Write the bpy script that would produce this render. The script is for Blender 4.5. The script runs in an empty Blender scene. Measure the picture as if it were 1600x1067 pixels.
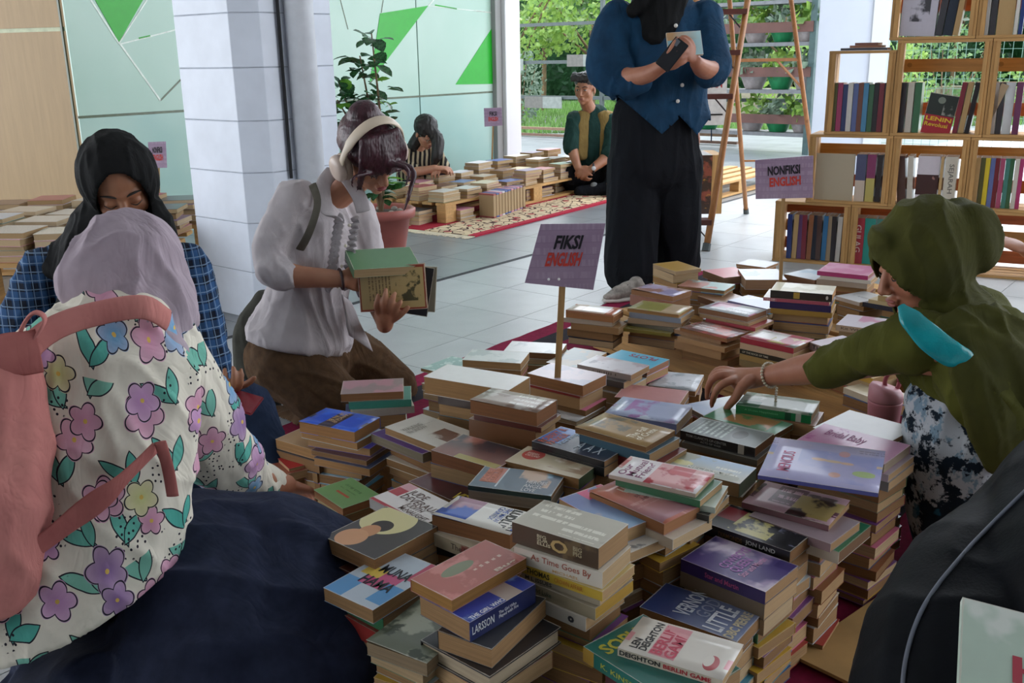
import bpy, bmesh, math, random
from mathutils import Vector, Matrix, noise
random.seed(7)
PI=math.pi
scn=bpy.context.scene; COL=scn.collection
# ------------------------------------------------ camera
F=1510.0; H=1.12
th=math.atan(447/1510); roll=math.radians(1.0)
FW=Vector((0,math.cos(th),-math.sin(th))); R0=Vector((1,0,0)); U0=R0.cross(FW)
RT=R0*math.cos(roll)-U0*math.sin(roll); UP=RT.cross(FW); CAM=Vector((0,0,H))
cd=bpy.data.cameras.new('camera'); cd.sensor_width=36; cd.lens=36*F/1600; cd.clip_start=.05; cd.clip_end=200
cam=bpy.data.objects.new('camera',cd); COL.objects.link(cam); scn.camera=cam
cam.matrix_world=Matrix(((RT.x,UP.x,-FW.x,0),(RT.y,UP.y,-FW.y,0),(RT.z,UP.z,-FW.z,H),(0,0,0,1)))
def ray(px,py): return FW+RT*((px-800)/F)-UP*((py-533.5)/F)
def at(px,py,z=0.0):
    d=ray(px,py); return CAM+d*((z-H)/d.z)
def P(px,py,Y):
    d=ray(px,py); return CAM+d*(Y/d.y)
def on(px,py,p0,n):
    d=ray(px,py); return CAM+d*((p0-CAM).dot(n)/d.dot(n))
# ------------------------------------------------ world and lights
w=bpy.data.worlds.new('sky'); scn.world=w; w.use_nodes=True
nt=w.node_tree; bg=nt.nodes['Background']
tc=nt.nodes.new('ShaderNodeTexCoord'); sp=nt.nodes.new('ShaderNodeSeparateXYZ'); rp=nt.nodes.new('ShaderNodeValToRGB')
nt.links.new(tc.outputs['Generated'],sp.inputs[0]); nt.links.new(sp.outputs['Z'],rp.inputs[0]); nt.links.new(rp.outputs[0],bg.inputs[0])
rp.color_ramp.elements[0].position=0; rp.color_ramp.elements[0].color=(.93,.96,1,1)
rp.color_ramp.elements[1].position=.6; rp.color_ramp.elements[1].color=(.80,.88,1,1)
bg.inputs[1].default_value=2.3
sd=bpy.data.lights.new('sun','SUN'); sd.energy=1.6; sd.angle=math.radians(8); sd.color=(1,.95,.86)
so=bpy.data.objects.new('sun',sd); COL.objects.link(so)
so.rotation_euler=Vector((-.25,-.50,-.83)).to_track_quat('-Z','Y').to_euler()
vs=scn.view_settings; scn.display_settings.display_device='sRGB'
vs.view_transform='Standard'; vs.look='None'; vs.gamma=1; vs.use_curve_mapping=False; vs.exposure=1.08
# ------------------------------------------------ materials
def lin(c):
    if isinstance(c,str):
        c=[int(c[i:i+2],16)/255 for i in (0,2,4)]
    return tuple((x/12.92 if x<=.04045 else ((x+.055)/1.055)**2.4) for x in c)+(1,)
class NT:
    def __init__(s,m): s.t=m.node_tree; s.b=s.t.nodes['Principled BSDF']; s._o=None
    def n(s,ty,**k):
        x=s.t.nodes.new('ShaderNode'+ty)
        for a,v in k.items(): setattr(x,a,v)
        return x
    def l(s,a,b): s.t.links.new(a,b)
    def obj(s,g='Object'):
        return s.n('TexCoord').outputs[g]
    def xyz(s,v): 
        x=s.n('SeparateXYZ'); s.l(v,x.inputs[0]); return x.outputs
    def m(s,op,a,b=None,c=None):
        x=s.n('Math',operation=op)
        for i,v in enumerate((a,b,c)):
            if v is None: continue
            if isinstance(v,(int,float)): x.inputs[i].default_value=v
            else: s.l(v,x.inputs[i])
        return x.outputs[0]
    def noise(s,vec,scale,detail=3,rough=.55,out='Fac'):
        x=s.n('TexNoise'); x.inputs['Scale'].default_value=scale; x.inputs['Detail'].default_value=detail; x.inputs['Roughness'].default_value=rough
        if vec is not None: s.l(vec,x.inputs['Vector'])
        return x.outputs[out]
    def mix(s,f,a,b,mode='MIX'):
        x=s.n('Mix',data_type='RGBA',blend_type=mode)
        for i,v in ((0,f),(6,a),(7,b)):
            if isinstance(v,(int,float)): x.inputs[i].default_value=v
            elif isinstance(v,(tuple,list)): x.inputs[i].default_value=v
            else: s.l(v,x.inputs[i])
        return x.outputs[2]
    def ramp(s,f,lo,hi):
        x=s.n('MapRange'); x.clamp=True; s.l(f,x.inputs[0]); x.inputs[1].default_value=lo; x.inputs[2].default_value=hi; return x.outputs[0]
    def scale(s,vec,sx,sy,sz):
        x=s.n('Mapping'); s.l(vec,x.inputs[0]); x.inputs['Scale'].default_value=(sx,sy,sz); return x.outputs[0]
    def bump(s,h,st=.3,d=.01):
        x=s.n('Bump'); x.inputs['Strength'].default_value=st; x.inputs['Distance'].default_value=d; s.l(h,x.inputs['Height']); s.l(x.outputs[0],s.b.inputs['Normal'])
    def col(s,c):
        if isinstance(c,tuple): s.b.inputs['Base Color'].default_value=c
        else: s.l(c,s.b.inputs['Base Color'])
MC={}
def mat(name,base,rough=.6,nz=.12,sc=20,bump=0,metal=0,spec=None,stretch=(1,1,1),bs=None,emit=0,trans=0,alpha=1):
    key=(name,base,rough)
    if key in MC: return MC[key]
    m=bpy.data.materials.new(name); m.use_nodes=True; N=NT(m); c=lin(base)
    b=N.b; b.inputs['Roughness'].default_value=rough; b.inputs['Metallic'].default_value=metal
    if spec is not None: b.inputs['Specular IOR Level'].default_value=spec
    if trans: b.inputs['Transmission Weight'].default_value=trans
    if alpha<1: b.inputs['Alpha'].default_value=alpha
    v=N.scale(N.obj(),*stretch); f=N.noise(v,sc)
    dk=tuple(x*(1-nz*1.6) for x in c[:3])+(1,); lt=tuple(min(1,x*(1+nz)) for x in c[:3])+(1,)
    N.col(N.mix(N.ramp(f,.3,.7),dk,lt))
    if bump: N.bump(N.noise(v,bs or sc*3),bump,.004)
    MC[key]=m; return m
PAGES=['B89A70','A98A60','9C7A50','C4AA82','94724A','AC8E66','C9B694']
def page_mat(c):
    k=('pages',c)
    if k in MC: return MC[k]
    m=bpy.data.materials.new('book_pages'); m.use_nodes=True; N=NT(m); N.b.inputs['Roughness'].default_value=.85
    v=N.scale(N.obj(),6,6,900); f=N.noise(v,1.0,2); g=N.noise(N.obj(),30)
    a=lin(c); a=(a[0]*.80,a[1]*.70,a[2]*.60,1); d=tuple(x*.72 for x in a[:3])+(1,)
    cc=N.mix(N.ramp(f,.35,.65),d,a); N.col(N.mix(N.m('MULTIPLY',N.ramp(g,.45,.8),.35),cc,tuple(x*.7 for x in a[:3])+(1,)))
    N.bump(f,.35,.001); MC[k]=m; return m
def cover_mat(base,patches=(),rough=.33,seed=0):
    """patches in 0..1 of the cover: ('r',x0,y0,x1,y1,col) box, ('b',scale,thr,col) blotches, ('o',cx,cy,rx,ry,col) oval,
       ('t',x0,y0,x1,y1,col,rows) rows of fine print, ('g',axis,col) gradual change of printed colour"""
    k=('cov',base,tuple(patches),rough)
    if k in MC: return MC[k]
    m=bpy.data.materials.new('book_cover'); m.use_nodes=True; N=NT(m)
    N.b.inputs['Roughness'].default_value=rough
    G=N.obj('Generated'); X,Y,Z=N.xyz(G); O=N.obj(); c=lin(base)
    nX,nY,nZ=N.xyz(N.obj('Normal')); fz=N.m('LESS_THAN',N.m('ABSOLUTE',nZ),.5); fx=N.m('GREATER_THAN',N.m('ABSOLUTE',nX),.5)
    def sel(f,a,b): return N.m('ADD',a,N.m('MULTIPLY',f,N.m('SUBTRACT',b,a)))
    X=sel(fx,X,Y); Y=sel(fz,Y,Z)
    off=N.n('VectorMath',operation='ADD'); N.l(O,off.inputs[0]); off.inputs[1].default_value=(seed*1.7,seed*.9,seed*2.3); O=off.outputs[0]
    cur=N.mix(N.m('MULTIPLY',N.ramp(N.noise(O,45),.4,.8),.18),c,tuple(x*.7 for x in c[:3])+(1,))
    def box(x0,y0,x1,y1):
        a=N.m('MULTIPLY',N.m('GREATER_THAN',X,x0),N.m('LESS_THAN',X,x1)); b=N.m('MULTIPLY',N.m('GREATER_THAN',Y,y0),N.m('LESS_THAN',Y,y1)); return N.m('MULTIPLY',a,b)
    for p in patches:
        if p[0]=='r': cur=N.mix(box(*p[1:5]),cur,lin(p[5]))
        elif p[0]=='b': cur=N.mix(N.ramp(N.noise(O,p[1],4),p[2],p[2]+.05),cur,lin(p[3]))
        elif p[0]=='B':
            cur=N.mix(N.m('MULTIPLY',box(*p[1:5]),N.ramp(N.noise(O,p[6],4),p[7],p[7]+.06)),cur,lin(p[5]))
        elif p[0]=='o':
            dx=N.m('DIVIDE',N.m('SUBTRACT',X,p[1]),p[3]); dy=N.m('DIVIDE',N.m('SUBTRACT',Y,p[2]),p[4])
            rr=N.m('ADD',N.m('MULTIPLY',dx,dx),N.m('MULTIPLY',dy,dy)); cur=N.mix(N.m('LESS_THAN',rr,1.0),cur,lin(p[5]))
        elif p[0]=='t':
            st=N.m('GREATER_THAN',N.m('SINE',N.m('MULTIPLY',Y,p[6]*2*PI)),.1)
            br=N.m('GREATER_THAN',N.noise(N.scale(O,260,40,1),1,1),.44)
            cur=N.mix(N.m('MULTIPLY',N.m('MULTIPLY',st,br),box(*p[1:5])),cur,lin(p[5]))
        elif p[0]=='T':
            st=N.m('GREATER_THAN',N.m('SINE',N.m('MULTIPLY',X,p[6]*2*PI)),.1)
            br=N.m('GREATER_THAN',N.noise(N.scale(O,40,260,1),1,1),.44)
            cur=N.mix(N.m('MULTIPLY',N.m('MULTIPLY',st,br),box(*p[1:5])),cur,lin(p[5]))
        elif p[0]=='g':
            cur=N.mix(N.ramp(N.m('ADD',(X,Y)[p[1]],N.m('MULTIPLY',N.noise(O,12),.4)),.4,1.1),cur,lin(p[2]))
    # rubbed edges
    ed=N.m('MINIMUM',N.m('MINIMUM',X,N.m('SUBTRACT',1,X)),N.m('MINIMUM',Y,N.m('SUBTRACT',1,Y)))
    we=N.m('MULTIPLY',N.m('LESS_THAN',ed,N.m('MULTIPLY',N.noise(O,60),N.m('SUBTRACT',.02,N.m('MULTIPLY',fz,.02)))),.6)
    cur=N.mix(we,cur,lin('D8D0C2')); N.col(cur)
    N.b.inputs['Coat Weight'].default_value=.35; N.b.inputs['Coat Roughness'].default_value=.22
    N.bump(N.noise(O,14,2),.25,.004)
    MC[k]=m; return m
def wood_mat(name,base,rough=.65,axis=0,con=.35,coarse=1):
    k=(name,base,axis)
    if k in MC: return MC[k]
    m=bpy.data.materials.new(name); m.use_nodes=True; N=NT(m); N.b.inputs['Roughness'].default_value=rough
    s=[30*coarse]*3; s[axis]=2.2*coarse
    v=N.scale(N.obj(),*s); f=N.noise(v,1.5,5,.65); c=lin(base)
    dk=tuple(x*(1-con) for x in c[:3])+(1,)
    cur=N.mix(N.ramp(f,.35,.65),dk,c)
    kn=N.n('TexVoronoi'); kn.inputs['Scale'].default_value=4; N.l(N.obj(),kn.inputs['Vector'])
    cur=N.mix(N.m('MULTIPLY',N.m('LESS_THAN',kn.outputs['Distance'],.05),.6),cur,tuple(x*.35 for x in c[:3])+(1,))
    N.col(cur); N.bump(f,.25,.002); MC[k]=m; return m
PINE=lambda ax=0: wood_mat('pine','C79A5E',axis=ax)
# ------------------------------------------------ mesh helpers
def link(name,bm,mats,parent=None,smooth=False,loc=None,M=None):
    me=bpy.data.meshes.new(name)
    if smooth:
        for f in bm.faces: f.smooth=True
    bm.to_mesh(me); bm.free()
    for m in (mats if isinstance(mats,(list,tuple)) else [mats]): me.materials.append(m)
    return linkme(name,me,parent,loc,M)
def linkme(name,me,parent=None,loc=None,M=None):
    o=bpy.data.objects.new(name,me); COL.objects.link(o)
    if parent: o.parent=parent
    if M is not None: o.matrix_basis=M
    elif loc is not None: o.location=loc
    return o
def tag(o,label,cat,group=None,kind=None):
    if label: o['label']=label
    if cat: o['category']=cat
    if group: o['group']=group
    if kind: o['kind']=kind
    return o
def thing(name,label,cat,M=None,loc=None,rz=0,group=None):
    o=bpy.data.objects.new(name,None); COL.objects.link(o); o.empty_display_size=.05
    if M is not None: o.matrix_basis=M
    elif loc is not None: o.location=loc; o.rotation_euler=(0,0,rz)
    return tag(o,label,cat,group)
def bx(bm,x0,y0,z0,x1,y1,z1,mi=0,M=None):
    vs=[bm.verts.new((x,y,z)) for z in (z0,z1) for y in (y0,y1) for x in (x0,x1)]
    if M is not None:
        for v in vs: v.co=M@v.co
    for q in ((0,2,3,1),(4,5,7,6),(0,1,5,4),(2,6,7,3),(0,4,6,2),(1,3,7,5)):
        f=bm.faces.new([vs[i] for i in q]); f.material_index=mi
    return vs
def box(name,x0,y0,z0,x1,y1,z1,m,parent=None,bev=0,M=None):
    bm=bmesh.new(); bx(bm,x0,y0,z0,x1,y1,z1)
    if bev: bmesh.ops.bevel(bm,geom=bm.edges[:],offset=bev,segments=2,affect='EDGES')
    return link(name,bm,m,parent,M=M)
def beam(bm,a,b,w,h,up=Vector((0,0,1)),mi=0):
    a=Vector(a);b=Vector(b); d=(b-a); L=d.length; d.normalize()
    s=d.cross(up)
    if s.length<1e-4: s=d.cross(Vector((0,1,0)))
    s.normalize(); u=s.cross(d)
    M=Matrix(((d.x,s.x,u.x,a.x),(d.y,s.y,u.y,a.y),(d.z,s.z,u.z,a.z),(0,0,0,1)))
    bx(bm,0,-w/2,-h/2,L,w/2,h/2,mi,M)
def tube(bm,pts,rad,n=12,side=None,caps=True,mi=0):
    """pts: Vectors; rad: r or (ra,rb) per point (ra along side)"""
    pts=[Vector(p) for p in pts]
    if isinstance(rad,(int,float)): rad=[rad]*len(pts)
    rad=[(r,r) if isinstance(r,(int,float)) else r for r in rad]
    if caps:
        d0=(pts[0]-pts[1]).normalized(); d1=(pts[-1]-pts[-2]).normalized()
        r0=min(rad[0]); r1=min(rad[-1])
        P2=[];R2=[]
        for k in (90,60,30):
            a=math.radians(k); P2.append(pts[0]+d0*r0*math.sin(a)*.9); R2.append((max(rad[0][0]*math.cos(a),1e-4),max(rad[0][1]*math.cos(a),1e-4)))
        P3=[];R3=[]
        for k in (30,60,90):
            a=math.radians(k); P3.append(pts[-1]+d1*r1*math.sin(a)*.9); R3.append((max(rad[-1][0]*math.cos(a),1e-4),max(rad[-1][1]*math.cos(a),1e-4)))
        pts=P2+pts+P3; rad=R2+rad+R3
    rings=[]; prev=None
    for i,p in enumerate(pts):
        d=(pts[min(i+1,len(pts)-1)]-pts[max(i-1,0)])
        if d.length<1e-7: d=Vector((0,0,1))
        d.normalize()
        if side is not None: s=Vector(side)-d*d.dot(Vector(side))
        elif prev is not None: s=prev-d*d.dot(prev)
        else:
            s=Vector((1,0,0)); s=s-d*d.dot(s)
            if s.length<.1: s=Vector((0,1,0)); s=s-d*d.dot(s)
        if s.length<1e-5: s=d.orthogonal()
        s.normalize(); prev=s; t=d.cross(s)
        rings.append([bm.verts.new(p+s*(math.cos(2*PI*k/n)*rad[i][0])+t*(math.sin(2*PI*k/n)*rad[i][1])) for k in range(n)])
    for a,b in zip(rings,rings[1:]):
        for k in range(n):
            f=bm.faces.new((a[k],a[(k+1)%n],b[(k+1)%n],b[k])); f.material_index=mi
    f=bm.faces.new(rings[0][::-1]); f.material_index=mi; f=bm.faces.new(rings[-1]); f.material_index=mi
def catmull(pts,rad,k=4):
    pts=[Vector(p) for p in pts]; rad=[(r,r) if isinstance(r,(int,float)) else r for r in rad]
    op=[];orr=[]
    n=len(pts)
    for i in range(n-1):
        p0,p1,p2,p3=pts[max(i-1,0)],pts[i],pts[i+1],pts[min(i+2,n-1)]
        for j in range(k):
            t=j/k
            op.append(.5*((2*p1)+(p2-p0)*t+(2*p0-5*p1+4*p2-p3)*t*t+(3*p1-p0-3*p2+p3)*t**3))
            s=t*t*(3-2*t); orr.append((rad[i][0]*(1-s)+rad[i+1][0]*s,rad[i][1]*(1-s)+rad[i+1][1]*s))
    op.append(pts[-1]); orr.append(rad[-1]); return op,orr
def ell(bm,c,r,M=None,n=16):
    mm=Matrix.Translation(c)@(M.to_4x4() if M is not None else Matrix.Identity(4))@Matrix.Diagonal((r[0],r[1],r[2],1))
    bmesh.ops.create_uvsphere(bm,u_segments=n,v_segments=max(8,n*2//3),radius=1,matrix=mm)
def lathe(bm,prof,n=24,M=None,ribs=None):
    rings=[]
    for r,z in prof:
        rg=[]
        for k in range(n):
            a=2*PI*k/n; rr=r*(1+(ribs(a,z) if ribs else 0)); v=Vector((rr*math.cos(a),rr*math.sin(a),z))
            rg.append(bm.verts.new(M@v if M is not None else v))
        rings.append(rg)
    for a,b in zip(rings,rings[1:]):
        for k in range(n): bm.faces.new((a[k],a[(k+1)%n],b[(k+1)%n],b[k]))
    bm.faces.new(rings[0][::-1]); bm.faces.new(rings[-1])
class Blob:
    """overlapping closed shapes fused by a voxel remesh into one continuous skin"""
    def __init__(s): s.bm=bmesh.new()
    def t(s,pts,rad,side=None,k=4,n=14):
        p,r=catmull(pts,rad,k); tube(s.bm,p,r,n,side); return s
    def e(s,c,r,M=None,n=18): ell(s.bm,c,r,M,n); return s
    def build(s,name,m,vox=.008,smooth=3,parent=None,disp=None,inv=None):
        me=bpy.data.meshes.new('tmp'); bmesh.ops.recalc_face_normals(s.bm,faces=s.bm.faces[:]); s.bm.to_mesh(me); s.bm.free()
        o=bpy.data.objects.new('tmp',me); COL.objects.link(o)
        r=o.modifiers.new('r','REMESH'); r.mode='VOXEL'; r.voxel_size=vox
        if smooth: q=o.modifiers.new('s','SMOOTH'); q.iterations=smooth; q.factor=.6
        dg=bpy.context.evaluated_depsgraph_get(); dg.update()
        nm=bpy.data.meshes.new_from_object(o.evaluated_get(dg)); bpy.data.objects.remove(o); bpy.data.meshes.remove(me)
        nm.name=name
        if disp:
            nor=[v.normal.copy() for v in nm.vertices]
            for v,nn in zip(nm.vertices,nor): v.co=v.co+disp(v.co,nn)
        if inv is not None: nm.transform(inv)
        nm.materials.clear()
        for x in (m if isinstance(m,(list,tuple)) else [m]): nm.materials.append(x)
        nm.polygons.foreach_set('use_smooth',[True]*len(nm.polygons))
        return linkme(name,nm,parent)
def folds(amp=.006,dirv=(0,0,1),fr=28,along=4,seed=0,fine=.3):
    d=Vector(dirv).normalized(); off=Vector((seed*3.1,seed*1.3,seed*.7))
    def f(co,n):
        c=co-d*co.dot(d); q=c*fr+d*(co.dot(d)*along)+off
        a=noise.noise(q); b=noise.noise(q*2.3+off)
        h=1-2*abs(a)
        return n*(amp*(h*h*.9-.3)+amp*fine*b)
    return f
FONT={}
def text(parent,s,o,xd,yd,wd,ht,m,name='lettering',bold=.0,thick=.0004,label=None):
    """text starting at o, running along xd, upright along yd, fitted to wd x ht (metres, parent's own frame)"""
    c=bpy.data.curves.new('t','FONT'); c.body=s; c.size=1; c.offset=bold; c.resolution_u=2; c.space_line=.85
    ob=bpy.data.objects.new('t',c); COL.objects.link(ob); dg=bpy.context.evaluated_depsgraph_get(); dg.update()
    me=bpy.data.meshes.new_from_object(ob.evaluated_get(dg)); bpy.data.objects.remove(ob)
    xs=[v.co.x for v in me.vertices]; ys=[v.co.y for v in me.vertices]
    x0,x1,y0,y1=min(xs),max(xs),min(ys),max(ys)
    xd=Vector(xd).normalized(); yd=Vector(yd).normalized(); zd=xd.cross(yd); o=Vector(o)
    for v in me.vertices:
        a=(v.co.x-x0)/(x1-x0)*wd; b=(v.co.y-y0)/(y1-y0)*ht; v.co=o+xd*a+yd*b+zd*thick
    me.materials.clear(); me.materials.append(m); me.name=name
    t=linkme(name,me,parent)
    if label: t['label']=label
    return t
def ink(c): return mat('printed_ink',c,.5,.05)
def rotM(x,y,z,loc):  # matrix from axis columns
    return Matrix(((x.x,y.x,z.x,loc.x),(x.y,y.y,z.y,loc.y),(x.z,y.z,z.z,loc.z),(0,0,0,1)))
GA=math.radians(51.3); DA=Vector((math.cos(GA),math.sin(GA),0)); DB=Vector((math.cos(GA-PI/2),math.sin(GA-PI/2),0))  # paving directions
# ================================================ SETTING
T=.40
P0=at(722,527.3)
def grid(i,j): return P0+DA*(i*T)+DB*(j*T)
def tile_mat(name,c,c2,r):
    m=bpy.data.materials.new(name); m.use_nodes=True; N=NT(m)
    f=N.noise(N.obj(),3,5); g=N.noise(N.obj(),180,2)
    oi=N.n('ObjectInfo')
    cur=N.mix(N.ramp(f,.35,.7),lin(c),lin(c2)); cur=N.mix(N.m('MULTIPLY',N.ramp(g,.5,.75),.18),cur,lin('777777'))
    cur=N.mix(N.m('MULTIPLY',oi.outputs['Random'],.14),cur,lin('8a8d90'))
    N.col(cur); N.b.inputs['Roughness'].default_value=r; N.bump(g,.08,.001); return m
TL=tile_mat('pale_tile','BFC2C3','ABAEB0',.33); TD=tile_mat('grey_tile','84898C','6F7477',.3)
fl=box('floor',-9,-4,-.03,12,19,-.006,mat('mortar','5F6163',.9)); fl['kind']='structure'
bmt=bmesh.new(); bx(bmt,.0015,.0015,-.006,T-.0015,T-.0015,0); met=bpy.data.meshes.new('tile'); bmt.to_mesh(met); bmt.free(); met.materials.append(TL)
met2=met.copy(); met2.materials.clear(); met2.materials.append(TD)
bmr=bmesh.new(); bmr2=bmesh.new(); nt_=0; cands=[]
D1=at(678.7,439.4)
dj=(D1-P0).dot(DB)/T   # line of the dark channel (negative: towards the glass)
djr=round(dj)
for i in range(-14,34):
    for j in range(-16,22):
        c=grid(i+.5,j+.5)
        v=c-CAM; dz=v.dot(FW)
        vis=False
        if dz>.5:
            px=800+F*v.dot(RT)/dz; py=533.5-F*v.dot(UP)/dz; vis=-60<px<1660 and -20<py<1120
        if c.y<-4 or c.y>15 or c.x<-8 or c.x>11: continue
        cands.append((0 if vis else 1,dz if dz>0 else 99,i,j))
cands.sort()
MT=rotM(DA,DB*-1,Vector((0,0,1)),Vector((0,0,0)))
for k,(nv,dz,i,j) in enumerate(cands):
    g=grid(i,j+1); dark=j<djr
    M=MT.copy(); M.translation=(g.x,g.y,0)
    if k<295: 
        o=linkme('tile',met2 if dark else met,fl,M=M)
    else: bx(bmr2 if dark else bmr,.0015,.0015,-.006,T-.0015,T-.0015,0,0,M)
for b,m in ((bmr,TL),(bmr2,TD)):
    o=link('tile_field',b,m,fl); o['kind']='stuff'
# dark channel between the inner and outer paving
bm=bmesh.new(); a=P0+DB*(djr*T)
for s0,s1 in ((-.012,-.004),(.006,.014)):
    beam(bm,a-DA*4+DB*s0+Vector((0,0,.001)),a+DA*8+DB*s0+Vector((0,0,.001)),.007,.006)
o=link('trim_1',bm,mat('channel_metal','3B3E42',.5)); o['kind']='structure'
# glass wall
W0=Vector((-.02,9.35,0)); WN=DB.copy()
def G(px,py,off=0.0): return on(px,py,W0+WN*off,WN)
def wuv(p): q=p-W0; return q.dot(DA),q.z
def frost_mat(name,c):
    m=bpy.data.materials.new(name); m.use_nodes=True; N=NT(m)
    x,y,z=N.xyz(N.obj()); f=N.noise(N.obj(),.9,3)
    N.col(N.mix(N.ramp(f,.35,.7),lin(c),lin('B4CFC2'))); N.b.inputs['Roughness'].default_value=.38
    N.b.inputs['Coat Weight'].default_value=.3; N.b.inputs['Coat Roughness'].default_value=.12
    return m
FR=frost_mat('frosted_glass','A4C6B6'); FR2=frost_mat('frosted_glass_lower','93BCB4')
gw=thing('wall_back','', '',loc=W0,rz=GA); 
gw['kind']='structure'
seam=.80
us=[wuv(G(108+2,20))[0]-.05, wuv(G(320,100))[0], wuv(G(652,100))[0], wuv(G(772,100))[0]]
for i in range(3):
    for (z0,z1,mm) in ((0.0,seam-.008,FR2),(seam+.008,2.6,FR)):
        box('pane',us[i]+.006,-.012,z0,us[i+1]-.006,0,z1,mm,gw)
box('backing',us[0],.03,0,us[3],.05,2.6,mat('dim_interior','55604F',.4),gw)
GRN=mat('green_film','15A81E',.35,.04); 
def film(name,pts,m,th=.003):
    bm=bmesh.new(); q=[wuv(G(*p)) for p in pts]
    a=[bm.verts.new((u,-.0125,z)) for u,z in q]; b=[bm.verts.new((u,-.0125-th,z)) for u,z in q]
    try:
        bm.faces.new(b)
        bm.faces.new(a[::-1])
        for i in range(len(a)): bm.faces.new((a[i],a[(i+1)%len(a)],b[(i+1)%len(a)],b[i]))
    except Exception: pass
    bmesh.ops.recalc_face_normals(bm,faces=bm.faces[:])
    return link(name,bm,m,gw)
film('green_triangle',[(142,-8),(226,-8),(184,66)],GRN)
film('green_triangle',[(592,21),(667,9),(576,129)],GRN)
film('green_triangle',[(768,42),(768,131),(710,132)],GRN)
LN=mat('clear_strip','DDE8DE',.2); LD=mat('clear_strip_dark','59664F',.25)
def strip(a,b,w=2.2,m=LN):
    a=Vector((a[0],a[1],0));b=Vector((b[0],b[1],0)); d=(b-a).normalized(); n=Vector((-d.y,d.x,0))*w/2
    film('clear_strip',[(p.x,p.y) for p in (a-n,b-n,b+n,a+n)],m,.002)
for a,b,w,m in (((184,66),(249,157),2.6,LN),((140,0),(184,68),2.6,LN),((184,68),(228,0),2,LN),((249,157),(283,122),2.4,LD),((186,69),(275,46),2.2,LN),((215,60),(233,56),2.6,GRN),
    ((530,0),(542,46),1,LD),((594,20),(597,0),1,LD),((668,9),(676,0),2,LN),((678,8),(712,14),2,GRN),((742,17),(768,20),2,LN),((667,9),(768,20),1.2,LN),((576,131),(600,96),2,LD)): strip(a,b,w,m)
bm=bmesh.new(); bx(bm,us[0],-.013,seam-.007,us[3],-.004,seam+.007); link('seam_strip',bm,LD,gw)
bm=bmesh.new(); bx(bm,us[0]-.2,-.02,2.6,us[3]+.3,.06,3.3); link('header',bm,mat('white_paint','D9DCDE',.6,.02,3),gw)
# wood-panelled wall at the left, turning towards the camera
wl=G(128,150); wl.z=0; WD=(DB*-1+DA*-.35).normalized()   # direction away to the left
pw=thing('wall_left','','',loc=(wl.x,wl.y,0),rz=math.atan2(WD.y,WD.x)); pw['kind']='structure'
wm=wood_mat('oak_veneer','A58960',.5,2,.12,.9)
hl=on(56,47,wl,Vector((-WD.y,WD.x,0))).z
box('panel',0,-.0,.0,3.4,.03,hl-.012,wm,pw); box('panel',0,-.0,hl+.012,3.4,.03,3.2,wm,pw); box('groove_strip',0,.01,hl-.012,3.4,.025,hl+.012,mat('groove','A9B08A',.3),pw)
# column of white blocks
def tox(p,d,px):   # point along d from p whose picture column is px (ground level)
    lo,hi=0,3
    for _ in range(50):
        mid=(lo+hi)/2; q=p+d*mid-CAM; x=800+F*q.dot(RT)/q.dot(FW)
        if x<px: lo=mid
        else: hi=mid
    return p+d*lo
c0=at(321,481); c1=tox(c0,DB,401); d45=(DA+DB).normalized(); c2=tox(c1,d45,446); c3=tox(c2,DA,546)
back=[c3-DB*.3,c0+DA*((c3-c0).dot(DA))*1.0]
poly=[c0,c1,c2,c3,c3-d45*0-DB*.42]
poly.append(c0+DA*((poly[-1]-c0).dot(DA)))
cent=sum((p for p in poly),Vector())/len(poly)
colm=thing('wall_pillar','','',loc=(cent.x,cent.y,0)); colm['kind']='structure'
BW=mat('white_block','D3DAE6',.45,.05,6,.1)
def pillar_block(z0,z1,m,name='block',ins=0.0):
    bm=bmesh.new(); pp=[(p-cent)*(1-ins) for p in poly]
    a=[bm.verts.new((p.x,p.y,z0)) for p in pp]; b=[bm.verts.new((p.x,p.y,z1)) for p in pp]
    bm.faces.new(a[::-1]); bm.faces.new(b)
    for i in range(len(a)): bm.faces.new((a[i],a[(i+1)%len(a)],b[(i+1)%len(a)],b[i]))
    bmesh.ops.recalc_face_normals(bm,faces=bm.faces[:])
    if not ins: bmesh.ops.bevel(bm,geom=bm.edges[:],offset=.002,segments=1,affect='EDGES')
    return link(name,bm,m,colm)
pillar_block(0,3.2,mat('grout','A9AFBA',.8),'core',.012)
z=0
while z<2.0: pillar_block(z+.001,z+.215,BW); z+=.218
pillar_block(z,3.2,BW)
pc=(tox(c2,DA,508)+c2)/2+DB*.045; pc=tox(c2,DA,494)+DB*.035
bm=bmesh.new(); tube(bm,[Vector((pc.x,pc.y,0)),Vector((pc.x,pc.y,3.2))],[.062,.062],28,caps=False); 
o=link('trim_2',bm,mat('downpipe_white','CDD1D8',.4,.04),smooth=True); o['kind']='structure'
q=tox(c2,DA,470)+DB*.012; bm=bmesh.new(); beam(bm,(q.x,q.y,.62),(q.x,q.y,3.2),.012,.012); o=link('trim_3',bm,mat('black_cable','15161A',.6)); o['kind']='structure'
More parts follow.
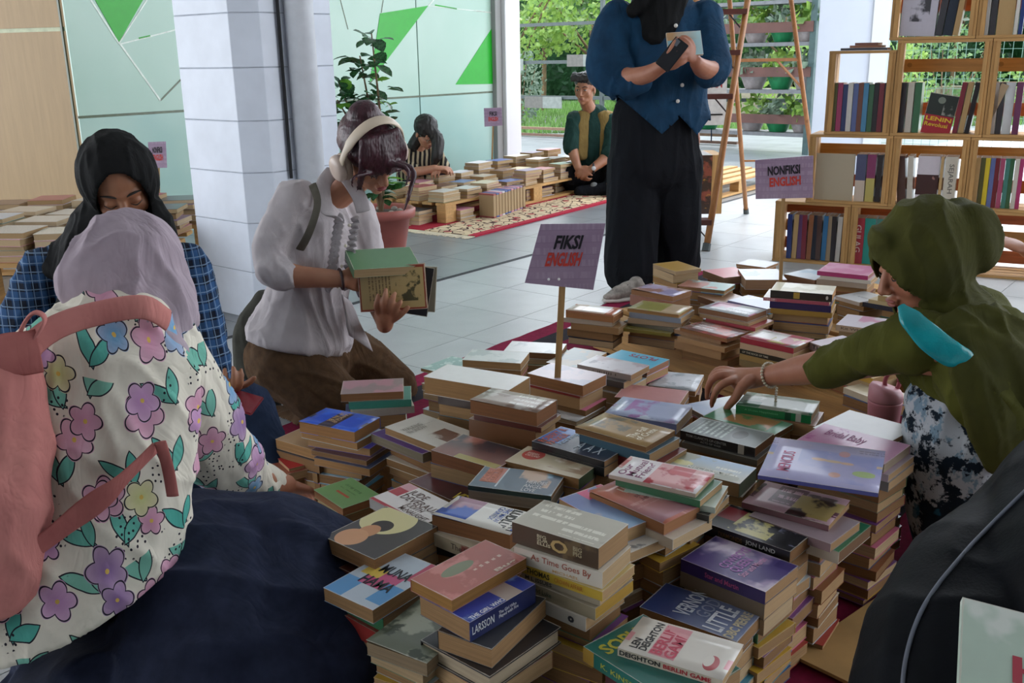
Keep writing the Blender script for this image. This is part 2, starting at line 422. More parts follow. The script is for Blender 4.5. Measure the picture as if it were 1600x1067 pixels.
# white post at the end of the glass wall, right pillar
pp=G(777,100); d=DA
M=Matrix.Translation((pp.x,pp.y,0))@Matrix.Rotation(GA,4,'Z')
o=box('wall_post',.0,-.1,0,.22,.10,3.3,mat('white_paint','D9DCDE',.6,.02,3),None,.004,M); o['kind']='structure'
o=box('trim_4',-.09,-.06,0,-.003,.06,3.3,mat('grey_paint','8F9290',.6,.03,3),None,.003,M); o['kind']='structure'
rp_=P(1268,200,9.2); M=Matrix.Translation((rp_.x,rp_.y,0))@Matrix.Rotation(math.radians(-20),4,'Z')
o=box('wall_right',0,0,0,.62,.6,3.3,mat('white_paint_right','C9D0DC',.6,.02,3),None,.004,M); o['kind']='structure'
o=box('trim_5',.46,-.02,0,.60,-.002,3.3,mat('white_paint','D9DCDE',.6,.02,3),None,.003,M); o['kind']='structure'
# unseen roof shading the hall; dark wall added behind the camera to block light
bm=bmesh.new(); 
for s in ((-8.5,-3.6,3.3,2.6,9.6,3.45),(2.6,-3.6,3.3,7.0,5.0,3.45)): bx(bm,*s)
o=link('ceiling',bm,mat('ceiling_board','DADAD8',.8)); o['kind']='structure'
for nm,s in (('wall_light_block',(-5.0,-2.4,0,7,-2.2,3.3)),):
    o=box(nm,*s,mat('light_block_grey','5E6062',.8)); o['kind']='structure'
for i,(x,y) in enumerate(((2.5,-2.5),(6.3,4.6))):
    o=box('wall_column',x,y,0,x+.3,y+.3,3.3,mat('white_paint','D9DCDE',.6,.02,3)); o['kind']='structure'
# ================================================ GARDEN
gr=box('ground',-14,14.3,-.05,26,40,-.012,mat('lawn','55763C',.95,.35,6)); gr['kind']='structure'
random.seed(3)
bm=bmesh.new()
for k in range(26000):
    x=random.uniform(-1.5,13); y=14.6+random.random()**1.6*9; h=random.uniform(.05,.14); a=random.uniform(0,PI); w_=.012
    dx,dy=math.cos(a)*w_,math.sin(a)*w_; l=random.uniform(-.05,.05)
    v=[bm.verts.new(q) for q in ((x-dx,y-dy,-.012),(x+dx,y+dy,-.012),(x+l,y+l,h))]; bm.faces.new(v)
o=link('lawn_grass',bm,mat('grass_blades','6C9447',.7,.3,2)); tag(o,'bright green lawn grass growing behind the pavement and fence','grass',kind='stuff')
def leaf_mat(name,c,c2,tr=.5):
    m=bpy.data.materials.new(name); m.use_nodes=True; N=NT(m); 
    f=N.noise(N.obj(),9,2); N.col(N.mix(N.ramp(f,.4,.62),lin(c),lin(c2))); N.b.inputs['Roughness'].default_value=.45
    out=[n for n in N.t.nodes if n.type=='OUTPUT_MATERIAL'][0]
    t=N.n('BsdfTranslucent'); t.inputs[0].default_value=lin(c2); ms=N.n('MixShader'); ms.inputs[0].default_value=tr
    N.l(N.b.outputs[0],ms.inputs[1]); N.l(t.outputs[0],ms.inputs[2]); N.l(ms.outputs[0],out.inputs[0]); return m
LMS=[leaf_mat('leaves_bright','4F7A2A','8CAA52'),leaf_mat('leaves_mid','35602B','64884A'),leaf_mat('leaves_dark','1D3F26','3A6440'),leaf_mat('leaves_grey','52685A','82957E')]
def foliage(bm,c,r,n,ls,seed=0):
    rr=random.Random(seed)
    for k in range(n):
        while True:
            p=Vector([rr.uniform(-1,1) for _ in range(3)])
            if p.length<1: break
        p=p.normalized()*(p.length**.5)
        if noise.noise(p*2.6+Vector((seed,0,0)))<-.12: continue
        p=Vector((c[0]+p.x*r[0],c[1]+p.y*r[1],c[2]+p.z*r[2]))
        d=Vector([rr.uniform(-1,1) for _ in range(3)]).normalized(); s=d.orthogonal().normalized(); l=ls*rr.uniform(.6,1.3); w_=l*.38
        v=[bm.verts.new(q) for q in (p,p+d*l*.5+s*w_,p+d*l,p+d*l*.5-s*w_)]; bm.faces.new(v)
def tree(x,y,h,cr,lab,mi,n,ls,seed,trunk=.06,low=.35):
    t=thing('tree',lab,'tree',loc=(x,y,-.02))
    b=Blob.__new__(Blob); bm=bmesh.new(); rr=random.Random(seed)
    tips=[]
    top=Vector((rr.uniform(-.2,.2),0,h*.55)); p,r=catmull([(0,0,0),(rr.uniform(-.08,.08),.03,h*.3),top],[trunk,trunk*.8,trunk*.5]); tube(bm,p,r,7)
    for k in range(6):
        a=k*1.1+rr.random(); s=Vector((0,0,h*rr.uniform(.22,.45))); e=Vector((math.cos(a)*cr*.8,math.sin(a)*cr*.8,h*rr.uniform(.6,.9)))
        p,r=catmull([s,s.lerp(e,.5)+Vector((0,0,.06)),e],[trunk*.45,trunk*.32,trunk*.12]); tube(bm,p,r,5)
    link('trunk',bm,mat('bark','6B5840',.9,.3,12),t,True)
    bm=bmesh.new(); foliage(bm,(0,0,h*(low+1)/2),(cr,cr*.8,h*(1-low)/2),n,ls,seed); o=link('foliage',bm,LMS[mi],t); o['kind']='stuff'
for i,a in enumerate([(.1,16.8,2.6,1.1,'slim young tree with bright leaves behind the fence, nearest the white post',0,2300,.11,5),
    (1.5,17.6,2.9,1.3,'bright leafy tree behind the fence, directly above the squatting man',0,2600,.12,9),
    (.75,21,4.2,2.2,'tall mid green tree further back between the two nearest garden trees',1,4200,.16,12),
    (3.2,20,4.0,1.9,'tall green tree behind the standing person in blue',1,3200,.16,15),
    (-2.5,22,4.5,2.4,'dark tree mostly hidden behind the white post and glass wall',2,2600,.18,18),
    (5.2,18.5,3.2,1.5,'green tree behind the left part of the pot rack',1,2600,.14,21),
    (7.2,21,4.5,2.3,'dark green tree far behind the stepladder',2,4200,.18,27),
    (9.8,22,4.4,2.4,'dark green tree behind the white pillar and crate shelf',2,3600,.18,33),
    (12.5,21,4.0,2.3,'green tree at far right behind the crate shelf',1,3200,.18,39)]):
    tree(*a)
def bush(x,y,r,h,lab,mi,n,ls,seed):
    t=thing('bush',lab,'bush',loc=(x,y,-.02)); bm=bmesh.new()
    for k in range(5): p,q=catmull([(0,0,0),(math.cos(k*1.3)*r*.4,math.sin(k*1.3)*r*.4,h*.4),(math.cos(k*1.3)*r*.7,math.sin(k*1.3)*r*.7,h*.8)],[.015,.012,.006]); tube(bm,p,q,5)
    link('stem',bm,mat('bark','6B5840',.9,.3,12),t,True)
    bm=bmesh.new(); foliage(bm,(0,0,h*.55),(r,r*.8,h*.5),n,ls,seed); o=link('foliage',bm,LMS[mi],t); o['kind']='stuff'
for a in [(.15,16.0,.45,1.25,'grey green bush beside the white post behind the fence',3,1300,.07,44),(2.6,18.2,.9,1.0,'low bush behind the squatting man',1,1300,.09,45),
    (4.4,14.8,.7,1.2,'yellow green bush behind the pot rack, left of the stepladder',0,1200,.09,46),(5.4,14.5,.8,1.3,'bright bush behind the pot rack, between the ladder legs',0,1500,.09,47),
    (6.8,15.5,.9,1.4,'green bush behind the right end of the pot rack',1,1300,.09,48),(8.4,14.9,.9,1.1,'bright low bush behind the crate shelf',0,1300,.09,49),(10.4,15.6,.9,1.3,'bright low bush behind the far right of the crate shelf',0,1300,.09,50)]: bush(*a)
for i,(x,y) in enumerate(((-6,25),(0,25.5),(5,26),(10.5,26),(16,25))):
    t=thing('hedge','tall clipped hedge closing the far side of the garden, '+('far left','behind the slim young tree','in the middle','behind the stepladder','far right')[i],'hedge',loc=(x,y,-.02))
    box('hedge_core',-2.9,.6,0,2.9,1.2,3.4,LMS[2],t); bm=bmesh.new(); foliage(bm,(0,.2,1.9),(3.3,.9,2.3),3800,.20,70+i); o=link('foliage',bm,LMS[(1,2,1,2,1)[i]],t); o['kind']='stuff'
# low garden wall beyond the rack
o=thing('wall_garden','','',loc=(3.2,17.2,0),rz=math.radians(-14)); o['kind']='structure'
for i in range(12): box('block',i*.8+.006,0,-.02,i*.8+.79,.15,.5+.01*(i%3),mat('garden_block','8F8873',.9,.25,5),o)
# fence
FP0=at(806,212); FP1=at(1262,232); FD=(FP1-FP0).normalized(); FN=Vector((-FD.y,FD.x,0))
fe=thing('garden_fence','dark metal fence with horizontal rails and hanging planters, beyond the white post','fence',loc=FP0,rz=math.atan2(FD.y,FD.x))
IR=mat('dark_green_metal','3F4B49',.45)
def fuv(px,py,off=0): p=on(px,py,FP0+FN*off,FN)-FP0; return p.dot(FD),p.z
L0=fuv(941,100)[0]
for y in (38,97,152):
    u,z=fuv(860,y); bm=bmesh.new(); beam(bm,(-.6,0,z),(L0+3,0,z),.03,.045); link('rail',bm,IR,fe)
for px in (941,1010): bm=bmesh.new(); u=fuv(px,100)[0]; beam(bm,(u,0,0),(u,0,2.6),.05,.05); link('post',bm,IR,fe)
for z,m in ((.03,'6B5040'),(.12,'7A6048')):
    bm=bmesh.new(); beam(bm,(-.6,-.02,z),(L0+2,-.02,z),.05,.035); link('bottom_rail',bm,mat('brown_rail',m,.6),fe)
for (a,b,c,d_) in ((823,152,880,168),(889,88,940,104),(800,97,820,110)):
    u0,z0=fuv(a,d_); u1,z1=fuv(b if b>800 else c,b); u1=fuv(c,d_)[0]
    bm=bmesh.new(); bx(bm,u0,-.05,z0,(u0+u1)/2,-.03,z0+.155); link('hanging_planter',bm,mat('planter_grey','62615A',.5),fe)
    bm=bmesh.new(); bx(bm,(u0+u1)/2,-.05,z0,u1,-.03,z0+.155); link('hanging_planter',bm,mat('planter_pale','7F8780',.5),fe)
bm=bmesh.new()
for k in range(60): u=L0+3+k*.09; beam(bm,(u,0,0),(u,0,2.6),.004,.004)
for k in range(26): beam(bm,(L0+3,0,k*.1),(L0+8.5,0,k*.1),.004,.004)
o=link('wire_mesh',bm,mat('wire_green','6E8F80',.5),fe); o['kind']='stuff'
# rack of pots
ra=P(1075,220,11.9); rb=P(1262,222,10.9); RD=(rb-ra); RD.z=0; RD.normalize(); RN=Vector((-RD.y,RD.x,0)); ra.z=0
rk=thing('pot_rack','brown slatted garden rack with grey shelves holding rows of pots, behind the stepladder','rack',loc=ra,rz=math.atan2(RD.y,RD.x))
def ruv(px,py): p=on(px,py,ra,RN)-ra; return p.dot(RD),p.z
RL=ruv(1262,100)[0]+.05
BR=mat('rack_brown','5B3B33',.6,.15,6); GS=mat('rack_grey','6D7072',.6)
for y0,y1 in ((36,52),(105,120),(178,192)):
    z1=ruv(1180,y0)[1]; z0=ruv(1180,y1)[1]; box('board',-.9,-.03,z0,RL,0,z1,BR,rk)
ptops=[]
for y0 in (2,67,140,206):
    z=ruv(1180,y0)[1]; box('shelf',-.9,.0,z-.04,RL,.32,z,GS,rk); ptops.append(z)
for u in (-.85,RL-.04): box('post',u,-.02,0,u+.07,.05,2.5,mat('rack_post_green','39504F',.5),rk)
bmp=bmesh.new(); lathe(bmp,[(.09,0),(.10,.01),(.15,.13),(.16,.14),(.16,.16),(.145,.16),(.13,.13)],20)
mep=bpy.data.meshes.new('pot'); bmp.to_mesh(mep); bmp.free()
for p in mep.polygons: p.use_smooth=True
meg=mep.copy(); mep.materials.append(mat('green_plastic','1F7B4A',.4)); meg.materials.append(mat('grey_plastic','9E9694',.5))
Mr=Matrix.Translation(ra)@Matrix.Rotation(math.atan2(RD.y,RD.x),4,'Z')
for zi,z in enumerate(ptops[1:]):
    for k,(px,gr_) in enumerate(((1100,1),(1170,0),(1212,1),(1252,0))):
        u=ruv(px,100)[0]; q=Mr@Vector((u,.15,z))
        col_='green' if gr_ else 'grey'
        t=thing('plant_pot',f"{col_} plastic pot on the {('top','middle','bottom')[zi]} shelf of the pot rack, {('farthest left','second from left','between the ladder legs','at the right end')[k]}",'plant pot',loc=q,group='pots on the garden rack')
        linkme('pot',meg if not gr_ else mep,t)
        bm=bmesh.new(); foliage(bm,(0,0,.26),(.2,.18,.13),160,.10,60+k+zi*5); o=link('leaves',bm,LMS[0 if (k+zi)%2 else 3],t); o['kind']='stuff'
# ================================================ BOOKS
GROUP_F='second-hand books piled on the front display'
GROUP_B='books piled on the rear pallet of the front display'
def book(label,M,L,W,t,cov,spine='f',spc=None,pg='C9AE86',texts=(),hard=False,curl=0,group=None,nm='book',rough=None,cat='book'):
    """local x runs along the front-left edge, y away from it, z up; spine on f(-y) k(+y) l(-x) r(+x)"""
    t_=thing(nm,label,cat,M=M,group=group)
    bt=.0025 if hard else .0007; ins=.004 if hard else .0008
    bm=bmesh.new()
    nx,ny=(7,4) if curl else (1,1)
    def zz(x,y):
        u,v=x/L,y/W
        e={'f':v,'k':1-v,'l':u,'r':1-u}[spine]
        return curl*(e**3)*(.6+.4*math.cos(3*(u-v)))
    g=[[None]*(ny+1) for _ in range(nx+1)]; g2=[[None]*(ny+1) for _ in range(nx+1)]
    for i in range(nx+1):
        for j in range(ny+1):
            x=L*i/nx;y=W*j/ny; z=zz(x,y); g[i][j]=bm.verts.new((x,y,t+z)); g2[i][j]=bm.verts.new((x,y,t-bt+z))
    for i in range(nx):
        for j in range(ny):
            f=bm.faces.new((g[i][j],g[i+1][j],g[i+1][j+1],g[i][j+1])); f.smooth=bool(curl)
            bm.faces.new((g2[i][j],g2[i][j+1],g2[i+1][j+1],g2[i+1][j]))
    for i in range(nx):
        bm.faces.new((g2[i][0],g2[i+1][0],g[i+1][0],g[i][0])); bm.faces.new((g[i][ny],g[i+1][ny],g2[i+1][ny],g2[i][ny]))
    for j in range(ny):
        bm.faces.new((g[0][j],g[0][j+1],g2[0][j+1],g2[0][j])); bm.faces.new((g2[nx][j],g2[nx][j+1],g[nx][j+1],g[nx][j]))
    bx(bm,0,0,0,L,W,bt,1 if spc else 0)
    s=.0012; mi=1 if spc else 0
    if spine=='f': bx(bm,0,0,bt,L,s,t-bt*.2,mi)
    if spine=='k': bx(bm,0,W-s,bt,L,W,t-bt*.2,mi)
    if spine=='l': bx(bm,0,0,bt,s,W,t-bt*.2,mi)
    if spine=='r': bx(bm,L-s,0,bt,L,W,t-bt*.2,mi)
    cm=cov if not isinstance(cov,str) else cover_mat(cov)
    link('cover',bm,[cm]+([spc if not isinstance(spc,str) else cover_mat(spc)] if spc else []),t_)
    bm=bmesh.new(); a=[ins]*4
    k={'l':0,'f':1,'r':2,'k':3}[spine]; a[k]=s
    bx(bm,a[0],a[1],bt,L-a[2],W-a[3],t-bt); link('pages',bm,page_mat(pg),t_)
    for q in texts:
        face,st,u,v,w_,h_,c=q[:7]; b=q[7] if len(q)>7 else .012; r=q[8] if len(q)>8 else 0
        if face=='top':   # u,v,w,h fractions, r = rotation in quarter turns
            xd,yd=[((1,0,0),(0,1,0)),((0,1,0),(-1,0,0)),((-1,0,0),(0,-1,0)),((0,-1,0),(1,0,0))][r]
            text(t_,st,(u*L,v*W,t+.0003),xd,yd,w_*(L if r%2==0 else W),h_*(W if r%2==0 else L),ink(c),'title',b)
        elif face=='f': text(t_,st,(u*L,-.0002,v*t),(1,0,0),(0,0,1),w_*L,h_*t,ink(c),'title',b)
        elif face=='r': text(t_,st,(L+.0002,u*W,v*t),(0,1,0),(0,0,1),w_*W,h_*t,ink(c),'title',b)
    return t_
def frame3(a,b,c,z):
    A,B,C=at(*a,z),at(*b,z),at(*c,z); X=(A-B); L=X.length; X.normalize(); Y=C-A; Y-=X*Y.dot(X); W=Y.length; Y.normalize()
    return B,X,Y,L,W
rb_=random.Random(11)
TINT=['A33A35','2F4F86','3F7A55','C9A23A','7A4A8A','E4DDCB','1F2A3A','8E5A3A','B9C6CF','D9799A','4A8FA8','6A3A2A']
TN={'A33A35':'red','2F4F86':'blue','3F7A55':'green','C9A23A':'ochre','7A4A8A':'purple','E4DDCB':'cream','1F2A3A':'dark navy','8E5A3A':'brown','B9C6CF':'pale blue','D9799A':'pink','4A8FA8':'teal','6A3A2A':'dark brown'}
ORD=['top','second','third','fourth','fifth','sixth','seventh','eighth','ninth','tenth','eleventh','twelfth','thirteenth','fourteenth']
def hbook(M,L2,W2,t,c,pg):
    a=hmi('c'+c,cover_mat(c)); b=hmi('p'+pg,page_mat(pg))
    for (x0,y0,z0,x1,y1,z1,mi) in ((0,0,0,L2,W2,.001,a),(0,0,t-.001,L2,W2,t,a),(.001,.001,.001,L2-.001,W2-.001,t-.001,b)): bx(HID,x0,y0,z0,x1,y1,z1,mi,M)
XF=(at(935,857)-at(800,815)); XF.z=0; XF.normalize(); YF=Vector((-XF.y,XF.x,0))
PS0,PS1,PT0,PT1=-1.66,-.86,1.66,2.42
def onpal(c): s_,t_=c.dot(XF),c.dot(YF); return PS0<s_<PS1 and PT0<t_<PT1
HID=bmesh.new(); TOPS=[]
def hidden(cen,z,L,W,n):
    s_,t_=cen.dot(XF),cen.dot(YF)
    return n>6 or not(t_<1.42 or (s_>-.66 and t_<2.2)) or (n>4 and s_<-1.2)
HM_={}; HML=[]
def hmi(k,m):
    if k not in HM_: HM_[k]=len(HML); HML.append(m)
    return HM_[k]
def stack(short,top,base=.14,lower=(),fill=True,group=GROUP_F,fsp=.35,seed=0):
    """top: dict(a,b,c,z,t,cov,...); lower: list of dict(t,cov,dx,dy,rot,...) placed downwards; filler books continue to the base"""
    rr=random.Random(seed or hash(short)%9999 if False else sum(map(ord,short)))
    B,X,Y,L,W=frame3(top['a'],top['b'],top['c'],top['z'])
    L=top.get('L',L); W=top.get('W',W)
    M=rotM(X,Y,Vector((0,0,1)),Vector((B.x,B.y,top['z']-top['t'])))
    kw={k:v for k,v in top.items() if k in('spine','spc','pg','texts','hard','curl','nm','cat')}
    book(top['label'],M,L,W,top['t'],top['cov'],group=group,**kw)
    z=top['z']-top['t']; n=1; cen=B+X*L/2+Y*W/2
    if base in(.14,.05,.02) and group==GROUP_F: base=.145 if onpal(cen) else .012
    for d in lower:
        if z-d['t']<base-.02: break
        z-=d['t']+.0006; n+=1
        if 'a' in d:
            B2,X2,Y2,L2,W2=frame3(d['a'],d['b'],d['c'],z+d['t']); L2=d.get('L',L2); W2=d.get('W',W2)
            M=rotM(X2,Y2,Vector((0,0,1)),Vector((B2.x,B2.y,z)))
        else:
            L2=d.get('L',L); W2=d.get('W',W); R=Matrix.Rotation(math.radians(d.get('rot',0)),3,'Z'); X2=R@X; Y2=R@Y
            o=cen-X2*L2/2-Y2*W2/2+X*d.get('dx',0)+Y*d.get('dy',0); M=rotM(X2,Y2,Vector((0,0,1)),Vector((o.x,o.y,z)))
        kw={k:v for k,v in d.items() if k in('spine','spc','pg','texts','hard','curl')}
        book(d.get('label') or f"{d.get('cn','worn')} book, {ORD[n-1]} from the top under the {short}",M,L2,W2,d['t'],d['cov'],group=group,**kw)
    while fill and z>base+.012:
        t=min(rr.uniform(.018,.036),z-base-.001)
        if z-base-t<.012: t=z-base-.001
        z-=t+.0005; n+=1
        L2=min(L,.185)*rr.uniform(.93,1.0); W2=min(W,.125)*rr.uniform(.92,1.0); R=Matrix.Rotation(math.radians(rr.uniform(-5,5)),3,'Z'); X2=R@X;Y2=R@Y
        o=cen-X2*L2/2-Y2*W2/2+X*rr.uniform(-.008,.008)+Y*rr.uniform(-.008,.008)
        M=rotM(X2,Y2,Vector((0,0,1)),Vector((o.x,o.y,z)))
        c=rr.choice(TINT); sp='f' if rr.random()<fsp else 'k'
        if hidden(cen,z+t,L2,W2,n):
            hbook(M,L2,W2,t,c,rr.choice(PAGES))
            continue
        book(f"{TN[c]} paperback, {ORD[min(n,14)-1]} from the top under the {short}",M,L2,W2,t,cover_mat(c),spine=sp,pg=rr.choice(PAGES),group=group)
    return cen
def D(**k): return k
cv=cover_mat
S=stack
BASE=.14
# --- front edge
S('red war paperback',D(label='worn red paperback with a green burst on its cover, on the stack nearest the camera',a=(706,938),b=(641,905),c=(832,875),z=.32,t=.021,cov=cv('B3655C',(('b',14,.55,'C98078'),('o',.35,.42,.14,.2,'7F8468'),('t',.55,.5,.62,.95,'D8B8A8',12))),spine='l',pg='B48A4A',
   texts=(('top','Bug',.97,.62,.28,.12,'E4CDBB',.03,1),)),base=.02,lower=[
   D(label='blue paperback with silver name on its spine, second in the stack nearest the camera',a=(734,973),b=(655,931),c=(847,917),t=.034,cov=cv('2A3FA0',(('b',9,.56,'7FA0D8'),('r',0,.55,1,.8,'B9A59A'))),spine='r',spc=cv('14225A',(('b',12,.6,'27408F'),)),pg='B3936A',curl=0,
     texts=(('r','LARSSON',.03,.3,.32,.42,'D9DCE0',.01),('r','The Girl Who\nPlayed with Fire',.42,.3,.30,.42,'E8EAF0',.01),('top','THE GIRL WHO',.98,.05,.5,.08,'E8EAF0',.02,1))),
   D(label='thick tan book with curved page edges, third in the stack nearest the camera',a=(768,1015),b=(683,985),c=(855,935),t=.033,cov=cv('2B2B30'),spine='l',pg='B3936A'),
   D(label='dark hardcover with pale pages, fourth in the stack nearest the camera',a=(765,1058),b=(657,1000),c=(852,968),t=.03,cov=cv('26262B'),spine='l',pg='C9C0AC',hard=True),
   D(label='tan paperback, fifth in the stack nearest the camera',a=(760,1085),b=(672,1030),c=(840,1005),t=.03,cov='8E5A3A',spine='k',pg='C9AE86')],fsp=.1)
S('grey landscape paperback',D(label='grey green paperback with a pale landscape cover, left of the nearest stack',a=(667,1037),b=(572,1003),c=(735,962),z=.22,t=.024,cov=cv('6E7564',(('b',11,.54,'A9AD98'),('b',20,.6,'4A5246'))),spine='k',pg='9E8F76',curl=.004),base=.02,fsp=.1)
S('colourful comic-lettered paperback',D(label='paperback with blue, pink and yellow bands and dark brush lettering, beside the navy skirt knee',a=(570,948),b=(505,918),c=(646,905),z=.25,t=.026,cov=cv('B8C4CE',(('r',.0,.0,.35,.35,'4A8FC4'),('r',.25,.3,.8,.6,'C24C7A'),('r',.1,.45,.45,.62,'E0C25A'),('r',.7,.1,1,.45,'4A8FC4'),('r',.8,.6,1,1,'B23A5A'))),spine='k',pg='B3936A',L=.12,W=.17,
   texts=(('top','HAMA',.25,.3,.6,.16,'16202A',.02,0),('top','MUNA',.3,.56,.55,.16,'16202A',.02,0))),base=.02,fsp=.2)
S('portrait paperback',D(label='paperback with a portrait of a dark-hatted woman on cream, beside the navy knee',a=(571,868),b=(505,838),c=(633,821),z=.27,t=.03,cov=cv('3A3432',(('o',.35,.75,.4,.35,'D9CF96'),('o',.4,.6,.16,.14,'2A1F1C'),('o',.36,.42,.14,.16,'C98F62'),('o',.3,.2,.22,.2,'D39A6C'))),spine='k',pg='B08A60',L=.14,W=.16),base=.02,lower=[D(t=.02,cov=cv('20283A'),cn='dark glossy',dx=.0,dy=.03),D(t=.025,cov=cv('6A3A2A'),cn='brown')],fsp=.3)
S('red-bordered white romance',D(label='white paperback with red border and red bow, left of the Ludlum thriller',a=(658,821),b=(577,778),c=(708,788),z=.255,t=.022,cov=cv('E6E0DC',(('r',0,0,1,.09,'B02A3C'),('r',.0,.72,.2,1,'D9A0A8'),('B',0,.45,.2,.75,'B02A3C',20,.5))),spine='f',spc='DCD6D0',pg='D0C4AE',
   texts=(('top','JUDE\nDEVERAUX',.22,.45,.7,.42,'5A4038',.004,0),('top','JUDITH\nMcNAUGHT',.45,.12,.5,.32,'5A4038',.004,0))),fsp=.3)
S('dark embossed paperback',D(label='dark crimson paperback with gold dancer and yellow title, beneath the blue and tan stacks',a=(737,796),b=(638,752),c=(790,752),z=.235,t=.02,cov=cv('5A2030',(('b',10,.58,'A3585C'),('B',.2,.4,.6,.8,'D8B86A',25,.55),('g',0,'241A1C'))),spine='k',pg='A9875A',texts=(('top','VIZRO',.62,.06,.36,.22,'D9C84A',.02,0),)))
S('Ludlum thriller',D(label='white paperback with bold black author name upside down and a blue picture',a=(797,836),b=(674,805),c=(846,805),z=.29,t=.03,cov=cv('E2DFD6',(('r',.0,.12,.4,1,'3F62B8'),('B',.05,.2,.4,1,'B08A9A',9,.52),('r',.4,.0,.42,1,'E2DFD6'))),spine='k',pg='9C6F48',curl=.003,
   texts=(('top','ROBERT',.90,.96,.9,.12,'1A1A1A',.03,3),('top','LUDLUM',.75,.96,.9,.12,'1A1A1A',.03,3),('top','THE MATARESE\nCOUNTDOWN',.59,.95,.85,.15,'3458A8',.012,3))),
   lower=[D(label='cream paperback with serif title on its spine, second under the bold-lettered Ludlum thriller',a=(790,878),b=(670,830),c=(840,840),t=.026,cov=cv('BFB39A'),spine='f',spc=cv('B5A98E',(('b',18,.62,'8C4A40'),)),pg='B3936A',texts=(('f','The Innocent',.3,.35,.5,.45,'4A4038',.004),)),
          D(t=.02,cov=cv('16181E'),cn='black glossy',dx=-.02,rot=4)])
S('thick brown brick paperback',D(label='very thick paperback with scuffed pale cover and dark brown spine with a moon emblem',a=(935,857),b=(800,815),c=(980,818),z=.37,t=.038,cov=cv('B9B4A4',(('t',.08,.3,.5,.95,'DEDBCD',5),('t',.5,.08,.92,.5,'DEDBCD',5),('b',8,.62,'948C7C'))),spine='f',
   spc=cv('4A3826',(('b',14,.6,'6B5638'),)),pg='B99A72',texts=(('f','BIG\nSUR\nELLIS',.3,.3,.16,.5,'C9BFA0',.02),('f','O',.46,.2,.2,.6,'B99A62',.03),('f','BIG\nPIG',.72,.3,.1,.45,'A89A78',.02))),lower=[
   D(label='white paperback with a red serif title on its spine, directly under the thick brown brick',a=(941,895),b=(803,853),c=(982,852),t=.029,cov=cv('D5CDBD'),spine='f',spc=cv('CFC6B8'),pg='CDB894',texts=(('f','As Time Goes By',.2,.35,.68,.5,'9C4A34',.004),('f','MICHAEL',.45,.08,.3,.18,'C9A06A',.004))),
   D(label='yellow-spined paperback with dark capitals, third under the thick brown brick',a=(941,925),b=(815,880),c=(985,880),t=.017,cov=cv('C9B070'),spine='f',spc=cv('C0A03A'),pg='C9AE86',texts=(('f','THOMAS',.06,.2,.3,.6,'2A2418',.03),('f','CROWN AFFAIR',.42,.25,.35,.5,'A8632A',.004))),
   D(label='thin grey paperback with dark lettering, fourth under the thick brown brick',a=(937,937),b=(815,893),c=(980,890),t=.012,cov=cv('A89C88'),spine='f',spc=cv('A09480'),pg='D0B68E',texts=(('f','M L ISSUES',.05,.2,.35,.6,'2A2A2A',.02),)),
   D(label='grey-brown paperback with yellow page edges, fifth under the thick brown brick',a=(930,951),b=(818,905),c=(976,900),t=.022,cov=cv('9C917C'),spine='f',spc=cv('968A72'),pg='C4A23E',texts=(('f','Hand Luke',.1,.35,.3,.4,'3A4A38',.005),)),
   D(label='off-white paperback with a small round emblem on its spine, sixth under the thick brown brick',a=(915,967),b=(795,915),c=(972,920),t=.024,cov=cv('C9C2B4'),spine='f',spc=cv('BFB8AC'),pg='C9AE86',texts=(('f','INTO THE MIST',.1,.35,.4,.3,'4A4440',.004),('f','o',.78,.25,.08,.5,'2A2A30',.06)))],base=.02,fsp=.2)
S('pink-edged romance',D(label='romance paperback with pink lettering and an embracing couple, behind the thick brown brick',a=(982,839),b=(873,779),c=(1018,799),z=.315,t=.026,L=.17,W=.105,cov=cv('6A78A8',(('r',0,.85,.9,1,'C23A5E'),('B',.0,.4,.25,.9,'D04A78',30,.45),('B',.25,.1,.8,.75,'C99A7A',9,.53),('g',0,'7FA0C0'))),spine='k',pg='C9AE86'),lower=[D(label='white thin book poking out under the pink-edged romance',t=.02,cov=cv('D8D4CC',(('b',20,.6,'8C8C8C'),)),dx=.03,dy=-.01,spine='k')])
S('orange memoir',D(label='salmon orange paperback with a white title block, between the romance and the white novel',a=(1042,821),b=(920,769),c=(1081,779),z=.325,t=.022,L=.182,W=.115,cov=cv('BE6F58',(('r',.1,.55,.34,.98,'BE6F58'),('T',.5,.1,.62,.9,'D8A08E',10),('g',0,'A87880'))),spine='k',pg='B3825A',curl=.003,
   texts=(('top','TRUMAN',.30,.18,.74,.15,'E2D2C2',.03,1),('top','Here\nI Lie',.52,.2,.45,.16,'7A4A4A',.02,1))),lower=[D(label='cream thin book under the orange memoir, sticking out to the right',t=.02,cov=cv('CFC4B4'),cn='cream',dx=.02,dy=.0,pg='D9C5A0')],base=.02,fsp=.2)
S('white novel with red crowd picture',D(label='thin white paperback with purple serif title and a red crowd picture',a=(1097,774),b=(951,741),c=(1120,749),z=.35,t=.008,L=.175,W=.1,cov=cv('E4DCDC',(('r',.4,.05,.97,.97,'D8A0A0'),('B',.4,.0,.97,.97,'B03A44',22,.5),('r',.55,.6,.8,.97,'C05058'))),spine='f',spc='B8A89A',pg='D9C5A0',curl=.002,
   texts=(('top','Our\nMutual\nFriend',.36,.12,.8,.3,'7A2A5A',.008,1),)),lower=[D(label='green-edged book curving out under the white novel with red crowd picture',t=.014,cov=cv('2F6B4A'),spine='f',spc='2F6B4A',dx=.015,rot=-4),D(t=.012,cov=cv('B9C6B8'),cn='pale green',dx=.03,rot=6),D(t=.015,cov=cv('3A3A38'),cn='dark',dx=.03,rot=-2)],base=.02)
